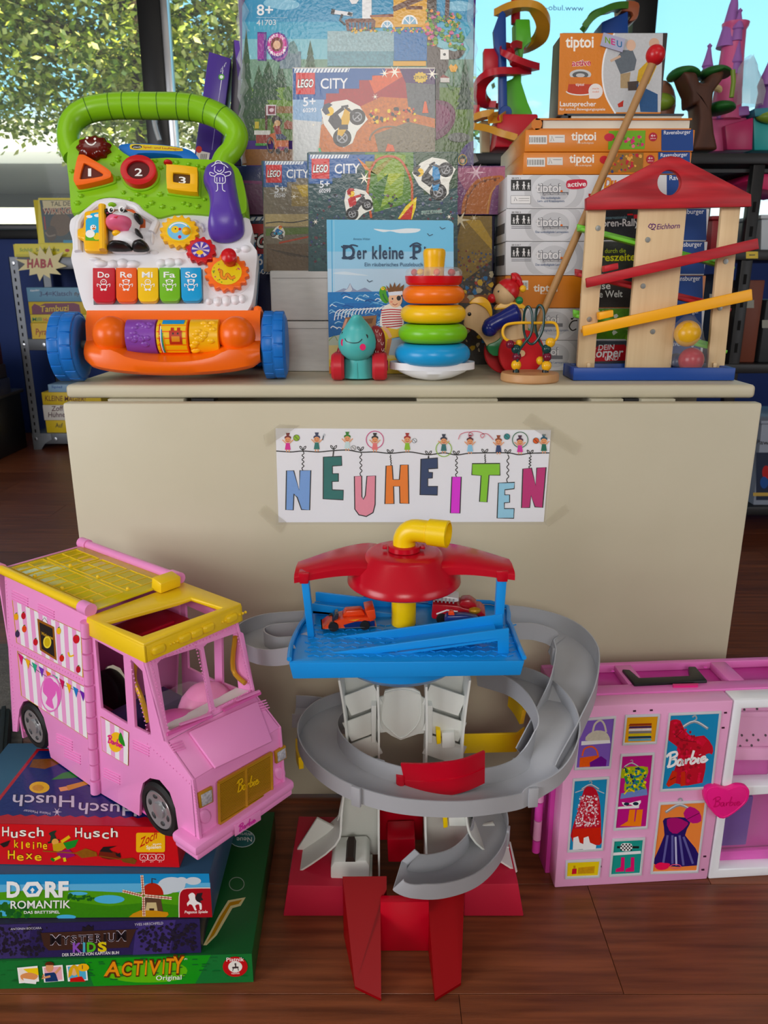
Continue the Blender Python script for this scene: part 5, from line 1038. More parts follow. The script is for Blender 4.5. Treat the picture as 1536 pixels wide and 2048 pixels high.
# ================================================================== stack of learning-game boxes
TYY = 1.30; F = FY(TYY).z(2.4935, 920, 320)
M_tw = mat('carton_white', (232, 233, 236), .35); M_to = mat('carton_orange', (222, 130, 34), .35)
M_side = mat('carton_side_white', (214, 216, 222), .4);
OR = (226, 132, 30); GY = (120, 122, 128); RB = (20, 66, 140)
def tiptoi(A, x, y, w, h, c, out=None):
 A.text(c, 'tiptoi', (x, y), (x+w, y), h, .06, out=out, ow=.05)
def pict(A, x, y):
 A.rect((24, 24, 26), x, y, x+100, y+56)
 for px_, s in ((x+14, .7), (x+32, 1), (x+64, .95), (x+88, .8)):
  c = (235, 235, 235)
  A.ell(c, px_, y+46-34*s, 5*s, n=10); A.line(c, [(px_, y+46-28*s), (px_, y+46-10*s)], 9*s); A.line(c, [(px_-2, y+46-12*s), (px_-5*s, y+50)], 4*s); A.line(c, [(px_+2, y+46-12*s), (px_+5*s, y+50)], 4*s); A.line(c, [(px_-9*s, y+46-18*s), (px_+9*s, y+46-18*s)], 4*s)
def barcode(A, x, y, w, h):
 A.rect((238, 238, 236), x, y, x+w, y+h)
 for i in range(int(w/4.4)): A.line((40, 40, 40), [(x+3+i*4.2, y+h*.2), (x+3+i*4.2, y+h*.82)], 1.2+1.4*((i*7) % 3 == 0))
stk = [('white', 72, 235, 235, 1250, 'white learning-game box with red word active, topmost white box in the stack'),
  ('white', 242, 400, 230, 1228, 'white learning-game box with a car-rally picture, second white box from the top'),
  ('white', 405, 568, 228, 1218, 'white learning-game box with a seasons picture, third white box from the top'),
  ('orange', 575, 735, 226, 1210, 'orange learning-game box between the white boxes of the stack'),
  ('white', 738, 893, 224, 1205, 'white learning-game box with a music note, second from the bottom of the stack'),
  ('white', 899, 1050, 222, 1200, 'white learning-game box with red and white body title, bottom of the stack')]
zprev = TZ+.0003
tops = {}
items = []
for i in range(len(stk)-1, -1, -1):
 kind, y0, y1, x0, x1, lab = stk[i]
 zt_ = F.px(600, y0).z; a = F.px(x0, y1).x; b = F.px(x1, y1).x
 t = box_thing('learning_game_box', lab, 'box', [(a, TYY, zprev), (b, TYY, zprev), (b, TYY, zt_-.0006), (a, TYY, zt_-.0006)], (0, .27, 0), M_tw if kind == 'white' else M_to, 'stacked learning-game boxes')
 zprev = zt_; tops[i] = zt_
 A = Art(F); h = y1-y0
 if kind == 'white':
  A.rect((226, 228, 232), x0, y0+3, x1, y1)
  for r in (120, 90, 60):
   pts = [p for p in arc(470, y0+h*.5, r*1.25, r*1.0, n=40)]; pts = [(x, min(max(y, y0+3), y1)) for x, y in pts]; A.poly((206, 208, 212) if r in (120, 60) else (226, 228, 232), pts)
  if i < 4:
   pict(A, 254, y0+26); A.text((30, 30, 30), ('00 075 1', '00 705 3', '00 514 7')[i], (258, y0+23), (302, y0+23), 8, .02)
   tiptoi(A, 378, y0+88, 124, 44, (236, 236, 238), GY); A.ell((226, 110, 30), 506, y0+84, 6); A.rect(GY, 412, y0+88, 540, y0+102); A.text((238, 238, 238), 'macht Wissen lebendig', (418, y0+100), (534, y0+100), 8, .02)
   A.text((50, 84, 130), 'Das audiodigitale Lernsystem' if i else 'Das audiodigitale', (376 if i else 404, y0+122), (540 if i else 500, y0+122), 11, .01)
   if i == 0:
    A.text((50, 84, 130), 'Lern- und Kreativsystem', (386, y0+138), (520, y0+138), 11, .01); A.poly((206, 56, 80), spl([(530, 112), (545, 100), (600, 96), (630, 102), (632, 128), (610, 142), (560, 146), (532, 138)], 2, True)); A.text((250, 246, 246), 'active', (536, 134), (628, 130), 24, .05); A.rect((244, 244, 244), 253, 178, 352, 218); A.line((90, 90, 90), rrect(253, 178, 352, 218, 3), 1.5, True); A.line((90, 90, 90), [(270, 205), (274, 185), (284, 204)], 2.5); A.line((150, 150, 150), [(292, 192), (345, 192)], 3); A.line((150, 150, 150), [(292, 203), (345, 203)], 2)
   else: A.line((120, 120, 126), [(256, y0+90), (354, y0+90)], 3); A.line((120, 120, 126), [(256, y0+98), (354, y0+98)], 3)
  else:
   tiptoi(A, 372, y0+74, 120, 40, (236, 236, 238), GY); A.rect(GY, 410, y0+76, 512, y0+94); A.text((50, 84, 130), 'audiodigitale Lernsystem', (380, y0+116), (540, y0+116), 11, .01)
   if i == 4:
    A.line((30, 30, 32), spl([(585, 800), (560, 805), (545, 830), (560, 850), (580, 842)], 4), 6); A.line((30, 30, 32), [(565, 790), (568, 765), (585, 770)], 4); A.ell((30, 30, 32), 558, 792, 6, 5)
 else:
  A.rect((220, 132, 40), x0, y0+3, x1, y1); barcode(A, 300, y0+26, 40, 46); tiptoi(A, 366, y0+80, 120, 36, (246, 240, 230)); A.text((250, 236, 214), 'Das audiodigitale', (404, y0+94), (470, y0+94), 8, .01)
 # picture half and blue publisher end
 dk = [(60, 60, 64), (34, 38, 44), (40, 44, 40), (36, 32, 30), (90, 130, 60), (60, 60, 70)][i]
 if i == 0:
  A.rect((222, 222, 224), 700, y0+3, 1030, y1); A.text((226, 150, 30), 'Du', (716, y0+68), (780, y0+66), 50, .06, .2, out=(190, 30, 30)); A.rect((200, 60, 60, .2), 640, y0+96, 720, y0+110)
 else:
  A.rect(dk+(.4,), 620, y0+3, 1030, y1)
 if i == 1: A.text((120, 150, 160), 'internationale', (726, 296), (832, 292), 16, .02); A.text((226, 226, 226), 'Autoren-Rally', (640, 334), (892, 328), 36, .04); A.ell((30, 30, 30), 848, 268, 16, 9); A.rect((200, 30, 40), 834, 268, 862, 276); A.rect((196, 20, 40), 866, 272, 890, 292)
 if i == 2: A.text((170, 190, 60), 'durch die', (722, 464), (826, 462), 22, .02); A.text((206, 206, 50), 'Jahreszeiten', (630, 506), (900, 500), 38, .05)
 if i == 3: A.text((206, 206, 200), 'Reise', (640, 645), (750, 643), 34, .03); A.text((206, 206, 200), 'um die Welt', (600, 688), (810, 683), 34, .03)
 if i == 4: A.speckle([(120, 170, 60), (90, 140, 60), (200, 206, 190)], [(600, y0+6), (1030, y0+6), (1030, y1-4), (600, y1-4)], 40, (10, 22), 3)
 if i == 5:
  A.rect((64, 70, 78, .2), 600, y0+3, 1030, y1); A.poly((196, 26, 40), [(660, 950), (690, 925), (820, 920), (850, 960), (840, 1000), (650, 1005)]); A.text((240, 240, 240), 'DEIN', (690, 948), (770, 944), 26, .03, .1); A.text((244, 244, 244), 'Körper', (640, 985), (815, 980), 44, .05, .15); A.text((240, 240, 240), 'UND', (722, 1000), (790, 998), 20, .04, .1)
 A.rect(RB, 1030, y0+3, x1, y1); A.text((240, 242, 246), 'Ravensburger', (1044, y0+28), (x1-12 if i else 1222, y0+26), 24, .02)
 A.put(t, 'front_print', PRINT)
 Fs_ = Frame((a, TYY, zprev), (0, -1, 0), (0, 0, 1))
 if i in (1, 2):
  t.part('side_print', MB().box((a-.0003, TYY+.02, zt_-.036), (a-.0001, TYY+.12, zt_-.02)), mat('side_print_grey', (96, 100, 110), .5)); t.part('side_print', MB().box((a-.0003, TYY+.13, zt_-.044), (a-.0001, TYY+.25, zt_-.03)), mat('side_print_grey', (96, 100, 110), .5))
# two orange boxes on top
F6 = FY(TYY).z(2.4935, 920, 0)
for y0, y1, x0, x1, lab in ((757, 866, 312, 1146, 'flat orange learning-game box, lower of the two orange ones under the books'), (645, 752, 322, 1162, 'flat orange learning-game box, upper of the two orange ones under the books')):
 zt_ = F6.px(700, y0).z; a = F6.px(x0, y1).x; b = F6.px(x1, y1).x
 t = box_thing('learning_game_box', lab, 'box', [(a, TYY, zprev), (b, TYY, zprev), (b, TYY, zt_-.0006), (a, TYY, zt_-.0006)], (0, .26, 0), M_to, 'stacked learning-game boxes'); zprev = zt_
 A = Art(F6); barcode(A, x0+22, y0+30, 90, 44); A.rect((232, 230, 226), x0+122, y0+28, x0+200, y0+66); A.line((90, 90, 90), [(x0+130, y0+60), (x0+136, y0+34), (x0+146, y0+58)], 2.5); A.line((140, 140, 140), [(x0+152, y0+40), (x0+194, y0+40)], 3)
 tiptoi(A, x0+232, y0+54, 124, 42, (250, 246, 238)); A.text((250, 236, 214), 'Das audiodigitale', (x0+262, y0+72), (x0+344, y0+72), 9, .01)
 if y0 < 700: A.poly((120, 170, 70), [(742, y0+8), (925, y0+6), (920, y1-8), (738, y1-6)]); A.ell((200, 40, 70), 745, y0+40, 26, 20); A.speckle([(210, 90, 130), (230, 140, 160), (90, 140, 60)], [(760, y0+20), (915, y0+20), (910, y1-20), (760, y1-20)], 26, (6, 13), 4)
 else: A.poly((150, 110, 60, .2), [(742, y0+8), (915, y0+4), (910, y1-8), (738, y1-6)]); A.ell((200, 40, 50), 718, y0+40, 22, 20); A.speckle([(210, 120, 50), (60, 70, 110), (190, 70, 80), (230, 180, 120)], [(750, y0+14), (905, y0+12), (900, y1-12), (750, y1-10)], 34, (7, 14), 5)
 A.ell((186, 40, 60), (x0+x1)/2+220, y0+38, 21, 22); A.text((250, 240, 240), '4+', ((x0+x1)/2+208, y0+38), ((x0+x1)/2+232, y0+38), 12, .03); A.text((250, 240, 240), 'Jahre', ((x0+x1)/2+206, y0+48), ((x0+x1)/2+234, y0+48), 6, .02)
 A.rect(RB, x1-158, y0+2, x1, y1); A.text((240, 242, 246), 'Ravensburger', (x1-146, y0+26), (x1-12, y0+22), 19, .02); A.put(t, 'front_print', PRINT)
# two hard-cover books and the speaker box
for (x0, x1, y0, y1, yf, lab, cc) in ((412, 1142, 585, 645, 1.31, 'thick orange-covered book lying on top of the game boxes', (206, 120, 30)), (555, 1106, 553, 585, 1.325, 'thin dark-covered book lying on the orange book', (52, 64, 76))):
 Fk = FY(yf).z(2.4935, 920, 0); a, b = Fk.px(x0, y1).x, Fk.px(x1, y1).x; zt_ = zprev+(Fk.px(700, y0).z-Fk.px(700, y1).z)
 t = Thing('hardcover_book', lab, 'book', ((a+b)/2, yf+.1, zprev))
 cm = mat('book_cloth_%d' % x0, cc, .45)
 t.part('cover', MB().box((a-.012, yf-.003, zprev+.0002), (b+.002, yf+.22, zprev+.0025)), cm); t.part('cover', MB().box((a-.012, yf-.003, zt_-.0025), (b+.002, yf+.22, zt_)), cm)
 t.part('page_block', MB().box((a, yf, zprev+.0025), (b, yf+.215, zt_-.0025)), mat('pages', (226, 220, 204), .8))
 t.part('spine', MB().tube([(a-.010, yf-.003, (zprev+zt_)/2), (a-.010, yf+.22, (zprev+zt_)/2)], (zt_-zprev)/2, 12), cm)
 zprev = zt_
Fk = FY(1.345).z(2.4935, 920, 0)
a, b = Fk.px(487, 560).x, Fk.px(1000, 560).x; z1_ = Fk.px(760, 163).z
t = box_thing('speaker_box', 'square orange and white speaker box standing on the books', 'box', [(a, 1.345, zprev+.0002), (b, 1.345, zprev+.0002), (b, 1.345, z1_), (a, 1.345, z1_)], (0, .07, 0), mat('carton_speaker_side', (60, 52, 50), .4))
zl = lambda x, y: (x, y)
A = Art(Fk); A.poly((222, 134, 54), [(498, 166), (1012, 166), (1000, 572), (488, 572)]); A.poly((196, 198, 200, .1), [(770, 166), (1012, 166), (1000, 560), (770, 560), (728, 480), (710, 380), (722, 270)]); A.line((244, 244, 244), spl([(770, 166), (722, 270), (710, 380), (728, 480), (775, 566)], 5), 8)
tiptoi(A, 526, 236, 140, 56, (252, 248, 240)); A.text((206, 70, 90), 'active', (558, 330), (652, 326), 30, .05, out=(250, 240, 236)); A.ell((206, 208, 208), 600, 372, 54, 26); A.ell((90, 92, 94), 600, 374, 40, 18); A.ell((200, 200, 200), 600, 376, 22, 10); A.poly((196, 70, 50), [(546, 385), (656, 385), (664, 462), (620, 478), (534, 466)]); A.poly((220, 130, 60), [(546, 385), (656, 385), (660, 420), (542, 420)]); A.text((246, 240, 236), 'tiptoi', (576, 428), (618, 428), 14, .02); A.line((240, 236, 230), arc(600, 452, 72, 22, 10, 170, 14), 6)
A.ell((238, 232, 230), 676, 455, 36, 38); A.poly((238, 232, 230), [(642, 455), (644, 492), (680, 492)]); A.text((226, 120, 60), 'macht', (660, 446), (694, 446), 9, .01); A.text((226, 120, 60), 'mobil', (660, 462), (692, 462), 9, .01)
A.text((252, 250, 246), 'Lautsprecher', (498, 530), (678, 530), 24, .03); A.text((252, 250, 246), 'für active Bewegungsspiele', (496, 551), (724, 551), 13, .01)
for q, c in (([(770, 300), (810, 250), (860, 250), (880, 300), (870, 350), (800, 370)], (96, 104, 112)), ([(800, 370), (850, 360), (840, 440), (800, 440)], (170, 150, 120)), ([(890, 350), (940, 300), (980, 330), (940, 420), (880, 410)], (206, 170, 90)), ([(835, 408), (890, 404), (888, 450), (838, 452)], (70, 60, 56)), ([(880, 420), (985, 470), (985, 560), (900, 558)], (60, 90, 130)), ([(785, 520), (815, 500), (812, 532), (790, 536)], (190, 60, 50))): A.poly(c+(.15,), q)
A.ell((222, 190, 170), 852, 226, 24, 28); A.ell((214, 180, 160), 968, 216, 26, 26); A.line((206, 180, 160), [(800, 280), (750, 305)], 12)
A.put(t, 'cover_print', PRINT_G)
A = Art(Fk, .004); A.poly((176, 178, 200), [(714, 166), (822, 198), (806, 264), (697, 230)]);
for ch, p0, p1, c in (('N', (720, 216), (746, 224), (120, 160, 60)), ('E', (750, 224), (770, 230), (206, 60, 130)), ('U', (778, 234), (804, 242), (40, 110, 160))): A.text(c, ch, p0, p1, 30, .05)
t2 = t.part('price_tag', MB().prism(Fk, Fk.pl([(714, 166), (822, 198), (806, 264), (697, 230)]), .0006, .0038), mat('tag_paper', (190, 192, 210), .6)); A.put(t, 'tag_print', PRINT, t2)
# ================================================================== games on the floor
def floor_box(lab, bl, br, tr_, z0, width, depth, m, name='game_box', back=None):
 """front lower edge seen at pixels bl..br on height z0; right upper corner at pixel tr_"""
 P0, P1 = atZ(*bl, z0), atZ(*br, z0); u = (P1-P0).normalized(); F = Frame(P1, u)
 hgt = F.uv(*tr_)[1]; d = V((-u.y, u.x, 0))*depth
 a = P1-u*width; t = box_thing(name, lab, 'box', [a, P1, P1+V((0, 0, hgt-.0006)), a+V((0, 0, hgt-.0006))], d, m)
 return t, F, z0+hgt, u, d, a, P1
k2 = (2.56, 0, 1480)
q2 = lambda x, y: (x/2.56, y/2.56+1480)
t, F, zA, u, d, a, P1 = floor_box('flat green board-game box on the floor, bottom of the stack under the pink truck', q2(0, 1275), q2(1300, 1240), q2(1290, 1091), .0, .40, .262, mat('carton_green', (14, 82, 36), .35))
A = Art(F.z(*k2)); Z = A
A.poly((20, 116, 52, .12), [(-20, 1130), (1288, 1093), (1298, 1238), (-20, 1274)]); A.poly((46, 150, 50, .08), [(430, 1118), (1080, 1100), (1000, 1246), (480, 1258)]); A.poly((110, 190, 60), spl([(560, 1170), (720, 1140), (900, 1140), (960, 1180), (900, 1230), (700, 1240), (560, 1215)], 3, True))
rr = random.Random(5)
for i in range(60): x = rr.uniform(0, 1250); y = rr.uniform(1130, 1235)-x*.02; A.line((16, 100, 44), [(x, y), (x+rr.uniform(15, 40), y-1)], 5)
for i, ch in enumerate('ACTIVITY'):
 xs_ = (532, 624, 686, 742, 766, 832, 852, 888); ws = (84, 54, 48, 13, 60, 13, 44, 58)[i]; by = 1204-i*2.2; ht = (72, 66, 72, 72, 70, 72, 76, 84)[i]
 A.text((240, 150, 40), ch, (xs_[i], by), (xs_[i]+ws, by), ht, .05, .12, out=(90, 40, 14), ow=.09);
A.text((250, 250, 245), 'Original', (800, 1226), (930, 1222), 24, .02); A.text((240, 240, 235), '(R)', (944, 1122), (960, 1120), 8, 0)
A.ell((196, 36, 40), 1205, 1157, 64, 52); A.ell((240, 238, 232), 1205, 1157, 36, 29); A.line((60, 50, 50), [(1190, 1162), (1222, 1160)], 9); A.line((60, 50, 50), [(1196, 1165), (1192, 1178)], 4); A.line((60, 50, 50), [(1218, 1162), (1222, 1177)], 4); A.ell((60, 50, 50), 1206, 1143, 5); A.line((60, 50, 50), [(1206, 1143), (1208, 1160)], 7)
A.text((250, 244, 240), 'Piatnik', (1160, 1130), (1250, 1128), 20, .03); A.text((250, 244, 240), 'VIENNA', (1184, 1196), (1228, 1194), 9, .02)
for i, (x0, c) in enumerate(((90, (250, 240, 230)), (218, (240, 190, 200)), (340, (120, 190, 220)))):
 A.poly((250, 250, 248), [(x0, 1162-i*6), (x0+104, 1152-i*5), (x0+112, 1232-i*3), (x0+10, 1242-i*5)]); A.poly(c, [(x0+8, 1168-i*6), (x0+98, 1160-i*5), (x0+104, 1226-i*3), (x0+18, 1234-i*5)])
A.poly((250, 214, 40), [(120, 1168), (196, 1162), (200, 1200), (150, 1190)]); A.poly((232, 170, 130), spl([(108, 1200), (150, 1186), (195, 1200), (180, 1222), (120, 1225)], 3, True)); A.poly((246, 246, 244), [(120, 1215), (190, 1225), (186, 1245), (130, 1240)])
A.ell((230, 176, 140), 256, 1160, 20, 24); A.poly((90, 44, 26), arc(255, 1148, 24, 18, 180, 360, 10)); A.poly((30, 60, 110), [(230, 1190), (285, 1184), (300, 1230), (235, 1234)]); A.line((230, 176, 140), [(285, 1190), (312, 1160)], 12); A.line((230, 176, 140), [(228, 1195), (216, 1215), (260, 1205)], 11)
A.ell((240, 200, 160), 382, 1178, 18, 24); A.poly((230, 180, 60), spl([(352, 1215), (356, 1170), (380, 1146), (404, 1165), (408, 1215), (398, 1200), (380, 1160), (368, 1200)], 3)); A.poly((206, 50, 50), [(362, 1215), (420, 1205), (440, 1232), (360, 1234)]); A.ell((250, 190, 60), 428, 1160, 30, 20); A.line((60, 60, 60), [(424, 1148), (424, 1168)], 4)
A.put(t, 'front_print', PRINT)
Ft_ = Frame((P1.x, P1.y, zA-.0006), u, d).z(*k2)
A = Art(Ft_); A.poly((226, 214, 170), [(1040, 1052), (1120, 900), (1168, 822), (1258, 806), (1232, 850), (1190, 862), (1110, 1000), (1058, 1052)]); A.poly((196, 140, 30), [(1056, 1042), (1128, 905), (1176, 832), (1240, 818), (1222, 840), (1180, 850), (1096, 1000)]); A.put(t, 'lid_print', PRINT); A = Art(Ft_); A.line((150, 160, 150), arc(1212, 738, 38, 34), 4, True); A.put(t, 'lid_print', PRINT); A = Art(Ft_)
A.ell((200, 214, 214), 1240, 505, 66, 46); A.ell((60, 110, 110), 1240, 505, 62, 42); A.text((236, 240, 236), 'Neue', (1290, 498), (1212, 500), -24, .02); A.text((236, 240, 236), 'Wörter', (1292, 474), (1216, 476), -16, .02)
A.put(t, 'lid_print', PRINT)
t, F, zM, u, d, a, P1 = floor_box('dark violet board-game box with dark tree pattern in the floor stack', q2(0, 1120), q2(1031, 1090), q2(1024, 912), zA, .31, .22, mat('carton_darkviolet', (34, 30, 52), .35))
A = Art(F.z(*k2)); A.poly((48, 44, 84, .3), [(-20, 944), (1022, 914), (1030, 1088), (-20, 1120)]); A.poly((66, 60, 104, .2), [(0, 945), (160, 940), (140, 1115), (0, 1119)]); A.poly((74, 66, 118, .2), [(700, 930), (900, 920), (870, 1090), (680, 1100)])
A.speckle([(24, 22, 36), (32, 30, 48)], [(-10, 958), (250, 952), (220, 1098), (-10, 1104)], 150, (6, 14), 1); A.speckle([(24, 22, 36), (32, 30, 50)], [(700, 950), (1008, 934), (1012, 1072), (720, 1082)], 190, (6, 14), 2)
A.poly((60, 40, 34), [(210, 985), (700, 965), (690, 985), (660, 1060), (250, 1075), (225, 1050)]); A.poly((24, 20, 30), [(420, 975), (424, 950), (436, 958), (452, 942), (468, 956), (478, 945), (480, 972)])
for i, ch in enumerate('MYSTERIUM'):
 xs_ = (258, 318, 362, 402, 444, 486, 532, 552, 596); ws = (56, 40, 34, 40, 34, 40, 12, 38, 52)[i]; A.text((16, 14, 20), ch, (xs_[i], 1046-i*2.6), (xs_[i]+ws, 1046-i*2.6), 52 if i in (0, 8) else 42, .02, out=(214, 208, 222), ow=.03)
for ch, x, w, c in (('K', 374, 46, (150, 110, 190)), ('I', 426, 12, (110, 180, 200)), ('D', 446, 46, (110, 190, 90)), ('S', 502, 46, (226, 206, 60))): A.text(c, ch, (x, 1082-(x-374)*.03), (x+w, 1082-(x-374)*.03), 46, .1)
A.text((240, 238, 236), 'DER SCHATZ VON KAPITÄN BUH', (320, 1104), (610, 1092), 15, .03); A.text((214, 212, 220), 'ANTONIN BOCCARA', (56, 970), (214, 964), 11, .0); A.text((214, 212, 220), 'YVES HIRSCHFELD', (690, 948), (836, 940), 13, .0)
A.put(t, 'front_print', PRINT)
t, F, zD, u, d, a, P1 = floor_box('board-game box with a windmill landscape, third from the bottom of the floor stack', q2(0, 912), q2(1090, 906), q2(1072, 682), zM, .36, .27, mat('carton_dorf', (46, 82, 112), .35))
A = Art(F.z(*k2)); A.poly((70, 150, 206), [(-20, 687), (1070, 683), (1088, 904), (-20, 910)]); A.poly((130, 190, 226), [(-20, 740), (1076, 730), (1078, 780), (-20, 790)]); A.poly((92, 156, 60, .12), spl([(-20, 780), (200, 765), (420, 770), (640, 780), (860, 775), (1080, 790), (1088, 905), (-20, 910)], 1)); A.poly((70, 134, 50, .15), spl([(-20, 830), (300, 820), (560, 850), (760, 830), (1085, 860), (1088, 904), (-20, 910)], 1))
for x, y, rx, ry in ((560, 815, 78, 22), (400, 785, 50, 9), (340, 905, 50, 12), (20, 830, 40, 12), (30, 885, 40, 16)): A.ell((120, 190, 226), x, y, rx, ry)
A.speckle([(36, 90, 44), (50, 104, 50)], [(-10, 840), (140, 830), (150, 900), (-10, 905)], 50, (9, 20), 3); A.speckle([(36, 90, 44)], [(350, 790), (480, 800), (480, 822), (350, 815)], 26, (7, 12), 6)
for x, y, rx, ry in ((880, 740, 70, 40), (840, 760, 60, 30), (990, 720, 40, 20), (930, 720, 30, 20)): A.ell((206, 216, 224), x, y, rx, ry)
A.poly((90, 70, 56), [(742, 790), (820, 790), (840, 902), (712, 902)]); A.poly((206, 190, 150), [(752, 830), (800, 830), (812, 900), (740, 900)]); A.poly((180, 50, 40), arc(780, 792, 58, 62, 180, 360, 16)); A.line((60, 40, 36), [(778, 735), (778, 708), (800, 712)], 5); A.rect((60, 44, 36), 765, 860, 790, 900); A.poly((206, 150, 70), spl([(660, 905), (720, 870), (860, 880), (850, 905)], 2))
for p, q in (((735, 790), (727, 690)), ((735, 800), (738, 900)), ((730, 795), (628, 770)), ((742, 795), (880, 808))):
 A.line((236, 226, 206), [p, q], 15); A.line((176, 60, 50), [p, q], 4)
 for i in range(1, 8): x = p[0]+(q[0]-p[0])*i/8; y = p[1]+(q[1]-p[1])*i/8; dx, dy = (q[1]-p[1]), -(q[0]-p[0]); l = math.hypot(dx, dy); A.line((150, 60, 50), [(x-dx/l*7, y-dy/l*7), (x+dx/l*7, y+dy/l*7)], 3)
A.text((244, 246, 246), 'D', (36, 800), (104, 800), 76, .11); A.text((244, 246, 246), 'RF', (232, 800), (352, 798), 76, .11); A.poly((244, 246, 246), [(116, 762), (140, 724), (196, 722), (222, 756), (200, 798), (140, 802)]); A.poly((70, 140, 196), [(138, 770), (156, 744), (186, 743), (200, 764), (184, 782), (152, 784)]); A.poly((244, 246, 246), [(168, 752), (180, 766), (172, 772), (172, 780), (162, 780), (164, 772), (156, 766)])
A.text((244, 246, 244), 'ROMANTIK', (56, 860), (362, 857), 40, .03); A.text((244, 246, 244), 'DAS BRETTSPIEL', (124, 886), (308, 884), 14, .04)
A.poly((170, 30, 40), spl([(918, 905), (918, 800), (930, 768), (960, 756), (1078, 754), (1088, 904)], 1)); A.line((240, 226, 220), spl([(918, 905), (918, 800), (930, 768), (960, 756), (1078, 754)], 2), 5)
A.poly((240, 238, 236), spl([(958, 832), (972, 815), (965, 792), (985, 778), (1000, 790), (1002, 815), (1030, 828), (1034, 862), (1024, 864), (1020, 838), (1000, 845), (1008, 866), (998, 868), (985, 842), (970, 838), (962, 848)], 2, True)); A.poly((30, 24, 28), [(1000, 805), (1010, 782), (1040, 778), (1032, 800), (1042, 815), (1025, 822), (1036, 835), (1008, 822)]); A.text((246, 240, 238), 'Pegasus Spiele', (946, 884), (1064, 882), 14, .03, .15)
A.put(t, 'front_print', PRINT)
_p0, _p1 = atZ(*q2(-10, 636), zD), atZ(*q2(921, 655), zD); _u = (_p1-_p0).normalized(); _h = Frame(_p1, _u).uv(*q2(896, 444))[1]
_b = atZ(74, 1497, zD+_h); HW = (_p1-_b).dot(_u); HD = (_b-_p1).dot(V((-_u.y, _u.x, 0)))
t, F, zH, u, d, a, P1 = floor_box('red and blue witch-game box right under the pink truck, top of the floor stack', q2(-10, 636), q2(921, 655), q2(896, 444), zD, HW, HD, mat('carton_red', (176, 22, 30), .35))
A = Art(F.z(*k2)); A.poly((206, 34, 40, .05), [(-20, 428), (895, 447), (919, 650), (-20, 634)])
def wob(A, t_, x0, y0, x1, h, c, o):
 n = len(t_);
 for i, ch in enumerate(t_): xa_ = x0+(x1-x0)*i/n; wc_ = .3 if ch in 'il' else .82; A.text(c, ch, (xa_+2+(x1-x0)/n*(.82-wc_)/2, y0+(5 if i % 2 else -3)), (xa_+(x1-x0)/n*(.82+wc_)/2, y0+(5 if i % 2 else -3)), h*(1.0 if ch.isupper() else .95), .03, out=o, ow=.05)
wob(A, 'Husch', 10, 494, 232, 48, (246, 240, 232), (70, 10, 14)); wob(A, 'Husch', 384, 498, 612, 48, (246, 240, 232), (70, 10, 14)); wob(A, 'kleine', 72, 552, 248, 42, (250, 206, 60), (70, 10, 14)); wob(A, 'Hexe', 40, 610, 222, 44, (250, 206, 60), (70, 10, 14))
A.poly((30, 50, 40), spl([(258, 520), (262, 490), (250, 478), (270, 465), (292, 462), (280, 480), (292, 510)], 2, True)); A.line((24, 40, 32), [(246, 524), (305, 510)], 9); A.ell((230, 180, 120), 284, 520, 18, 17); A.poly((200, 160, 40), [(270, 535), (320, 520), (350, 540), (310, 570), (275, 565)]); A.line((230, 190, 60), [(315, 520), (358, 492)], 16); A.poly((50, 140, 60), [(325, 525), (404, 505), (385, 545), (345, 560)]); A.poly((150, 50, 110), [(290, 570), (355, 556), (388, 590), (345, 604), (300, 596)]); A.line((226, 206, 60), [(310, 596), (275, 612)], 14); A.line((226, 206, 60), [(330, 600), (335, 620)], 14); A.line((50, 120, 50), [(262, 604), (280, 616)], 13)
A.line((150, 90, 40), [(220, 566), (400, 578)], 6); A.poly((140, 90, 40, .3), [(385, 575), (440, 552), (495, 572), (500, 592), (420, 602)]); A.poly((110, 40, 30), spl([(505, 590), (530, 560), (600, 575), (620, 600), (560, 610)], 2, True)); A.line((130, 80, 40), [(510, 592), (640, 612)], 5); A.poly((120, 76, 36, .3), [(620, 606), (680, 600), (702, 614), (690, 634), (630, 622)]); A.poly((24, 18, 20), [(510, 568), (530, 545), (600, 540), (560, 555), (580, 575)]); A.poly((24, 18, 20), [(596, 590), (592, 574), (604, 580), (616, 574), (620, 600)]); A.poly((20, 16, 18), [(0, 530), (40, 515), (54, 510), (40, 540), (20, 548)])
A.poly((246, 186, 20), rrect(698, 472, 846, 572, 10)); A.text((200, 30, 30), 'Zoch', (716, 548), (805, 500), 44, .03, .2); A.text((250, 244, 230), 'zum', (782, 536), (826, 534), 12, .03); A.text((250, 244, 230), 'Spielen', (750, 556), (826, 552), 18, .04)
for x in (718, 760, 803): A.line((250, 220, 214), rrect(x, 582, x+38, 612, 5), 3, True); A.line((250, 220, 214), [(x+8, 604), (x+18, 590), (x+30, 604)], 3); A.text((250, 220, 214), '3+', (x+10, 624), (x+28, 624), 8, .01)
A.text((250, 220, 214), 'Art.Nr. 60113', (876, 612), (870, 506), 8, .0) if False else None
A.put(t, 'front_print', PRINT)
Ft_ = Frame((P1.x, P1.y, zH-.0006), u, d).z(*k2)
lidp = [a+u*0, P1, P1+d, a+d]
A = Art(Ft_)
def luv(s_, r_): return (-HW+s_*HW, r_*HD)
A.polyuv((176, 24, 34), [luv(0, 0), luv(1, 0), luv(1, 1), luv(0, 1)]); A.polyuv((32, 46, 104, .2), [luv(.02, .10)]+[luv(.02+.96*i/30, .10+(.012 if i % 2 else -.01)) for i in range(1, 30)]+[luv(.98, .1), luv(.98, .97), luv(.02, .97)])
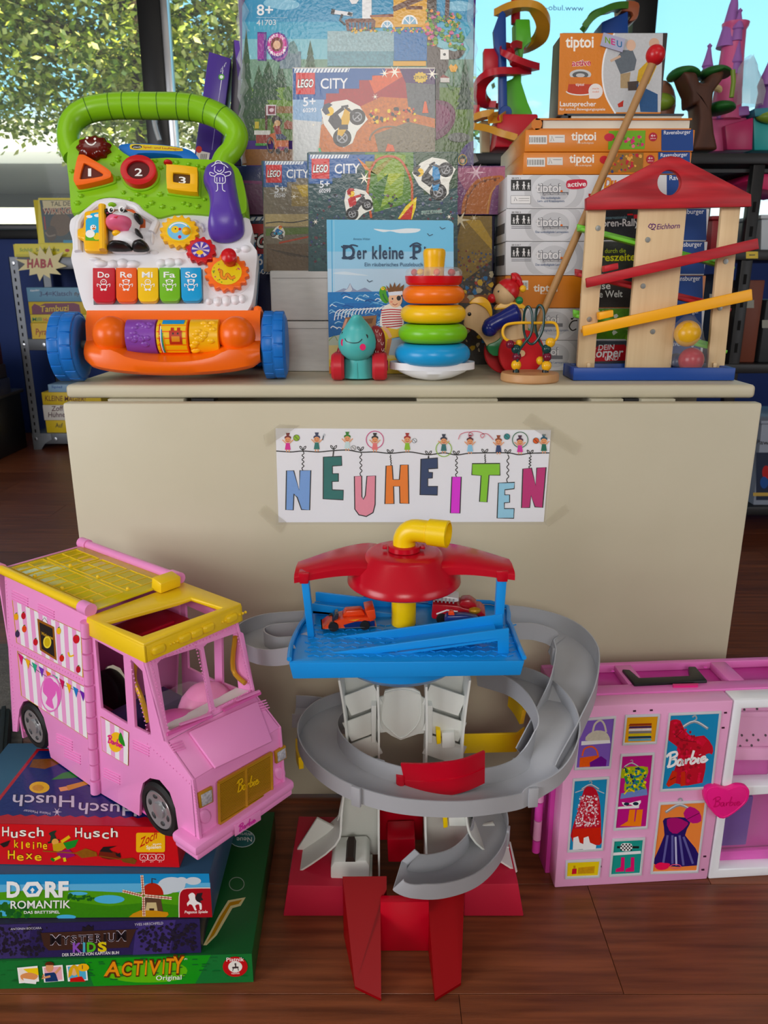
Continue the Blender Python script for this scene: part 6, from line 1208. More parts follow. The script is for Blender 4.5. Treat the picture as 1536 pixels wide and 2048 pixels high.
A.ell((226, 190, 90, .15), 202, 244, 52, 30); A.ell((200, 150, 60, .2), 195, 246, 30, 16); A.poly((120, 76, 40, .3), [(150, 140), (170, 100), (300, 95), (310, 120), (230, 150)]); A.poly((50, 130, 60, .2), [(262, 205), (320, 170), (420, 150), (460, 180), (380, 195)]); A.poly((206, 150, 50), [(340, 235), (440, 210), (460, 225), (350, 260)]); A.poly((230, 176, 130), [(300, 245), (340, 238), (350, 258), (310, 265)])
A.text((206, 206, 216), 'Husch', (700, 335), (405, 322), -58, .02, out=(24, 28, 70)); A.text((206, 206, 216), 'Husch', (380, 288), (68, 282), -58, .02, out=(24, 28, 70)); A.text((196, 196, 210), 'Heinz Meister', (258, 372), (120, 356), -14, .01); A.stars([(292, 370, 26)], (206, 206, 214))
A.put(t, 'lid_print', PRINT_G)
# ================================================================== pink toy truck
K1 = (2.4774, 0, 1080); q1 = lambda x, y: (x/2.4774, y/2.4774+1080)
RW = .0335
cf, crr = atZ(*q1(785, 1340), zH+RW+.001), atZ(*q1(165, 925), zH+RW+.001)
hdir = (cf-crr).normalized(); sdir = V((-hdir.y, hdir.x, 0))
Fs = Frame(cf, hdir).z(*K1)
af = Fs.uv(962, 1300)[0]
Fg = Frame(Fs.p(af, 0), sdir).z(*K1)
WD = Fg.uv(1410, 1080)[0]*.97
tk = Thing('toy_truck', 'pink toy food truck with yellow roof standing on the game boxes', 'toy', (cf+crr)/2+sdir*WD/2-V((0, 0, RW)))
PK = mat('plastic_truck_pink', (242, 150, 210), .3); PKD = mat('plastic_truck_pink_deep', (226, 104, 180), .35); YL = mat('plastic_truck_yellow', (246, 206, 26), .32); GD = mat('gold_plastic', (196, 146, 30), .35, .3); DKP = mat('interior_red', (190, 16, 50), .35)
TH = .0035; VM = -RW-.0004
def cl(pts): return [(a, max(b, VM)) for a, b in pts]
def tp(a, b, c): return Fs.p(a, b, -c)
def side(nm, pts, holes=(), w0=-TH, w1=0, m=PK, bevel=.001, parent=None, F=None):
 F = F or Fs; return tk.part(nm, MB().prism(F, cl(F.pl(pts)), w0, w1, [F.pl(h) for h in holes]), m, parent, bevel=bevel)
arch_r = [(240, 1035), (236, 960), (215, 880), (180, 815), (145, 795), (115, 803), (96, 840), (88, 900), (84, 952)]
cargo = [(20, 168), (440, 385), (452, 1230), (250, 1078)]+arch_r+[(62, 955)]
cp = side('cargo_side', cargo)
arch_f = [(690, 1368), (694, 1265), (708, 1205), (742, 1180), (790, 1190), (840, 1250), (868, 1330), (885, 1450)]
cab = [(445, 440), (715, 588), (822, 1000), (955, 1190), (990, 1490)]+arch_f[::-1]+[(498, 1258)]
win1 = [(470, 495), (610, 572), (632, 915), (500, 835)]; win2 = [(648, 592), (705, 650), (748, 968), (668, 928)]
cb = side('cab_side', cab, [win1, win2])
# far sides: the same outlines on the far plane
Fv = lambda pts: cl(Fs.pl(pts))
tk.part('cargo_side', MB().prism(Fs, Fv(cargo), -WD, -WD+TH), PK, bevel=.001)
tk.part('cab_side', MB().prism(Fs, Fv(cab), -WD, -WD+TH, [Fv(win1), Fv(win2)]), PK, bevel=.001)
ar = Fs.uv(30, 500)[0]; zr_ = Fs.uv(20, 168)[1]; zb_ = Fs.uv(62, 955)[1]
def slab(nm, a0, a1, b0, b1, c0, c1, m=PK, parent=None, bevel=.001):
 p = [tp(a0, b0, c0), tp(a1, b0, c0), tp(a1, b0, c1), tp(a0, b0, c1), tp(a0, b1, c0), tp(a1, b1, c0), tp(a1, b1, c1), tp(a0, b1, c1)]
 return tk.part(nm, MB().hexa(p), m, parent, bevel=bevel)
slab('rear_door', ar-.002, ar+.002, zb_, zr_, .002, WD-.002)
fl0 = Fs.uv(480, 1240)[1]+.012
slab('chassis_floor', ar, af-.02, fl0-.004, fl0, .004, WD-.004, PKD)
# hood and windscreen
wb, wt = Fs.uv(822, 1000), Fs.uv(715, 590); hb = Fs.uv(955, 1190)
ho = tk.part('hood', MB().hexa([tp(wb[0], wb[1], .001), tp(hb[0], hb[1], .001), tp(hb[0], hb[1], WD-.001), tp(wb[0], wb[1], WD-.001)]+[tp(wb[0]-.003, wb[1]-.004, .001), tp(hb[0]-.003, hb[1]-.004, .001), tp(hb[0]-.003, hb[1]-.004, WD-.001), tp(wb[0]-.003, wb[1]-.004, WD-.001)]), PK, bevel=.001)
Fh = Frame(tp(wb[0], wb[1], 0), sdir, tp(wb[0], wb[1], 0)-tp(hb[0], hb[1], 0)).z(*K1)
tk.part('hood_bulge', MB().prism(Fh, Fh.pl([(930, 958), (1272, 805), (1345, 1005), (1062, 1140)]), 0, .0045), PK, ho, bevel=.002)
for x, y in ((870, 1030), (1285, 830)):
 for i in range(4): tk.part('hood_louver', MB().prism(Fh, Fh.pl([(x-30+i*6, y-18+i*12), (x+30+i*6, y-36+i*12), (x+32+i*6, y-31+i*12), (x-28+i*6, y-13+i*12)]), 0, .002), PK, ho, bevel=.0004)
Fw = Frame(tp(wb[0], wb[1], 0), sdir, tp(wt[0], wt[1], 0)-tp(wb[0], wb[1], 0)).z(*K1)
hw = (V(wt)-V(wb)).length
wh = [[(780, 612), (800, 590), (975, 536), (996, 548), (1044, 842), (1036, 858), (846, 944), (832, 936)], [(1010, 530), (1028, 512), (1190, 454), (1206, 462), (1250, 738), (1242, 750), (1072, 832), (1064, 826)]]
ws = tk.part('windscreen_frame', MB().prism(Fw, [(0, 0), (WD, 0), (WD, hw), (0, hw)], -.004, .0, [Fw.pl(w_) for w_ in wh]), PK, bevel=.001)
riv = MB()
for i in range(26):
 for y in (.006, hw-.007): riv.ball(Fw.p(.006+(WD-.012)*i/25, y, .0003), .0011, 8, 5)
for i in range(22):
 for x in (.006, WD-.006, WD*.5): riv.ball(Fw.p(x, .006+(hw-.012)*i/21, .0003), .0011, 8, 5)
tk.part('rivet_rows', riv, PK, ws, kind='stuff')
for P0_, P1_ in (((820, 975), (1040, 885)), ((1100, 855), (1280, 770))):
 wp = tk.part('wiper', MB().bar(Fh.px(*P0_, .005), Fh.px(*P1_, .006), .004, .003), PKD, ws); tk.part('wiper_blade', MB().bar(Fh.px(P0_[0]+60, P0_[1]-42, .008), Fh.px(P1_[0]-6, P1_[1]-4, .008), .003, .002), PK, ws)
# front: grille, lights, bumper
zf0 = Fg.uv(985, 1475)[1]
gf = tk.part('front_face', MB().prism(Fg, [(0, zf0), (WD, zf0), (WD, hb[1]), (0, hb[1])], -.004, 0), PK, bevel=.001)
gq = [(1075, 1197), (1336, 1050), (1340, 1238), (1080, 1398)]
gr = tk.part('grille', MB().prism(Fg, Fg.pl(gq), 0, .002), mat('grille_dark_gold', (70, 48, 16), .4), gf, bevel=.0005)
gu = [V(Fg.uv(*p)) for p in gq]; br = MB()
for i in range(26):
 t0 = (i+.5)/26; l = gu[0].lerp(gu[3], t0); r_ = gu[1].lerp(gu[2], t0); tk.part('grille_bar', MB().bar(Fg.p(l.x+.001, l.y, .0025), Fg.p(r_.x-.001, r_.y, .0025), .0012, .0012), GD, gr)
for i, (p, q) in enumerate(((0, 1), (1, 2), (2, 3), (3, 0))): tk.part('grille_frame', MB().bar(Fg.p(*gu[p], .003), Fg.p(*gu[q], .003), .003, .003), GD, gr)
m0, m1 = gu[0].lerp(gu[1], .5), gu[3].lerp(gu[2], .5); tk.part('grille_frame', MB().bar(Fg.p(*m0, .003), Fg.p(*m1, .003), .003, .003), GD, gr)
BARB = [[(0, -52), (4, -28), (2, 0), (-2, 2)], [(-14, -40), (0, -54), (22, -56), (28, -42), (8, -30), (26, -26), (28, -8), (8, 2), (-4, -4)], [(52, -22), (40, -20), (38, -4), (50, 0), (56, -20), (56, -2), (64, -2)], [(70, -22), (72, -2), (74, -16), (86, -22)], [(96, -54), (92, -20), (92, -2), (104, -2), (112, -14), (102, -22), (92, -14)], [(122, -22), (120, -2), (128, -2)], [(124, -34), (125, -32)], [(134, -12), (148, -16), (144, -23), (134, -18), (134, -4), (148, -2), (160, -12)]]
def script(A, c, x, y, s, w, slope=0.0, sx=1.0):
 """the flowing doll brand signature"""
 for st_ in BARB: A.line(c, spl([(x+(p[0]-p[1]*.18)*s*sx, y+p[1]*s+(p[0])*s*sx*slope) for p in st_], 5), w)
A = Art(Fg, .0042); script(A, (232, 190, 70), 1166, 1240, 1.05, 6, -.38, .62); A.put(tk, 'grille_script', mat('gold_plastic', (196, 146, 30), .35, .3) and PRINT, gr)
for q in ([(975, 1252), (1043, 1216), (1048, 1292), (982, 1326)], [(1355, 1045), (1406, 1012), (1412, 1075), (1360, 1105)]):
 hl = tk.part('headlight', MB().prism(Fg, Fg.pl(q), 0, .0035), GD, gf, bevel=.0006); cx = sum(p[0] for p in q)/4; cy = sum(p[1] for p in q)/4
 tk.part('lamp_glass', MB().prism(Fg, Fg.pl([(cx+(p[0]-cx)*.76, cy+(p[1]-cy)*.76) for p in q]), .0035, .0048), mat('lamp_lens', (206, 206, 214), .15, noise=((150, 150, 160), 300, (1, 1, 1), .2)), hl, bevel=.0005)
for x, y, r in ((1013, 1368, 34), (1385, 1155, 30)): tk.part('turn_lamp', MB().puff(Fg, Fg.pl(arc(x, y, r*.9, r*1.1)), 0, .003, 4, .5), PK, gf)
zb0_, zb1_ = Fg.uv(905, 1575)[1], Fg.uv(985, 1470)[1]
bp = tk.part('bumper', MB().prism(Fg, [(-.012, zb0_), (WD+.008, zb0_), (WD+.008, zb1_), (-.012, zb1_)], -.03, .012), PK, bevel=.004)
tk.part('bumper', MB().prism(Fg, [(-.008, zb0_-.008), (WD+.006, zb0_-.008), (WD+.006, zb0_), (-.008, zb0_)], -.03, .009), PK, bevel=.002)
pq = [(1160, 1415), (1288, 1335), (1290, 1385), (1162, 1468)]
Fbp = Fg.off(.012); pb = tk.part('number_plate', MB().prism(Fbp, Fbp.pl(pq), 0, .0012), PK, bp, bevel=.0004); A = Art(Fbp, .0016); script(A, (224, 112, 186), 1182, 1440, .62, 5, -.6, .8); A.put(tk, 'plate_script', PRINT, pb)
# yellow cab roof ring
zr1 = Fs.uv(730, 512)[1]; zr0_ = wt[1]
Fr = Frame(tp(wt[0], zr1, 0), hdir, sdir).z(*K1)
a_b = Fs.uv(440, 400)[0]; a_f = wt[0]+.006
hole = [(522, 404), (880, 306), (945, 284), (1100, 334), (704, 474)]
tk.part('cab_roof', MB().prism(Fr, [(a_b-wt[0], -.003), (a_f-wt[0], -.003), (a_f-wt[0], WD+.003), (a_b-wt[0], WD+.003)], -.006, 0, [Fr.pl(hole)]), YL, bevel=.002)
for c0 in (-.0032, WD-.0008): slab('roof_skirt', a_b, a_f, zr0_-.002, zr1-.003, c0, c0+.004, YL, bevel=.001)
fsk = slab('roof_skirt', a_f-.004, a_f, zr0_-.002, zr1-.003, -.003, WD+.003, YL, bevel=.001)
Ffs = Frame(tp(a_f, zr0_, 0), sdir)
for i in range(5):
 cc = .014+(WD-.028)*(0, .34, .5, .66, 1)[i]; tk.part('marker_lamp', MB().puff(Ffs, rrect(cc-.009, .003, cc+.009, .013, .004), 0, .004, 4, .5), YL, fsk)
for i in range(9):
 cc = .030+(WD*.27)*i/8
 for o_ in (0, WD*.56): tk.part('roof_stud', MB().ball(Ffs.p(cc+o_, .0075, 0), .0018, 8, 6), YL, fsk)
# cargo roof, clear yellow with raised lattice panes
z_c = Fs.uv(30, 172)[1]; Fc = Frame(tp(ar, z_c, 0), hdir, sdir)
La = a_b-ar
ry = tk.part('cargo_roof', MB().prism(Fc, [(.004, .008), (La-.002, .008), (La-.002, WD-.008), (.004, WD-.008)], -.003, .0), mat('roof_clear_yellow', (222, 204, 20), .12, alpha=.9), bevel=.001)
for i in range(3):
 for j in range(2):
  x0 = .012+(La-.024)*i/3; x1 = .012+(La-.024)*(i+1)/3-.008; y0 = .016+(WD-.032)*j/2; y1 = .016+(WD-.032)*(j+1)/2-.006
  for t0 in (0, .33, .66, 1): tk.part('lattice_bar', MB().bar(Fc.p(x0+(x1-x0)*t0, y0, .0004), Fc.p(x0+(x1-x0)*t0, y1, .0), .0011, .0011), YL, ry)
  for t0 in (0, .5, 1): tk.part('lattice_bar', MB().bar(Fc.p(x0, y0+(y1-y0)*t0, .0004), Fc.p(x1, y0+(y1-y0)*t0, .0), .0011, .0011), YL, ry)
  tk.part('roof_stud', MB().ball(Fc.p(x1-.003, y0+.003, .001), .0025, 10, 6), YL, ry)
for c0, nm in ((.003, 'near'), (WD-.003, 'far')):
 tk.part('roof_bar', MB().cyl(tp(ar+.01, z_c+.002, c0), tp(a_b-.012, z_c+.002, c0), .006, n=14), YL if nm == 'near' else PK)
 for a0 in (ar-.002, a_b-.012): tk.part('roof_socket', MB().cyl(tp(a0-.004, z_c+.002, c0), tp(a0+.014, z_c+.002, c0), .0078, n=14), PK)
tk.part('roof_catch', MB().prism(Frame(tp(a_b-.008, z_c, WD-.03), hdir), [(0, -.004), (.02, -.004), (.022, .01), (.004, .014)], -.02, .01), YL, bevel=.002)
# hinge column
for i in range(11):
 p0, p1 = V(Fs.uv(437+i*4.6, 400+i*78)), V(Fs.uv(437+i*4.6+4, 400+i*78+70)); p1.y = max(p1.y, VM+.001); tk.part('hinge_knuckle', MB().cyl(Fs.p(p0.x, p0.y, .003), Fs.p(p1.x, p1.y, .003), .0058 if i % 2 else .0064, n=12), PK)
# side stickers
A = Art(Fs, .0003)
def sticker(A, q, nstr, base=(240, 238, 240), st=(238, 176, 216)):
 g = [V(p) for p in q]; A.poly((206, 160, 60), [tuple(p) for p in g]); ce = sum(g, V((0, 0)))/4; g = [ce+(p-ce)*.975 for p in g]; A.poly(base, [tuple(p) for p in g])
 for i in range(nstr):
  a, b = i/nstr, (i+.5)/nstr; A.poly(st, [tuple(g[0].lerp(g[1], a)), tuple(g[0].lerp(g[1], b)), tuple(g[3].lerp(g[2], b)), tuple(g[3].lerp(g[2], a))])
sticker(A, [(60, 294), (404, 456), (414, 682), (82, 508)], 8); sticker(A, [(86, 548), (424, 728), (438, 988), (106, 770)], 8)
A.poly((150, 96, 50), [(186, 388), (270, 430), (283, 597), (200, 545)]); A.poly((24, 22, 24), [(196, 406), (262, 438), (273, 580), (208, 538)]); A.text((226, 180, 70), 'Welcome', (206, 468), (264, 494), 16, .02); A.ell((240, 220, 120), 236, 506, 20, 30); A.ell((206, 180, 70), 236, 506, 14, 22); A.line((40, 40, 40), [(208, 402), (222, 384), (238, 408)], 2)
for x, y, c in ((82, 380, (240, 170, 40)), (118, 375, (196, 30, 50)), (122, 440, (230, 90, 60)), (88, 465, (60, 50, 80)), (178, 505, (200, 40, 50)), (293, 450, (246, 190, 50)), (308, 585, (210, 50, 40)), (380, 490, (206, 40, 50)), (352, 570, (246, 200, 60)), (390, 640, (190, 30, 50))):
 if c[0] == 246 and x == 352: A.line(c, spl([(340, 555), (348, 575), (368, 570)], 4), 8)
 else: A.ell(c, x, y, 11 if c[0] != 206 else 16, 17 if c[0] != 206 else 22); A.line((50, 120, 50), [(x-4, y-16), (x+5, y-20)], 4)
A.line((60, 60, 60), spl([(90, 556), (180, 640), (260, 690), (340, 728), (420, 760)], 5), 2)
for i, c in enumerate(((214, 60, 120), (240, 180, 60), (80, 170, 140), (130, 90, 180), (236, 130, 60), (80, 170, 140), (200, 50, 100), (240, 180, 60), (60, 130, 200), (120, 80, 170))):
 x = 92+i*34; y = 562+i*21-(i*i)*.1; A.poly(c, [(x, y), (x+26, y+15), (x+17, y+56)])
A.ell((236, 150, 206), 255, 760, 52, 92); A.ell((240, 224, 236), 255, 760, 46, 84); A.poly((232, 136, 200), spl([(222, 700), (250, 680), (275, 710), (280, 760), (262, 790), (270, 836), (230, 810), (238, 780), (216, 750)], 3, True)); A.poly((232, 136, 200), spl([(270, 700), (298, 730), (300, 800), (285, 830), (288, 790), (280, 740)], 3, True))
sticker(A, [(500, 872), (640, 952), (638, 1118), (510, 1042)], 3); A.ell((246, 190, 30), 578, 1000, 36, 50); A.poly((60, 140, 60), spl([(590, 985), (600, 950), (612, 975), (624, 1020), (604, 1010)], 2, True)); script(A, (224, 50, 130), 540, 1000, .62, 6, .42, .72)
A.put(tk, 'side_stickers', PRINT)
for x, y in ((100, 270), (230, 335), (360, 1050), (320, 980), (555, 1150), (700, 1010)):
 for i in range(4): tk.part('side_louver', MB().prism(Fs, Fs.pl([(x-40, y-20+i*13), (x+40, y+18+i*13), (x+40, y+23+i*13), (x-40, y-15+i*13)]), 0, .0012), PK, cp if x < 440 else cb)
riv = MB()
for (x0, y0), (x1, y1), n in (((30, 200), (75, 930), 40), ((60, 520), (420, 700), 26), ((645, 600), (740, 980), 18), ((730, 1010), (955, 1220), 14), ((962, 1230), (985, 1440), 14)):
 for i in range(n): riv.ball(Fs.px(x0+(x1-x0)*i/n, y0+(y1-y0)*i/n, .0002), .001, 7, 4)
tk.part('rivet_rows', riv, PK, cp, kind='stuff')
# wheels
for c in (cf, crr):
 for sd in (0, 1):
  cc = c+sdir*(.010 if not sd else WD-.010); ax = -sdir if not sd else sdir
  w_ = tk.part('wheel', MB().lathe(cc-ax*.009, ax, [(RW*.3, 0), (RW*.9, 0), (RW*.99, .003), (RW, .008), (RW*.99, .016), (RW*.9, .0195), (RW*.74, .0195), (RW*.72, .016)], 36), mat('tyre_black', (20, 20, 22), .5))
  rm = tk.part('rim', MB().lathe(cc+ax*.008, ax, [(RW*.72, 0), (RW*.68, .002), (RW*.3, .0005), (RW*.28, .003), (RW*.12, .0035), (0, .0035)], 32), mat('rim_silver', (186, 188, 192), .3, .7), w_)
  up = V((0, 0, 1)); sd_ = ax.cross(up)
  for k in range(6):
   g_ = k*PI/3+.3; d_ = up*math.cos(g_)+sd_*math.sin(g_); tk.part('rim_slot', MB().ball(cc+ax*.0092+d_*RW*.5, (RW*.09, RW*.14, .0012), 10, 6, (d_, d_.cross(ax), ax)), mat('rim_slot_dark', (52, 53, 56), .5), w_)
# inside: ledge, mirrors, red counter, wrapped goods
tk.part('dashboard', MB().hexa([tp(wb[0]-.03, wb[1]-.006, .004), tp(wb[0]-.002, wb[1]-.004, .004), tp(wb[0]-.002, wb[1]-.004, WD-.004), tp(wb[0]-.03, wb[1]-.006, WD-.004), tp(wb[0]-.03, wb[1]-.001, .004), tp(wb[0]-.002, wb[1]+.004, .004), tp(wb[0]-.002, wb[1]+.004, WD-.004), tp(wb[0]-.03, wb[1]-.001, WD-.004)]), mat('dash_white', (236, 232, 232), .4))
for q, F_ in (([(672, 605), (665, 690), (700, 780), (735, 900)], Fs.off(-.006)), ([(1165, 480), (1155, 640), (1215, 710)], Fs.off(-WD+.008))):
 tk.part('mirror_arm', MB().tube([F_.px(*p) for p in spl(q, 4)], .003, 10), GD)
slab('counter', a_b-.02, a_b+.052, zr0_-.016, zr0_-.012, WD*.10, WD*.86, DKP); slab('counter_edge', a_b+.03, a_b+.034, zr0_-.012, zr0_-.008, WD*.2, WD*.7, DKP)
slab('packed_carton', a_b-.03, a_b+.012, fl0, fl0+.085, .03, WD-.02, mat('carton_violet', (70, 66, 130), .5))
gd = [(PKD, .022, .03, .05, (.032, .026, .03)), (mat('goods_teal', (40, 160, 180), .4), .03, .03, .05, (.018, .02, .026)), (mat('goods_yellow', (240, 200, 60), .4), .034, .052, .036, (.02, .018, .018)), (mat('goods_pink', (244, 150, 200), .3), .01, .085, .05, (.03, .03, .036)), (mat('goods_orange', (236, 140, 70), .4), .026, .05, .024, (.018, .022, .016))]
for m, da, dc, db, r in gd: tk.part('packed_accessory', MB().ball(tp(wb[0]-.062+da, fl0+db+.036, dc+.012), [q*1.25 for q in r], 18, 10), m)
fb = MB(); rings = []
rr = random.Random(12)
for b in (.002, .03, .06, .09, .12):
 k = 1-.3*(b/.12)**2; rings.append([tp(wb[0]-.06+.05*k*math.cos(j*PI/9)*rr.uniform(.85, 1.1), fl0+b, .075+.055*k*math.sin(j*PI/9)*rr.uniform(.85, 1.1)) for j in range(18)])
tk.part('wrapping_film', fb.rings(rings), mat('bag_film', (238, 240, 240), .1, alpha=.08, bump=(70, .6, (1, 1, 1))), smooth=20)
print('TRUCK', zA, zM, zD, zH, WD, [tuple(round(q, 3) for q in tp(a, 0, c)) for a in (ar, af) for c in (0, WD)], HW, HD)
# ================================================================== doll wardrobe
K6 = (3.1605, 1050, 1290); q6 = lambda x, y: (x/3.1605+1050, y/3.1605+1290)
W0, W1 = atZ(*q6(186, 1535), 0), atZ(*q6(1156, 1480), 0); wu = (W1-W0).normalized(); wd = V((-wu.y, wu.x, 0))
F = Frame(W0, wu).z(*K6); wz = F.uv(1310, 352)[1]; wl = (W1-W0).length; WR = wl+.125; WDp = .115
wr = Thing('doll_wardrobe', 'pink and white toy wardrobe case with printed dresses, on the floor at right', 'toy', W0+wu*WR/2+wd*WDp/2)
P1m = mat('plastic_light_pink', (240, 170, 214), .3); P2m = mat('plastic_hot_pink', (224, 70, 184), .3); WHm = mat('plastic_gloss_white', (238, 240, 246), .15, coat=.4); SG = mat('frame_silver_grey', (206, 206, 212), .35)
fd = .028   # thickness of the front halves
dl = wr.part('front_shell', MB().prism(F, [(0, 0), (wl-.001, 0), (wl-.001, wz), (0, wz)], -fd, 0), P1m, bevel=.002)
# back shell with sunken lid
zt5 = wz+.002
wr.part('back_shell', MB().hexa([F.p(-.006, 0, -WDp), F.p(WR, 0, -WDp), F.p(WR, 0, -fd), F.p(-.006, 0, -fd), F.p(-.006, zt5-.012, -WDp), F.p(WR, zt5-.012, -WDp), F.p(WR, zt5-.012, -fd), F.p(-.006, zt5-.012, -fd)]), mat('plastic_mid_pink', (206, 66, 166), .3), bevel=.002)
ld = mat('plastic_lid_pink', (226, 120, 192), .25)
for u0, u1, w0, w1 in ((-.006, WR, -WDp, -WDp+.01), (-.006, WR, -fd-.022, -fd), (-.006, .012, -WDp+.01, -fd-.022), (.10, .125, -WDp+.01, -fd-.022), (.245, .268, -WDp+.01, -fd-.022), (.345, WR, -WDp+.01, -fd-.022)):
 wr.part('lid_rib', MB().fbox(F, u0, zt5-.012, w0, u1, zt5, w1), ld, bevel=.0015)
hk = MB(); hz = zt5+.004; ha, hb_ = .125, .268
FT = Frame(F.p(0, zt5, 0), wu, wd).z(*K6)
hpts = [(612, 168), (660, 170), (720, 222), (1040, 208), (1030, 150), (1076, 150), (1152, 240), (690, 262)]
wr.part('carry_handle', MB().prism(FT, FT.pl(hpts), -.004, .004), BK, bevel=.0015)
wr.part('latch', MB().prism(FT, FT.pl([(932, 258), (1094, 254), (1092, 268), (936, 270)]), 0, .003), mat('latch_pink', (226, 40, 130), .3))
for x, y in ((553, 165), (1140, 140)): wr.part('lid_screw', MB().lathe(FT.px(x, y, 0), (0, 0, 1), [(.003, 0), (.002, .001), (0, .001)], 12), P2m)
# white door frame with clear panes on the right
d0 = wl+.001; wo = F.pl([(1355, 405), (1620, 395), (1600, 890), (1308, 898)]); wo2 = F.pl([(1275, 962), (1620, 940), (1610, 1405), (1226, 1420)])
door = wr.part('door_frame', MB().prism(F, [(d0, 0), (WR, 0), (WR, wz), (d0, wz)], -fd, 0, [[(max(min(a, WR-.012), d0+.012), b) for a, b in wo], [(max(min(a, WR-.012), d0+.012), b) for a, b in wo2]]), WHm, bevel=.002)
wr.part('door_pane', MB().prism(F, [(d0+.006, .01), (WR-.006, .01), (WR-.006, wz-.01), (d0+.006, wz-.01)], -.016, -.015), mat('clear_pane', (240, 230, 240), .04, alpha=.05), door)
FI = F.off(-fd-.002)
wr.part('compartment_back', MB().fbox(F, d0+.004, .004, -fd-.004, WR-.004, wz-.004, -fd-.001), mat('plastic_magenta', (176, 20, 120), .35))
wr.part('inner_panel', MB().prism(F, F.pl([(1372, 400), (1640, 400), (1630, 700), (1335, 700)]), -fd-.001, -.022), P1m, bevel=.001)
wr.part('inner_shelf', MB().prism(F, F.pl([(1335, 470), (1640, 465), (1640, 500), (1335, 500)]), -.024, -.017), P1m, bevel=.001); wr.part('inner_shelf', MB().prism(F, F.pl([(1325, 700), (1640, 700), (1640, 775), (1325, 775)]), -.024, -.017), P1m, bevel=.001)
for x, y in ((1386, 408), (1466, 403), (1426, 438), (1500, 436), (1370, 570), (1442, 568), (1402, 602), (1474, 600), (1360, 638), (1432, 634), (1392, 668), (1464, 664), (1520, 570)):
 wr.part('peg_hole', MB().prism(F.off(-.022), F.off(-.022).pl(arc(x, y, 7, 8, n=12)), 0, .0006), mat('hole_dark', (60, 14, 44), .6))
wr.part('storage_bin', MB().prism(F, F.pl([(1285, 1030), (1490, 1010), (1440, 1320), (1250, 1330)]), -fd, -.018), mat('bin_violet', (96, 40, 150), .35), bevel=.002)
wr.part('inner_floor', MB().fbox(F, d0+.004, .004, -.026, WR-.004, .03, -.018), P2m, bevel=.001)
# heart clasp
HT = spl([(1240, 1078), (1160, 1022), (1120, 950), (1128, 890), (1185, 870), (1262, 890), (1330, 868), (1390, 880), (1402, 925), (1370, 990)], 4, True)
hrt = wr.part('heart_clasp', MB().prism(F, F.pl(HT), .0, .007), mat('plastic_neon_pink', (246, 30, 140), .3), bevel=.002)
cxh, cyh = 1258, 965
wr.part('heart_rim', MB().tube([F.px(cxh+(x-cxh)*.9, cyh+(y-cyh)*.9, .007) for x, y in HT], .0006, 6, loop=True), mat('plastic_neon_pink', (246, 30, 140), .3), hrt)
A = Art(F, .0074); script(A, (214, 10, 106), 1180, 1000, 1.05, 6, -.05); A.put(wr, 'heart_script', PRINT, hrt)
# hinge pin at the left
for i, (y0, y1) in enumerate(((880, 945), (950, 1085), (1090, 1205), (1210, 1330), (1335, 1410))):
 wr.part('hinge_knuckle', MB().cyl(F.px(150-(y0-880)*.08, y0, -.034), F.px(150-(y1-880)*.08, y1, -.034), .0058, n=14), P2m if i % 2 == 0 else P1m)
# printed niches
def niche(q, back, draw):
 ce = (sum(p[0] for p in q)/4, sum(p[1] for p in q)/4); inn = [(ce[0]+(p[0]-ce[0])*(1-26/abs(q[1][0]-q[0][0])*1.0), ce[1]+(p[1]-ce[1])*(1-26/abs(q[2][1]-q[1][1])*1.2)) for p in q]
 n_ = wr.part('niche_frame', MB().prism(F, F.pl(q), -.0005, .0022, [F.pl(inn)]), SG, dl, bevel=.0007)
 wr.part('niche_back', MB().prism(F, F.pl(inn), -.0005, .0006), SG, n_)
 A = Art(F, .0008); A.poly(back, inn); draw(A); A.put(wr, 'niche_print', PRINT, n_)
def hanger(A, x, y, s): A.line((160, 162, 168), spl([(x, y-18*s), (x+8*s, y-26*s), (x+3*s, y-36*s), (x-6*s, y-30*s)], 4), 5*s); A.line((150, 152, 158), spl([(x-46*s, y+8*s), (x, y-16*s), (x+46*s, y+8*s)], 4), 9*s); A.line((226, 228, 232), spl([(x-44*s, y+5*s), (x, y-18*s), (x+44*s, y+5*s)], 4), 3*s)
def n1(A):
 A.line((206, 200, 186), spl([(425, 560), (440, 500), (475, 475), (500, 500), (512, 550)], 4), 12); A.poly((202, 198, 184, .15), spl([(380, 600), (400, 560), (450, 538), (505, 545), (532, 580), (528, 605), (460, 612)], 2, True)); A.poly((236, 236, 238), [(356, 606), (535, 598), (538, 618), (354, 632)])
 A.line((236, 106, 60), spl([(360, 700), (375, 655), (420, 640), (452, 665), (462, 710)], 4), 10); A.poly((236, 106, 60, .15), [(346, 710), (460, 695), (452, 765), (342, 770)]); A.poly((110, 44, 140, .15), [(408, 740), (440, 722), (480, 700), (515, 725), (510, 765), (410, 770)])
def n2(A):
 for i, c in enumerate(((150, 60, 30), (70, 50, 90), (220, 220, 224), (120, 120, 124), (206, 190, 60), (40, 70, 90), (120, 170, 190))): A.poly(c+(.15,), [(662-i*2, 496+i*16), (800-i, 492+i*16), (798, 506+i*16), (652, 510+i*16)])
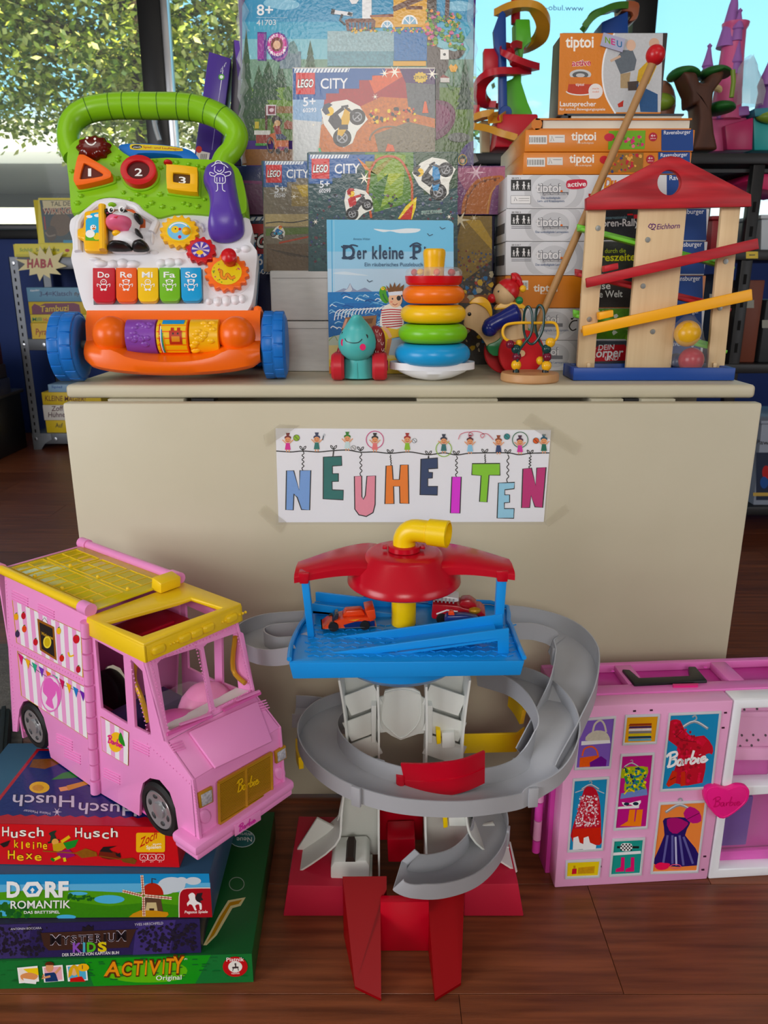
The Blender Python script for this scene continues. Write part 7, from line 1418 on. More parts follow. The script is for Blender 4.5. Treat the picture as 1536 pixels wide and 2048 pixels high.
def n3(A):
 hanger(A, 1068, 512, 1.9); A.poly((196, 40, 56, .06), spl([(910, 500), (930, 470), (980, 475), (1005, 530), (1060, 580), (1130, 570), (1185, 640), (1180, 690), (1140, 690), (1120, 868), (930, 868), (960, 740), (960, 640), (905, 600)], 2, True)); A.poly((214, 60, 76), [(1070, 600), (1110, 575), (1150, 600), (1120, 640)])
 A.speckle([(226, 90, 106), (160, 16, 36)], [(920, 480), (1000, 500), (1120, 620), (1110, 860), (960, 860), (960, 640)], 120, (8, 16), 3); A.line((120, 16, 30), spl([(940, 560), (1000, 600), (1080, 610)], 3), 4); A.line((120, 16, 30), spl([(990, 540), (950, 580)], 3), 4)
 script(A, (250, 248, 250), 902, 765, 1.55, 15, -.12); A.poly((206, 50, 30), [(890, 880), (930, 790), (960, 800), (950, 870), (905, 895)]); A.poly((206, 50, 30), [(980, 890), (985, 800), (1010, 795), (1012, 885)]); A.line((90, 20, 16), [(915, 850), (950, 830)], 5)
def n4(A):
 hanger(A, 412, 900, 1.2); A.line((190, 192, 196), spl([(316, 930), (410, 905), (500, 935)], 4), 6); A.poly((190, 60, 70, .2), spl([(372, 910), (410, 890), (450, 915), (474, 1010), (480, 1200), (470, 1262), (300, 1240), (300, 1150), (345, 1010)], 2, True)); A.poly((206, 50, 40, .1), [(300, 1160), (478, 1150), (472, 1260), (298, 1240)]); A.speckle([(240, 230, 234), (226, 190, 200), (214, 120, 130)], [(345, 950), (460, 950), (470, 1140), (310, 1150)], 300, (4, 9), 5)
 for x in (300, 365): A.poly((238, 238, 240), spl([(x, 1290), (x+4, 1215), (x+34, 1205), (x+44, 1245), (x+84, 1262), (x+80, 1284)], 1)); A.line((90, 92, 96), [(x, 1294), (x+80, 1286)], 4)
def n5(A):
 hanger(A, 672, 760, 1.0); A.poly((170, 180, 60, .2), spl([(612, 780), (650, 768), (700, 765), (775, 770), (768, 830), (745, 835), (770, 920), (740, 940), (625, 920), (640, 840), (606, 840)], 2, True)); A.speckle([(60, 110, 160), (236, 220, 70), (70, 150, 90), (40, 60, 90)], [(615, 780), (770, 775), (755, 930), (630, 910)], 120, (6, 13), 6); A.poly((130, 150, 200, .1), [(606, 935), (768, 905), (772, 945), (600, 970)]); A.line((236, 210, 50), [(625, 940), (655, 905), (690, 925)], 9)
 A.poly((236, 236, 238), [(586, 1020), (720, 1010), (718, 1028), (584, 1034)]); A.poly((250, 250, 250), spl([(610, 990), (660, 996), (730, 978), (720, 1008), (690, 1018), (664, 1004), (630, 1016)], 2, True)); A.ell((20, 44, 66), 640, 1002, 18, 10); A.ell((20, 44, 66), 698, 1000, 18, 11)
 for x in (608, 655): A.poly((246, 130, 30), [(x+50, 1038), (x+88, 1036), (x+76, 1142), (x-12, 1142), (x+40, 1110)])
def n6(A):
 hanger(A, 978, 1040, 2.0); A.poly((50, 44, 100, .1), spl([(870, 1110), (910, 1088), (1030, 1090), (1040, 1130), (1010, 1200), (1075, 1280), (1095, 1390), (830, 1390), (820, 1340), (880, 1200)], 2, True))
 for q in ([(900, 1200), (870, 1390)], [(930, 1200), (930, 1380)], [(975, 1200), (1000, 1390)], [(1000, 1210), (1060, 1380)]): A.line((110, 108, 160), q, 14)
 A.line((196, 196, 226), [(950, 1210), (955, 1390)], 12); A.poly((170, 20, 110), spl([(895, 1100), (960, 1090), (1010, 1110), (1030, 1130), (960, 1190), (910, 1170)], 2, True)); A.poly((190, 30, 126), spl([(1020, 1100), (1000, 1060), (1040, 1018), (1100, 1050), (1112, 1110), (1060, 1125)], 2, True)); A.line((110, 10, 70), spl([(1020, 1100), (1060, 1080), (1100, 1060)], 3), 5)
 A.poly((240, 96, 120), spl([(818, 1390), (850, 1372), (880, 1375), (915, 1380), (900, 1410), (860, 1420), (830, 1412)], 2, True)); A.line((240, 130, 150), arc(950, 1397, 34, 13), 5, True)
def n7(A): A.poly((206, 40, 60), [(298, 1412), (326, 1410), (324, 1444), (294, 1446)]); A.rect((190, 150, 60), 305, 1392, 318, 1412); A.poly((206, 150, 20, .25), [(336, 1405), (440, 1395), (436, 1440), (332, 1444)])
def n8(A):
 A.line((20, 20, 22), [(580, 1276), (720, 1276)], 14); A.poly((240, 240, 240), spl([(600, 1276), (612, 1252), (640, 1250), (672, 1255), (676, 1285), (655, 1300), (612, 1298)], 2, True))
 for i in range(7):
  for j in range(4):
   if (i+j) % 2: A.rect((20, 20, 22), 602+i*10.5, 1254+j*11, 612+i*10.5, 1264+j*11)
 A.poly((236, 238, 240), [(556, 1310), (730, 1298), (732, 1316), (554, 1328)])
 for x in (570, 632): A.poly((226, 20, 110), [(x+36, 1340), (x+58, 1338), (x+56, 1428), (x, 1432), (x+4, 1412), (x+34, 1400)])
niche([(342, 462), (575, 446), (540, 778), (308, 788)], (140, 116, 190), n1); niche([(632, 440), (852, 432), (830, 622), (612, 632)], (226, 160, 30), n2); niche([(908, 428), (1240, 414), (1184, 906), (850, 924)], (40, 140, 190), n3)
niche([(302, 842), (532, 828), (492, 1296), (264, 1308)], (20, 140, 190), n4); niche([(604, 686), (818, 676), (772, 1158), (556, 1170)], (190, 30, 130), n5); niche([(845, 992), (1150, 976), (1092, 1436), (790, 1444)], (240, 160, 120), n6)
niche([(256, 1358), (482, 1346), (470, 1466), (250, 1476)], (236, 206, 30), n7); niche([(552, 1222), (758, 1212), (734, 1452), (528, 1462)], (60, 150, 140), n8)
for x, y in ((692, 417), (798, 412), (1267, 428), (1252, 523), (302, 566), (474, 1400), (1136, 1336), (1124, 1420)): wr.part('clip_slot', MB().prism(F, F.pl([(x-9, y-5), (x+9, y-6), (x+9, y+4), (x-9, y+5)]), 0, .0005), mat('hole_dark', (60, 14, 44), .6))
# ================================================================== toy rescue tower with spiral track
K3 = (2.0757, 470, 1010); K4 = (2.0757, 470, 1320); K5 = (2.743, 540, 1600)
q3 = lambda x, y: (x/2.0757+470, y/2.0757+1010)
q4 = lambda x, y: (x/2.0757+470, y/2.0757+1320)
q5 = lambda x, y: (x/2.743+540, y/2.743+1600)
tw = Thing('rescue_tower', 'blue, red and white toy tower with grey spiral car track', 'toy', (.026, .9, 0))
TB_ = mat('tower_blue', (16, 146, 228), .32); TR = mat('tower_red', (192, 6, 34), .25); TYl = mat('tower_yellow', (250, 210, 6), .3); TG = mat('tower_grey', (170, 172, 177), .38); TWh = mat('tower_white', (228, 230, 224), .4); TRd = mat('tower_red_matte', (196, 30, 60), .45)
Yb = atZ(567, 1833, 0).y
# base blocks
Fb_ = FY(Yb).z(*K5)
for q in ([(97, 468), (403, 474), (425, 640), (72, 640)], [(1066, 463), (1362, 460), (1392, 640), (1063, 640)]):
 uv = Fb_.pl(q); uv[2] = (uv[2][0], .0004); uv[3] = (uv[3][0], .0004); tw.part('base_block', MB().prism(Fb_, uv, -.14, 0), TRd, bevel=.0015)
# white columns
FC = FY(.875).z(*K4)
def col(side):
 if side < 0:
  pl_ = [(436, 88), (592, 112), (597, 500), (597, 905), (405, 905), (412, 780), (440, 640), (466, 420), (458, 250)]; outer = [(432, 85), (456, 240), (464, 400), (442, 640), (416, 770), (226, 905)]; inner = [(592, 112), (597, 300), (596, 640), (598, 900)]; foot = [(412, 782), (330, 740), (226, 900), (405, 905)]
 else:
  pl_ = [(795, 112), (972, 85), (952, 250), (944, 420), (956, 640), (985, 780), (990, 905), (790, 905), (795, 500)]; outer = [(976, 85), (955, 240), (944, 400), (957, 640), (1000, 760), (1170, 880)]; inner = [(795, 112), (797, 300), (790, 640), (800, 900)]; foot = [(985, 782), (1090, 760), (1170, 885), (990, 905)]
 c_ = tw.part('column', MB().prism(FC, FC.pl(pl_), -.05, -.045), TWh, bevel=.001)
 for e_, dep in ((outer, .058), (inner, .052)):
  pts = [V(FC.uv(*p)) for p in spl(e_, 4)]; m_ = MB(); rg = []
  for i, p in enumerate(pts):
   d_ = (pts[min(i+1, len(pts)-1)]-pts[max(i-1, 0)]).normalized(); n_ = V((-d_.y, d_.x))*.0013; rg.append([FC.p(*(p-n_), -dep), FC.p(*(p+n_), -dep), FC.p(*(p+n_), 0), FC.p(*(p-n_), 0)])
  tw.part('column_flange', m_.rings(rg), TWh, c_)
 tw.part('column_foot', MB().prism(FC, FC.pl(foot), -.045, -.04), TWh, c_, bevel=.001)
 for y in (190, 300, 400, 540):
  x0, x1 = (462, 594) if side < 0 else (798, 950); tw.part('column_rib', MB().bar(FC.px(x0, y+(35 if side < 0 else -15), -.02), FC.px(x1, y+(-15 if side < 0 else 35), -.02), .002, .03, (0, 0, 1)), TWh, c_)
 return c_
cl, crt = col(-1), col(1)
sh = tw.part('shield_panel', MB().prism(FC, FC.pl([(600, 200), (616, 196), (622, 172), (660, 162), (700, 158), (745, 162), (772, 178), (778, 198), (793, 205), (790, 352), (766, 354), (730, 366), (690, 380), (650, 362), (628, 346), (602, 350)]), -.03, -.026), TWh, bevel=.002)
tw.part('shield_rim', MB().tube([FC.px(x, y, -.025) for x, y in spl([(620, 200), (630, 178), (700, 166), (765, 182), (776, 210), (770, 290), (735, 340), (690, 368), (645, 335), (610, 290)], 3, True)], .001, 6, loop=True), TWh, sh)
for x in (577, 812): tw.part('lift_guide', MB().prism(FC, FC.pl([(x-12, 200), (x+10, 200), (x+8, 356), (x-10, 356)]), -.03, -.006), TWh, bevel=.001)
tw.part('lift_shaft', MB().prism(FC, FC.pl([(600, 600), (790, 600), (790, 905), (598, 905)]), -.08, -.076), TR); tw.part('lift_platform', MB().prism(FC, FC.pl([(632, 810), (752, 806), (752, 905), (636, 905)]), -.07, -.03), TR, bevel=.002)
for x, y in ((848, 340), (538, 505), (876, 690)): tw.part('track_clip', MB().prism(FC, FC.pl([(x-12, y-32), (x+8, y-28), (x+10, y+26), (x-8, y+30)]), -.03, -.01), TYl, bevel=.001)
tw.part('clip_housing', MB().prism(FC, FC.pl([(860, 325), (915, 322), (918, 388), (862, 390)]), -.045, -.012), TWh, bevel=.0015); tw.part('clip_housing', MB().prism(FC, FC.pl([(888, 680), (955, 676), (972, 690), (970, 716), (890, 716)]), -.045, -.012), TWh, bevel=.0015)
gb = FY(.862).z(*K5)
hood = tw.part('gate_house', MB().prism(gb, gb.pl([(333, 440), (333, 372), (352, 342), (528, 334), (546, 360), (546, 445)]), -.05, .0), TWh, bevel=.002)
tw.part('gate_slot', MB().prism(gb, gb.pl([(414, 338), (424, 314), (458, 312), (468, 338)]), -.04, .0004), mat('slot_dark', (48, 34, 28), .6), hood)
tw.part('gate_sill', MB().prism(gb, gb.pl([(322, 444), (560, 440), (560, 462), (322, 462)]), -.05, .004), TWh, bevel=.001)
# front drive-out ramp, red: two sloping tongues joined by a cross wall
Yt = .815; F5 = FY(Yt).z(*K5); zt6 = F5.px(500, 420).z
def gp(x, y, z): return atZ(*q5(x, y), z)
Ltip = [gp(466, 1022, .0045), gp(610, 1090, .0045)]; Rtip = [gp(905, 1090, .0045), gp(1048, 1002, .0045)]
lt = [F5.px(398, 420), F5.px(640, 418)]; lm = F5.px(606, 560)
def tongue(q):
 m_ = MB(); k = len(q); dn = V((0, .012, -.03)); z0 = [V((p.x, p.y, max(p.z-.004, .0006))) for p in q]
 b = [V((p.x, p.y+.0, .0006)) for p in q]
 m_.rings([[p for p in q], [p for p in b]]); return m_
h1 = zt6
Lq = [Ltip[0], Ltip[1], atY(*q5(606, 560), .80), F5.px(640, 490), F5.px(640, 418), F5.px(398, 420)]
Rq = [Rtip[0], Rtip[1], atY(*q5(1066, 520), .80), F5.px(1060, 470), F5.px(860, 470), atY(*q5(868, 560), .80)]
for q in (Lq, Rq): tw.part('exit_ramp', tongue(q), mat('tower_red_shaded', (140, 0, 8), .4, spec=.15), smooth=20)  # ramp red darkened in colour to stand for dim reflections on its faces
for (a, b) in (((473, 962), (606, 1042)), ((912, 1040), (1046, 962))): tw.part('ramp_tip', MB().bar(gp(*a, .0075), gp(*b, .0075), .003, .003), TR)
Fcx = FY(.79).z(*K5); tw.part('ramp_cross_wall', MB().prism(Fcx, [(Fcx.uv(600, 600)[0], .0006), (Fcx.uv(880, 600)[0], .0006), (Fcx.uv(872, 560)[0], Fcx.uv(872, 560)[1]), (Fcx.uv(606, 560)[0], Fcx.uv(606, 562)[1])], -.012, 0), TR, bevel=.001)
# blue platform
zp = FY(.80).z(*K3).px(700, 652).z
FP_ = Frame((0, .8, zp), (1, 0, 0), (0, 1, 0)).z(*K3)
plat = spl([(226, 650), (232, 600), (250, 548), (292, 480), (380, 412), (1060, 412), (1135, 490), (1168, 570), (1200, 644)], 3)
po_ = tw.part('platform', MB().prism(FP_, FP_.pl(plat), -.006, 0), TB_, bevel=.0015)
FL = FY(.80).z(*K3); tw.part('platform_lip', MB().prism(FL, FL.pl([(223, 655), (1203, 648), (1186, 708), (240, 723)]), -.004, .0), TB_, po_, bevel=.0015)
rimp = [FP_.px(x, y, .003) for x, y in plat]; tw.part('platform_rim', MB().tube(rimp, .003, 8), TB_, po_)
tr_ = MB(); rr = random.Random(3)
for i in range(34):
 for j in range(9):
  x = 300+i*26+(13 if j % 2 else 0); y = 500+j*18
  if x > 1160 or y > 640: continue
  a = .5 if (i+j) % 2 else -.5; p = FP_.px(x, y, .0004); d_ = V((math.cos(a), math.sin(a), 0))*.0035; tr_.bar(p-d_, p+d_, .0012, .0012)
tw.part('tread_pattern', tr_, TB_, po_, kind='stuff')
bc = V((.02, .896, zp-.012)); tw.part('platform_bowl', MB().lathe(bc-V((0, 0, .04)), (0, 0, 1), [(.05, .002), (.072, .006), (.083, .016), (.086, .036), (.086, .04)], 40), TB_)
# yellow pole, periscope
pc_ = atZ(*q3(701, 508), zp); PX = pc_.x; PYy = pc_.y+.012
FPp = FY(PYy).z(*K3); pr_ = (FPp.uv(752, 420)[0]-FPp.uv(650, 420)[0])/2
zrim = FPp.px(700, 285).z; ztop = FPp.px(700, 178).z
tw.part('pole', MB().cyl((PX, PYy, zp), (PX, PYy, ztop), pr_, n=28), TYl)
pe = pr_*.9
e0 = FPp.px(702, 190); z_e = FPp.px(702, 100).z
path = [(PX, PYy, ztop-.005), (PX, PYy, z_e-.016)]
dirp = V((.93, -.36, -.0)).normalized()
for k in range(1, 7):
 a = k/6*PI/2; path.append(tuple(V((PX, PYy, z_e-.016))+V((0, 0, 1))*.016*math.sin(a)+dirp*.016*(1-math.cos(a))))
end = V(path[-1])+dirp*.016; path.append(tuple(end))
pp_ = tw.part('periscope', MB().tube(path, pe, 24), TYl)
ce = end; tw.part('periscope_eye', MB().lathe(ce, dirp, [(pe*.9, -.002), (pe*1.16, 0), (pe*1.2, .024), (pe*1.02, .025), (pe*.98, .004), (0, .003)], 28), TYl, pp_)
# red roof
rr_ = (FPp.uv(930, 285)[0]-FPp.uv(472, 285)[0])/2
rf_ = tw.part('roof', MB().lathe((PX, PYy, zrim-.010), (0, 0, 1), [(rr_*1.0, .0), (rr_*1.03, .002), (rr_*1.02, .008), (rr_*.97, .013), (rr_*.7, .036), (rr_*.66, .039), (rr_*.6, .0405), (pr_*1.3, .041)], 48), TR)
tw.part('roof_collar', MB().lathe((PX, PYy, zrim+.032), (0, 0, 1), [(pr_*1.28, 0), (pr_*1.28, .006), (pr_*1.12, .007), (pr_*1.0, .007)], 28), TR, rf_)
for x, y in ((622, 172), (778, 172)): tw.part('roof_light', MB().box(FPp.px(x-10, y+6)-V((0, .006, 0)), FPp.px(x+10, y-6)+V((0, .006, .0))), TR, rf_, bevel=.001)
for s_, tipx, tipy in ((-1, 250, 288), (1, 1155, 276)):
 FT_ = FY(.875).z(*K3); tip = FT_.px(tipx, tipy); root = V((PX+s_*rr_*.5, PYy+.006, zrim+.014)); m_ = MB(); rg = []
 for i in range(11):
  t0 = i/10; c_ = root.lerp(tip, t0)+V((0, .012, .006*math.sin(PI*t0**.7))); wdt = .046*(1-t0)+.026*t0; th = .006+.004*(1-t0)
  rg.append([c_+V((0, -wdt, -th)), c_+V((0, -wdt, th*.1)), c_+V((0, -wdt*.86, th*.6)), c_+V((0, 0, th)), c_+V((0, wdt*.86, th*.6)), c_+V((0, wdt, -th))])
 wg = tw.part('roof_wing', m_.rings(rg), TR, smooth=50)
 sx = (262, 308) if s_ < 0 else (1084, 1136); F86 = FY(.862).z(*K3); y_t = 284 if s_ < 0 else 276
 tw.part('post_socket', MB().prism(F86, F86.pl([(sx[0], y_t), (sx[1], y_t), (sx[1]-4, y_t+44), (sx[0]+6, y_t+44)]), -.016, 0), TR, wg, bevel=.001)
 qq = [(274, 326), (306, 326), (329, 560), (301, 560)] if s_ < 0 else [(1090, 316), (1130, 316), (1110, 560), (1076, 560)]
 uv = F86.pl(qq); uv[2] = (uv[2][0], zp); uv[3] = (uv[3][0], zp); tw.part('front_post', MB().prism(F86, uv, -.013, -.002), TB_, bevel=.001)
F98 = FY(.965).z(*K3)
for x0, x1 in ((532, 571), (803, 843)): tw.part('rear_post', MB().prism(F98, [(F98.uv(x0, 360)[0], zp), (F98.uv(x1, 360)[0], zp), (F98.uv(x1, 360)[0], zrim-.006), (F98.uv(x0, 360)[0], zrim-.006)], -.012, 0), TB_, bevel=.001)
# blue driving ramps
Fr1, Fr2 = FY(.822).z(*K3), FY(.862).z(*K3)
fr = tw.part('ramp_wall', MB().prism(Fr1, Fr1.pl([(282, 630), (1138, 512), (1138, 640), (1092, 640), (1090, 556), (285, 655)]), -.003, 0), TB_, bevel=.001)
tw.part('ramp_wall', MB().prism(Fr2, Fr2.pl([(328, 563), (1112, 453), (1112, 500), (332, 618)]), -.003, 0), TB_, bevel=.001)
a0, a1, b0, b1 = Fr1.px(285, 648), Fr1.px(1095, 548), Fr2.px(332, 612), Fr2.px(1095, 500)
z_l, z_r = (a0.z+b0.z)/2-.002, (a1.z+b1.z)/2
fl_ = MB(); fl_.hexa([V((a0.x, .822, z_l-.003)), V((a1.x, .822, z_r-.003)), V((a1.x, .862, z_r-.003)), V((a0.x, .862, z_l-.003)), V((a0.x, .822, z_l)), V((a1.x, .822, z_r)), V((a1.x, .862, z_r)), V((a0.x, .862, z_l))])
tw.part('ramp_floor', fl_, TB_); tw.part('stop_bar', MB().prism(Fr2, Fr2.pl([(330, 560), (340, 560), (340, 622), (330, 622)]), .002, .036), TR)
Fr3, Fr4 = FY(.925).z(*K3), FY(.958).z(*K3)
tw.part('ramp_wall', MB().prism(Fr3, Fr3.pl([(318, 410), (868, 478), (868, 500), (320, 452)]), -.003, 0), TB_, bevel=.001)
tw.part('ramp_wall', MB().prism(Fr4, Fr4.pl([(334, 363), (345, 362), (815, 418), (815, 450), (335, 400)]), -.003, 0), TB_, bevel=.001)
a0, a1 = Fr3.px(322, 440), Fr3.px(864, 492); fl_ = MB(); fl_.hexa([V((a0.x, .925, a0.z-.003)), V((a1.x, .925, a1.z-.003)), V((a1.x, .957, a1.z-.003)), V((a0.x, .957, a0.z-.003)), V((a0.x, .925, a0.z)), V((a1.x, .925, a1.z)), V((a1.x, .957, a1.z)), V((a0.x, .957, a0.z))]); tw.part('ramp_floor', fl_, TB_)
# grey track
def chan(w, h, t=.0016, hi=None):
 ho = hi if hi is not None else h
 return [(-w/2-t, ho), (-w/2, ho), (-w/2, 0), (w/2, 0), (w/2, h), (w/2+t, h), (w/2+t, -t), (-w/2-t, -t)]
def track(nm, pts, w, h, hi=None, bank=0.0):
 P = spl([tuple(atY(x, y, Y)) for x, y, Y in pts], 7); return tw.part(nm, MB().sweep(P, chan(w, h, .0016, hi)), TG, smooth=40), P
up_, pu = track('upper_chute', [(985, 1262, .955), (1050, 1262, .985), (1110, 1280, .99), (1148, 1322, .955), (1146, 1385, .905), (1118, 1455, .865), (1082, 1528, .835)], .056, .022, .026)
rg_, prg = track('ring_track', [(985, 1360, 1.0), (1052, 1382, .935), (1098, 1425, .872), (1112, 1482, .838), (1088, 1545, .812), (1030, 1585, .805), (950, 1600, .785), (870, 1602, .78), (785, 1592, .785), (705, 1563, .808), (652, 1520, .85), (636, 1476, .9), (660, 1440, .95), (710, 1420, .99)], .051, .024, .02)
lo_, plo = track('lower_chute', [(962, 1612, .95), (980, 1655, .912), (970, 1705, .87), (930, 1748, .832), (872, 1768, .802), (822, 1766, .788), (796, 1748, .79)], .046, .026, .02)
ut, put_ = track('turn_track', [q3(300, 615)+(.85,), q3(230, 632)+(.858,), q3(140, 632)+(.872,), q3(72, 600)+(.905,), q3(72, 560)+(.94,), q3(140, 530)+(.96,), q3(250, 520)+(.962,), q3(320, 518)+(.96,)], .036, .02, .02)
lr, plr = track('launch_track', [q4(245, 235)+(1.0,), q4(330, 240)+(1.0,), q4(460, 262)+(1.0,)], .05, .02, .02)
tw.part('launch_button', MB().prism(FY(1.0).z(*K4), FY(1.0).z(*K4).pl([(386, 214), (450, 206), (452, 236), (392, 228)]), -.01, .012), mat('button_orange_red', (206, 60, 30), .35), lr, bevel=.001)
def clipjoint(par, P, i, w=.06):
 d_ = (P[i+1]if isinstance(P[i+1], V) else V(P[i+1]))-V(P[i]); d_.normalize(); x = d_.cross(V((0, 0, 1))).normalized(); p = V(P[i])
 for s_ in (-1, 1): tw.part('track_joint', MB().bar(p+x*s_*w/2+V((0, 0, -.004)), p+x*s_*w/2+V((0, 0, .022)), .012, .004, tuple(x)), TG, par, bevel=.0008)
clipjoint(rg_, prg, 33); clipjoint(rg_, prg, 60); clipjoint(up_, pu, 21); clipjoint(lo_, plo, 10, .05)
# red swing gate and yellow side guards on the track
Pg = spl([tuple(atY(*q4(x, y), Y)) for x, y, Y in ((705, 500, .808), (800, 502, .798), (900, 492, .794), (970, 474, .80), (1034, 446, .812))], 5)
gt = tw.part('swing_gate', MB().sweep(Pg, [(-.0015, -.022), (.0015, -.022), (.0015, .024), (-.0015, .024)]), TR); tw.part('gate_hinge', MB().cyl(atY(*q4(688, 530), .81), atY(*q4(688, 474), .81), .006, n=14), TR, gt); tw.part('gate_ridge', MB().sweep([tuple(V(p)+V((0, -.0018, .0))) for p in Pg], [(-.0004, -.001), (.0012, -.001), (.0012, .001), (-.0004, .001)]), TR, gt)
Fyl = FY(.965).z(*K4); tw.part('side_guard', MB().prism(Fyl, Fyl.pl([(945, 310), (1170, 304), (1205, 278), (1200, 310), (1170, 384), (945, 390)]), -.004, 0), TYl, bevel=.002)
Pg = spl([tuple(atY(*q4(x, y), Y)) for x, y, Y in ((1142, 160, .985), (1170, 195, .965), (1195, 240, .945))], 4); tw.part('side_guard', MB().sweep(Pg, [(-.003, -.012), (.003, -.012), (.003, .016), (-.003, .016)]), TYl)
Pg = spl([tuple(atY(*q4(x, y), Y)) for x, y, Y in ((262, 360, .93), (262, 400, .9), (275, 440, .87))], 4); tw.part('side_guard', MB().sweep(Pg, [(-.003, -.004), (.003, -.004), (.003, .012), (-.003, .012)]), TYl)
# ---- toy cars on the platform
def wheels(t, pts, r, w, m):
 for p in pts:
  p = V(p); t.part('wheel', MB().lathe(p-V((0, w/2, 0)), (0, 1, 0), [(r*.5, 0), (r*.9, 0), (r, w*.2), (r, w*.8), (r*.9, w), (r*.5, w), (0, w*.9)], 18), m)
BKr = mat('car_tyre', (22, 22, 24), .5)
Fq = FY(.872).z(*K3); oc = atZ(*q3(470, 548), zp)
Fq = Frame((oc.x, .878, zp+.0014), (1, .12, 0)).z(*K3)
rc_ = Thing('toy_race_car', 'small orange toy race car parked on the blue tower platform', 'toy car', (oc.x, .885, zp))
OC = mat('car_orange', (236, 70, 20), .25); GC = mat('car_grey', (150, 152, 156), .35)
uvz = lambda pts: [(a, max(b, .0045)) for a, b in Fq.pl(pts)]
rc_.part('chassis', MB().prism(Fq, uvz([(360, 535), (372, 522), (585, 505), (590, 520), (585, 540), (380, 548)]), -.03, .0), GC, bevel=.002)
bdy = rc_.part('body', MB().prism(Fq, uvz([(364, 520), (385, 500), (430, 482), (470, 472), (560, 470), (582, 490), (585, 508), (372, 526)]), -.028, -.002), OC, bevel=.003)
rc_.part('windscreen', MB().prism(Fq, uvz([(404, 492), (418, 466), (432, 462), (428, 490)]), -.024, -.006), mat('car_glass_dark', (40, 44, 60), .1), bdy, bevel=.001)
rc_.part('canopy', MB().prism(Fq, uvz([(446, 475), (462, 450), (530, 445), (545, 470)]), -.022, -.007), OC, bdy, bevel=.002)
rc_.part('spoiler', MB().prism(Fq, uvz([(540, 440), (580, 432), (586, 470), (560, 486)]), -.029, .001), OC, bdy, bevel=.0015)
A = Art(Fq, -.0012); A.poly((30, 50, 110), [(450, 500), (500, 486), (580, 482), (582, 505), (460, 516)]); A.text((246, 246, 246), '07', (528, 505), (552, 502), 11, .03); A.poly((246, 150, 40), [(470, 480), (520, 474), (500, 484)]); A.put(rc_, 'car_print', PRINT, bdy)
wheels(rc_, [Fq.p(Fq.uv(410, 530)[0], .0065, -.003), Fq.p(Fq.uv(540, 530)[0], .0065, -.003), Fq.p(Fq.uv(410, 530)[0], .0065, -.027), Fq.p(Fq.uv(540, 530)[0], .0065, -.027)], .0065, .006, BKr)
oc = atZ(*q3(930, 480), zp); Fq = Frame((oc.x, .897, zp+.0014), (1, -.1, 0)).z(*K3)
ft_ = Thing('toy_fire_truck', 'small red toy fire truck with white ladder on the tower platform', 'toy car', (oc.x, .915, zp))
FR = mat('car_red', (176, 16, 34), .25)
bd_ = ft_.part('body', MB().prism(Fq, uvz([(815, 465), (820, 412), (925, 420), (960, 432), (1020, 440), (1040, 458), (1040, 478), (820, 474)]), -.032, 0), FR, bevel=.002)
ld_ = ft_.part('ladder', MB().prism(Fq, uvz([(814, 392), (824, 378), (926, 392), (930, 406), (912, 410), (818, 402)]), -.028, -.004), mat('car_white', (236, 236, 236), .3), bevel=.002)
for i in range(6): ft_.part('rung', MB().bar(Fq.px(828+i*16, 384+i*2, -.002), Fq.px(826+i*16, 404+i*1.5, -.002), .0016, .0016), GC, ld_)
ft_.part('cab', MB().prism(Fq, uvz([(925, 432), (940, 404), (975, 402), (1000, 420), (1010, 440)]), -.026, -.006), FR, bd_, bevel=.003); ft_.part('bell_cover', MB().puff(Fq, Fq.pl(arc(995, 440, 26, 14)), -.002, .006), mat('gold_plastic', (196, 146, 30), .35, .3), bd_)
A = Art(Fq, .0004); A.line((236, 236, 236), [(836, 452), (880, 436), (925, 442)], 6); A.put(ft_, 'car_print', PRINT, bd_)
wheels(ft_, [Fq.p(Fq.uv(860, 462)[0], .0075, .0), Fq.p(Fq.uv(1000, 466)[0], .0075, .0), Fq.p(Fq.uv(860, 462)[0], .0075, -.03), Fq.p(Fq.uv(1000, 466)[0], .0075, -.03)], .0075, .006, BKr)
oc = atZ(*q3(905, 500), zp); Fq = Frame((oc.x, .874, zp+.0014), (1, 0, 0)).z(*K3)
bc_ = Thing('toy_police_car', 'small blue toy car half hidden behind the blue ramp', 'toy car', (oc.x, .885, zp))
bb = bc_.part('body', MB().prism(Fq, uvz([(870, 480), (880, 462), (960, 460), (1010, 470), (1020, 492), (872, 496)]), -.014, 0), mat('car_blue', (20, 50, 120), .25), bevel=.002); bc_.part('beacon', MB().prism(Fq, uvz([(886, 464), (894, 446), (908, 446), (914, 464)]), -.011, -.003), OC, bb, bevel=.001)
wheels(bc_, [Fq.p(Fq.uv(890, 490)[0], .005, .0), Fq.p(Fq.uv(1000, 490)[0], .005, .0)], .005, .004, BKr)
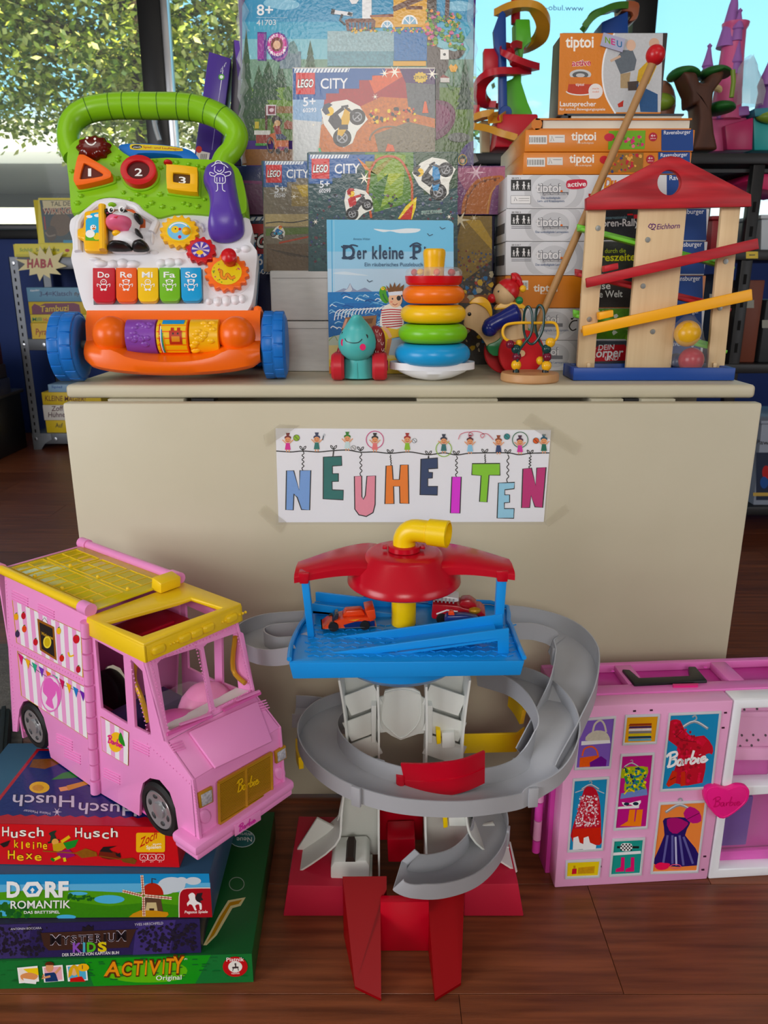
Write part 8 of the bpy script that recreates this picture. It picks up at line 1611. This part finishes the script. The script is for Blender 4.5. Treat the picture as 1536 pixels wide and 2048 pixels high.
# ================================================================== black shelf at the right with toys
SF, SB = 2.5, 2.92
sh_ = Thing('metal_shelf', 'black metal shelf by the window at the right', 'shelf', (1.0, 2.7, 0))
FS_ = FY(SF); sx0, sx1 = FS_.uv(945, 310)[0], 2.3
ztops = [zof(306, SF), zof(500, SF), zof(728, SF), zof(1014, SF)]
for z in ztops: sh_.part('shelf_board', MB().box((sx0, SF, z-.03), (sx1, SB, z)), M_black, bevel=.003)
for x in (sx0+.01, FS_.uv(1475, 600)[0], sx1-.05):
 for y in (SF+.005, SB-.04):
  up = sh_.part('upright', MB().box((x, y, 0), (x+.035, y+.03, ztops[0]-.031)), M_black, bevel=.002)
  for k in range(14): sh_.part('slot', MB().box((x+.012, y-.0006, .12+k*.07), (x+.022, y-.0001, .15+k*.07)), mat('slot_shadow', (4, 4, 5), .9), up)
tg_ = Art(FS_); tg_.rect((226, 196, 40), 1492, 503, 1516, 517); tg_.line((60, 50, 20), [(1498, 510), (1510, 510)], 2); tg_.put(sh_, 'shelf_tag')
for i in range(12): sh_.part('rack_bar', MB().box((FS_.uv(1380, 325)[0], SF+.03+i*.03, ztops[0]-.05), (sx1, SF+.036+i*.03, ztops[0]-.04)), M_black)
K6b = (2.4935, 920, 0); S0 = ztops[0]
# slide tower
def sp(mats, rgb_): return mat('shelf_'+mats, rgb_, .35)
Y2 = 2.68; F = FY(Y2).z(*K6b)
sl = Thing('slide_tower', 'tall green, blue and red marble slide tower on the black shelf', 'toy', (F.px(240, 750).x, Y2, S0))
def bz(uv): return [(a, max(b, S0+.001)) for a, b in uv]
GR = sp('green', (90, 190, 40)); RE = sp('red', (206, 24, 44)); BL = sp('blue', (20, 70, 150)); YE = sp('amber', (224, 158, 40))
sl.part('tower_body', MB().prism(F, bz(F.pl(spl([(270, 110), (340, 110), (348, 220), (312, 250), (300, 340), (298, 420), (330, 520), (352, 570), (352, 610), (200, 610), (208, 540), (216, 420), (262, 400), (290, 330), (272, 230)], 1))), -.05, .03), GR, bevel=.004)
sl.part('base', MB().prism(F, bz(F.pl([(170, 600), (360, 600), (355, 760), (150, 760)])), -.12, .1), RE, bevel=.006)
sl.part('post', MB().prism(F, bz(F.pl(spl([(185, 95), (200, 84), (214, 100), (222, 560), (232, 580), (222, 610), (196, 610), (182, 580), (180, 300), (160, 260), (154, 180), (165, 150)], 1))), .03, .06), BL, bevel=.003)
sl.part('lift_box', MB().prism(F, bz(F.pl([(112, 260), (192, 258), (192, 370), (112, 370)])), .0, .04), RE, bevel=.003)
sl.part('mast', MB().cyl(F.px(277, 120), F.px(278, -20), .014, n=14), RE); sl.part('mast_arm', MB().bar(F.px(225, 42, .02), F.px(300, 36, .02), .012), RE)
def ribbon(t, nm, pts, w, m): return t.part(nm, MB().sweep([tuple(F.px(x, y, d)) for x, y, d in spl(pts, 6)], chan(w*.7, .016, .003)), m, smooth=45)
ribbon(sl, 'spiral_slide', [(195, 80, .0), (260, 78, .06), (340, 92, .08), (400, 140, .04), (405, 190, -.02), (350, 225, -.05), (290, 240, -.05)], .05, YE)
ribbon(sl, 'spiral_slide', [(300, 250, .0), (240, 260, .05), (215, 300, .07), (240, 345, .08), (300, 360, .06), (365, 358, .02)], .045, RE)
ribbon(sl, 'spiral_slide', [(330, 370, .0), (240, 395, .06), (150, 410, .08), (100, 440, .04), (100, 490, .0), (140, 520, -.03), (190, 530, -.02)], .045, RE)
ribbon(sl, 'exit_slide', [(65, 610, .02), (120, 595, .03), (180, 600, .06), (150, 640, .1)], .05, YE); ribbon(sl, 'exit_slide', [(70, 662, .06), (130, 685, .1), (190, 720, .13), (245, 742, .14)], .05, YE)
sl.part('flag', MB().prism(F, bz(F.pl([(62, 530), (95, 528), (95, 590), (62, 590)])), .0, .02), RE, bevel=.002); sl.part('side_column', MB().prism(F, bz(F.pl([(105, 600), (150, 600), (150, 760), (108, 760)])), -.05, .0), sp('beige', (190, 170, 130)), bevel=.003)
sl.part('round_dial', MB().lathe(F.px(212, 582, .061), F.n, [(.02, 0), (.018, .006), (0, .006)], 20), BL)
# wheel lying near
ribbon_y = None
whl = solo('toy_wheel', MB().lathe(F.px(72, 802, .15), F.n, [(.012, 0), (.034, 0), (.036, .01), (.034, .02), (.012, .02)], 24), sp('amber', (224, 158, 40)), 'small yellow toy wheel on the edge of the black shelf', 'toy') if False else None
# curved slide set behind the speaker box, standing at the window
Y3 = 2.78; F = FY(Y3).z(*K6b)
ms = Thing('curved_slide', 'green and brown curved toy slide on a blue stand behind the speaker box', 'toy', (F.px(740, 755).x, Y3, S0))
ms.part('stand', MB().prism(F, bz(F.pl([(690, 130), (820, 75), (826, 760), (680, 760)])), -.06, .04), BL, bevel=.004)
ribbon(ms, 'slide_chute', [(590, 190, .08), (640, 130, .08), (700, 90, .06), (780, 62, .03), (830, 58, .0)], .06, sp('grass', (70, 130, 40)))
ms.part('cabin', MB().prism(F, F.pl(spl([(785, 32), (830, 24), (872, 36), (874, 70), (862, 115), (825, 125), (845, 95), (830, 78), (788, 76)], 2)), -.04, .04), sp('rust', (160, 84, 48)), bevel=.004); ms.part('hat', MB().puff(F, F.pl(spl([(664, 82), (680, 55), (720, 50), (745, 45), (755, 62), (720, 74)], 3, True)), 0, .03), sp('rust', (160, 84, 48)))
# toy tree
Y4 = 2.60; F = FY(Y4).z(*K6b)
tt = Thing('toy_tree', 'brown plastic toy tree with dark green crowns on the black shelf', 'toy', (F.px(1180, 755).x, Y4, S0))
BR = mat('toy_bark', (96, 54, 34), .55, noise=((70, 38, 24), 12, (3, 3, .7), .3)); LF = mat('toy_leaf', (36, 104, 40), .5)
tt.part('trunk', MB().prism(F, bz(F.pl([(1085, 375), (1150, 378), (1165, 430), (1200, 435), (1225, 385), (1290, 370), (1275, 420), (1235, 470), (1225, 560), (1238, 680), (1256, 760), (1130, 760), (1160, 680), (1166, 600), (1160, 530), (1130, 545), (1128, 480), (1105, 430)])), -.05, .05), BR, bevel=.012, seg=3)
for q, w in ((spl([(1050, 372), (1070, 342), (1110, 330), (1160, 334), (1200, 360), (1190, 388), (1120, 386), (1070, 392)], 3, True), .06), (spl([(1204, 372), (1220, 342), (1270, 326), (1320, 332), (1356, 356), (1350, 378), (1300, 374), (1230, 386)], 3, True), .06), (spl([(1240, 540), (1262, 510), (1310, 500), (1360, 512), (1376, 545), (1340, 560), (1300, 568), (1258, 562)], 3, True), .08)):
 tt.part('leaf_crown', MB().puff(F, F.pl(q), -.02, .07).puff(F, F.pl(q), -.02, -.07), LF)
tt.part('vine', MB().tube([F.px(*p, .05) for p in ((1325, 370), (1328, 430), (1318, 505))], .007, 8), sp('lime', (130, 160, 50))); tt.part('leaf_mound', MB().ball(F.px(1030, 490, -.05), (.045, .03, .025), 16, 10), sp('lime', (130, 160, 50))); tt.part('rock_mound', MB().ball(F.px(1045, 500, -.09), (.05, .04, .075), 16, 10), sp('clay', (150, 100, 76)))
# pink castle
Y5 = 2.80; F = FY(Y5).z(*K6b)
ca = Thing('toy_castle', 'pink and lilac toy castle with pointed towers behind the toy tree', 'toy', (F.px(1370, 755).x, Y5, S0))
PKc = sp('castle_pink', (224, 96, 150)); LI = sp('lilac', (168, 110, 190)); TQ = sp('turquoise', (40, 180, 180))
ca.part('keep', MB().prism(F, bz(F.pl([(1225, 600), (1420, 590), (1425, 760), (1230, 760)])), -.1, .02), PKc, bevel=.006); ca.part('battlement', MB().prism(F, F.pl([(1258, 575), (1280, 548), (1415, 540), (1420, 585), (1262, 604)]), -.09, .04), LI, bevel=.004); ca.part('front_panel', MB().prism(F, bz(F.pl([(1290, 640), (1430, 600), (1425, 760), (1300, 760)])), .02, .05), sp('rose', (206, 44, 110)), bevel=.004)
ca.part('tower', MB().lathe(F.px(1320, 600), (0, 0, 1), [(.05, 0), (.042, .1), (.036, .2), (.034, .26), (.04, .27), (.042, .28)], 20), PKc)
b0 = F.px(1330, 240); ca.part('spire', MB().lathe(b0, F.px(1352, 105)-b0, [(.034, 0), (.026, .04), (.02, .08), (.014, .12), (.007, .15)], 18), LI)
for x, y, h in ((1215, 350, 70), (1357, 330, 80), (1365, 165, 60)): p = F.px(x, y, .03); ca.part('turret', MB().lathe(p, (0, 0, 1), [(.016, -.03), (.014, 0), (.018, .004), (.011, h*.0008*.5), (.005, h*.0008), (.008, h*.0008+.006), (0, h*.0008+.014)], 14), LI)
ca.part('arch', MB().tube([F.px(*p, .02) for p in spl([(1228, 560), (1222, 490), (1250, 445), (1290, 460), (1296, 520)], 4)], .01, 10), sp('cream', (214, 196, 140)))
wr_ = MB(); rr = random.Random(4); rg = []
for y, rx in ((545, 70), (480, 78), (420, 64), (360, 44), (310, 12)): rg.append([F.px(1400+rx*math.cos(j*PI/7)*rr.uniform(.8, 1.1), y+rr.uniform(-6, 6), .05)+V((0, .04*math.sin(j*PI/7), 0)) for j in range(14)])
ca.part('plastic_wrap', wr_.rings(rg, cap0=False, cap1=False), mat('wrap_film', (226, 232, 238), .15, alpha=.4), smooth=15)
c2_ = Thing('toy_castle', 'lilac and turquoise toy castle at the right edge of the shelf', 'toy', (F.px(1500, 755).x, Y5, S0))
c2_.part('keep', MB().prism(F, bz(F.pl([(1435, 575), (1640, 560), (1640, 760), (1440, 760)])), -.08, .04), TQ, bevel=.005); c2_.part('roof_edge', MB().prism(F, F.pl([(1425, 560), (1650, 545), (1650, 585), (1430, 600)]), -.09, .06), sp('sea', (60, 150, 170)), bevel=.004); c2_.part('garland', MB().ball(F.px(1530, 600, .05), (.06, .02, .02), 14, 8), sp('lime', (130, 160, 50)))
c2_.part('tower', MB().lathe(F.px(1530, 560), (0, 0, 1), [(.04, 0), (.034, .06), (.04, .08), (.03, .11), (.016, .14), (.006, .17), (.01, .18), (0, .195)], 18), LI); c2_.part('turret', MB().lathe(F.px(1497, 440, .04), (0, 0, 1), [(.018, 0), (.02, .02), (.012, .04), (.005, .06), (0, .075)], 14), LI)
# lower shelves: crates and cartons in the shade
def crate(nm, lab, cat, x0, x1, y0, y1, Y, zs_, m, dep=.2, taper=.0, rim=True, parts=None, group=None):
 F = FY(Y); a, b = F.uv(x0, y1)[0], F.uv(x1, y1)[0]; z1_ = zof(y0, Y); t = Thing(nm, lab, cat, ((a+b)/2, Y+dep/2, zs_), group)
 t.part('body', MB().hexa([(a+taper, Y, zs_+.0006), (b-taper, Y, zs_+.0006), (b-taper, Y+dep, zs_+.0006), (a+taper, Y+dep, zs_+.0006), (a, Y, z1_), (b, Y, z1_), (b, Y+dep, z1_), (a, Y+dep, z1_)]), m, bevel=.004)
 if rim: t.part('rim', MB().box((a-.006, Y-.006, z1_), (b+.006, Y+dep+.006, z1_+.012)), m, bevel=.003)
 return t
S1, S2, S3 = ztops[1], ztops[2], ztops[3]
crate('plastic_bin', 'white plastic tub on the second board of the black shelf', 'container', 1515, 1600, 438, 500, SF+.02, S1, mat('tub_white', (206, 216, 224), .35), .25, .01)
crate('toy_case', 'red toy case on the second board of the black shelf', 'toy', 1418, 1462, 440, 500, SF+.05, S1, mat('case_red', (150, 26, 36), .4), .2, .004)
F = FY(SF+.0)
hp_ = Thing('hanging_bin', 'bright pink plastic bin under the top board of the black shelf', 'container', (F.px(1520, 370).x, SF+.1, S1)); Fh_ = FY(SF+.04)
hp_.part('body', MB().prism(Fh_, Fh_.pl([(1492, 362), (1505, 346), (1600, 350), (1590, 388), (1520, 378)]), -.2, 0), mat('bin_pink', (232, 40, 110), .35), bevel=.004); hp_.part('hook', MB().box((Fh_.px(1530, 350).x, SF+.1, zof(352, SF+.05)), (Fh_.px(1534, 350).x, SF+.11, ztops[0]-.051)), M_black)
cols_ = [(34, 40, 60), (70, 50, 40), (120, 60, 40), (50, 54, 58), (44, 70, 84), (90, 30, 40), (60, 60, 30)]
for i, (x0, x1, y0, lab) in enumerate(((1415, 1436, 548, 'narrow dark blue carton'), (1440, 1462, 575, 'small brown carton'), (1482, 1512, 560, 'rust-coloured carton'), (1520, 1560, 600, 'slate grey carton'), (1492, 1530, 640, None))):
 if lab: t = crate('carton', lab+' on the third board of the black shelf', 'box', x0, x1, y0, 700, SF+.04+.0*i, S2, mat('crate_col_%d' % i, cols_[i], .5), .22, 0, False); A = Art(FY(SF+.04)); A.rect((150, 150, 140), x0+4, y0+40, x1-4, y0+56); A.put(t, 'label_print', PRINT)
t = crate('storage_box', 'clear storage box with a picture label on the lowest board at right', 'container', 1502, 1640, 848, 1000, SF+.02, S3, mat('storage_clear', (150, 160, 178), .3), .3, .01)
A = Art(FY(SF+.02), .001); A.rect((24, 36, 60), 1512, 905, 1600, 1000); A.text((30, 30, 34), 'Paw Patrol', (1512, 888), (1580, 892), 9, .02); A.ell((180, 40, 40), 1532, 945, 8, 14); A.ell((60, 90, 150), 1528, 965, 8, 12); A.rect((196, 170, 110), 1506, 985, 1600, 992); A.put(t, 'label_print', PRINT)
# ================================================================== grey slotted-angle shelf with games at the left
L0 = 3.89; FLs = FY(L0); K3b = (3.79, 0, 380)
ls_ = Thing('slotted_shelf', 'grey slotted-angle shelf with yellow game boxes by the blue wall', 'shelf', (-1.3, 4.05, 0))
MG = mat('shelf_grey', (120, 124, 130), .4, .5); Flz = FLs.z(*K3b)
lx0 = Flz.uv(85, 520)[0]; lx0 = FLs.px(28, 600).x; lxe = lx0+.92; ztl = Flz.px(90, 508).z
zsh = [Flz.px(100, 508).z, Flz.px(200, 1130).z, Flz.px(290, 1845).z]
for k, (x, y) in enumerate(((lx0, L0), (lxe, L0), (lx0, L0+.36), (lxe, L0+.36))):
 up = ls_.part('upright', MB().box((x, y, 0), (x+.042, y+.004, zsh[0])).box((x, y, 0), (x+.004, y+.042, zsh[0])), MG)
 if k == 0:
  for j in range(24): ls_.part('slot', MB().box((x+.017, y-.0008, .05+j*.037), (x+.024, y-.0001, .067+j*.037)), mat('slot_shadow', (4, 4, 5), .9), up)
for z in zsh:
 bd_ = ls_.part('shelf_board', MB().box((lx0, L0+.001, z-.055), (lxe+.04, L0+.40, z)), MG, bevel=.003)
 for bx in (.02, .12): ls_.part('bolt', MB().lathe((lx0+bx, L0, z-.028), (0, -1, 0), [(.009, 0), (.008, .004), (0, .005)], 10), M_silver, bd_)
ls_.part('corner_plate', MB().prism(FLs, [(lx0+.002, zsh[2]-.13), (lx0+.06, zsh[2]-.055), (lx0+.1, zsh[2]-.03), (lx0+.1, zsh[2]), (lx0+.002, zsh[2])], .001, .003), MG)
def gbox(lab, x0, x1, y0, y1, z0, col_, txts, dep=.28, Yf=None, art=None, nm='game_box'):
 Yf = Yf or L0+.02; F = FY(Yf).z(*K3b); a, b = F.uv(x0, y1)[0], F.uv(x1, y1)[0]; hgt = F.px(x0, y0).z-F.px(x0, y1).z
 t = box_thing(nm, lab, 'box', [(a, Yf, z0+.0005), (b, Yf, z0+.0005), (b, Yf, z0+hgt), (a, Yf, z0+hgt)], (0, dep, 0), mat('game_%d_%d_%d' % col_, col_, .45), 'games on the grey shelf')
 A = Art(F)
 if art: art(A)
 for c, s_, p0, p1, h, o_ in txts: A.text(c, s_, p0, p1, h, .03, 0, o_)
 if txts or art: A.put(t, 'front_print', PRINT)
 return z0+hgt+.0006
DKb = (90, 40, 20); RDk = (150, 30, 30)
def a_schild(A): A.rect((226, 214, 90), 110, 408, 1000, 500); A.rect((200, 190, 60), 120, 488, 1000, 502); A.ell((180, 60, 60), 510, 458, 18, 12)
z = gbox('pale yellow turtle-game box on top of the grey shelf, behind the star sign', 110, 760, 406, 503, zsh[0], (222, 206, 90), [((90, 140, 60), 'Schildi', (150, 466), (245, 466), 26, None), ((60, 90, 50), 'Schildkröte', (272, 466), (450, 464), 26, None)], art=a_schild)
def a_wik(A):
 A.rect((222, 206, 50), 290, 60, 760, 406); A.poly((50, 66, 72, .4), [(300, 76), (760, 76), (760, 400), (340, 400)]); A.poly((206, 196, 160), [(320, 80), (560, 80), (560, 130), (330, 140)]); A.ell((96, 80, 64, .4), 460, 260, 80, 90); A.ell((70, 60, 50, .4), 390, 330, 40, 60); A.line((120, 110, 100), spl([(345, 320), (370, 350), (420, 340)], 4), 12); A.rect((60, 140, 180), 480, 380, 560, 402); A.line((170, 40, 40), [(335, 200), (345, 300)], 8)
z2 = gbox('game box with a dark mammoth picture standing upright on the grey shelf', 292, 700, 62, 405, z, (214, 196, 50), [((60, 60, 40), 'TAL DER', (385, 122), (560, 118), 34, None), ((130, 40, 30), 'WIKINGER', (322, 182), (600, 176), 44, (230, 220, 190))], .06, L0+.12, a_wik)
z = zsh[1]
def a_pyr(A): A.rect((224, 186, 40), 245, 1010, 700, 1130)
z = gbox('yellow pyramid-game box, lowest on the middle board of the grey shelf', 246, 700, 1010, 1130, z, (220, 180, 40), [(RDk, 'Pyramide', (272, 1098), (450, 1100), 48, None)], art=a_pyr)
z = gbox('thin yellow game box with green and red lettering on the grey shelf', 236, 700, 945, 1008, z, (216, 196, 70), [((50, 130, 90), 'Milli', (246, 994), (318, 992), 28, None), ((190, 70, 90), 'Hupf', (330, 996), (400, 996), 28, None)])
def a_tam(A): A.poly((110, 36, 70, .2), [(240, 885), (260, 862), (300, 878), (340, 860), (560, 856), (600, 868), (615, 940), (245, 942)])
z = gbox('yellow and purple drum-game box on the grey shelf', 226, 700, 848, 943, z, (210, 180, 40), [((226, 190, 60), 'Tambuzi', (304, 925), (520, 915), 46, (60, 20, 40))], art=a_tam)
z = gbox('light blue card-game box on top of the middle board of the grey shelf', 212, 700, 738, 846, z, (110, 160, 190), [((240, 240, 240), 'Klassiker', (230, 770), (300, 764), 14, None), ((30, 50, 100), '3-4=Klatsch', (300, 806), (545, 800), 36, None), ((60, 40, 40), 'fly', (562, 802), (604, 798), 26, None)])
z = zsh[2]
z = gbox('yellow car-game box, bottom of the pile on the lowest grey board', 356, 800, 1745, 1838, z, (222, 190, 30), [((60, 60, 40), 'Auf', (420, 1800), (476, 1800), 34, None)])
z = gbox('white chicken-game box on the lowest board of the grey shelf', 336, 800, 1628, 1743, z, (226, 222, 214), [((80, 40, 40), 'Zoff', (390, 1676), (480, 1672), 38, None), ((80, 40, 50), 'Hühnerhof', (366, 1722), (580, 1718), 38, None)])
z = gbox('yellow wizard-game box on the lowest board of the grey shelf', 325, 770, 1530, 1626, z, (222, 190, 40), [((110, 50, 20), 'KLEINE MAGIER!', (342, 1598), (648, 1604), 40, None)])
z = gbox('thin pale blue game box topping the lowest pile on the grey shelf', 368, 760, 1470, 1528, z, (140, 176, 206), [((60, 90, 150), 'Spiel', (390, 1500), (470, 1502), 18, None)])
# star sign
Fz = FY(L0-.012).z(*K3b)
star = [(110, 522), (230, 530), (215, 460), (285, 500), (300, 425), (345, 490), (372, 420), (400, 500), (480, 470), (440, 545), (505, 578), (420, 600), (462, 642), (375, 632), (380, 670), (330, 640), (300, 692), (280, 635), (222, 648), (225, 600), (135, 612), (190, 562)]
ss_ = Thing('star_sign', 'pale yellow star-shaped brand sign on the grey shelf', 'sign', Fz.px(300, 690))
sb_ = ss_.part('star_board', MB().prism(Fz, Fz.pl(star), -.004, 0), mat('star_cream', (236, 224, 170), .5)); A = Art(Fz);
for i, ch in enumerate('HABA'): A.text((170, 40, 50), ch, (206+i*50, 588-(i % 2)*6), (252+i*50, 588-(i % 2)*6), 62, .07, out=(120, 20, 30), ow=.03)
A.put(ss_, 'sign_print', PRINT)
ss_.part('sign_clip', MB().bar(Fz.px(300, 500, -.006), Fz.px(300, 560, -.006), .01, .006), MG)
# low black cabinet with games at the far left, grey mat and black case on the floor
cb_ = Thing('low_cabinet', 'low black cabinet against the blue wall at the far left', 'cabinet', (-2.05, 3.6, 0))
Fc3 = FY(3.45); czt = zof(815, 3.45); cxr = FY(3.9).uv(40, 850)[0]
cb_.part('carcass', MB().box((-2.9, 3.45, 0), (cxr, 3.95, czt)), mat('cabinet_black', (22, 22, 26), .45), bevel=.004); cb_.part('top_board', MB().box((-2.92, 3.43, czt), (cxr+.015, 3.96, czt+.018)), mat('cabinet_top', (60, 58, 60), .4), bevel=.003)
for i, (y0, c, lab) in enumerate(((790, (34, 40, 70), 'dark blue game box lying on the low black cabinet'), (765, (40, 30, 36), 'dark brown game box stacked on the low black cabinet'), (728, (70, 22, 34), 'dark red game box on top of the low black cabinet'))):
 zz0 = czt+.0185+[0, .075, .14][i]; zz1 = czt+.018+[.075, .14, .24][i]; xe = FY(3.8).uv(22-i*4, 780)[0]
 t = box_thing('game_box', lab, 'box', [(-2.6, 3.5, zz0), (xe, 3.5, zz0), (xe, 3.5, zz1), (-2.6, 3.5, zz1)], (0, .3, 0), mat('dark_game_%d' % i, c, .5)); t.part('label_patch', MB().box((xe-.16, 3.4985, zz0+.02), (xe-.06, 3.4995, zz1-.02)), mat('dark_patch_%d' % i, (96, 90, 100), .6))
M_mat = mat('grey_mat', (128, 122, 116), .95, noise=((92, 88, 84), 30, (1, 4, 1), .3), bump=(200, .6, (1, 1, 1)))
p = [atZ(-160, 1288, 0), atZ(58, 1292, 0), atZ(40, 1560, 0), atZ(-200, 1560, 0)]
solo('floor_mat', MB().hexa([V((q.x, q.y, .0005)) for q in p]+[V((q.x, q.y, .005)) for q in p]), M_mat, 'grey woven mat on the floor behind the pink truck', 'mat', .001)
p = [atZ(-140, 1440, .03), atZ(22, 1424, .03), atZ(10, 1580, .03), atZ(-140, 1590, .03)]
cs_ = Thing('black_case', 'black rubber case lying at the left edge beside the game stack', 'case', V((sum(q.x for q in p)/4, sum(q.y for q in p)/4, .0055)))
cs_.part('case_body', MB().hexa([V((q.x, q.y, .0056)) for q in p]+[V((q.x, q.y, .04)) for q in p]), mat('case_black', (26, 26, 26), .6, bump=(60, .5, (1, 1, 1))), bevel=.004)
cs_.part('case_rib', MB().bar(p[1].lerp(p[0], .08)+V((0, 0, .012)), p[2].lerp(p[3], .08)+V((0, 0, .012)), .008, .006), mat('case_black', (26, 26, 26), .6, bump=(60, .5, (1, 1, 1))), bevel=.001)
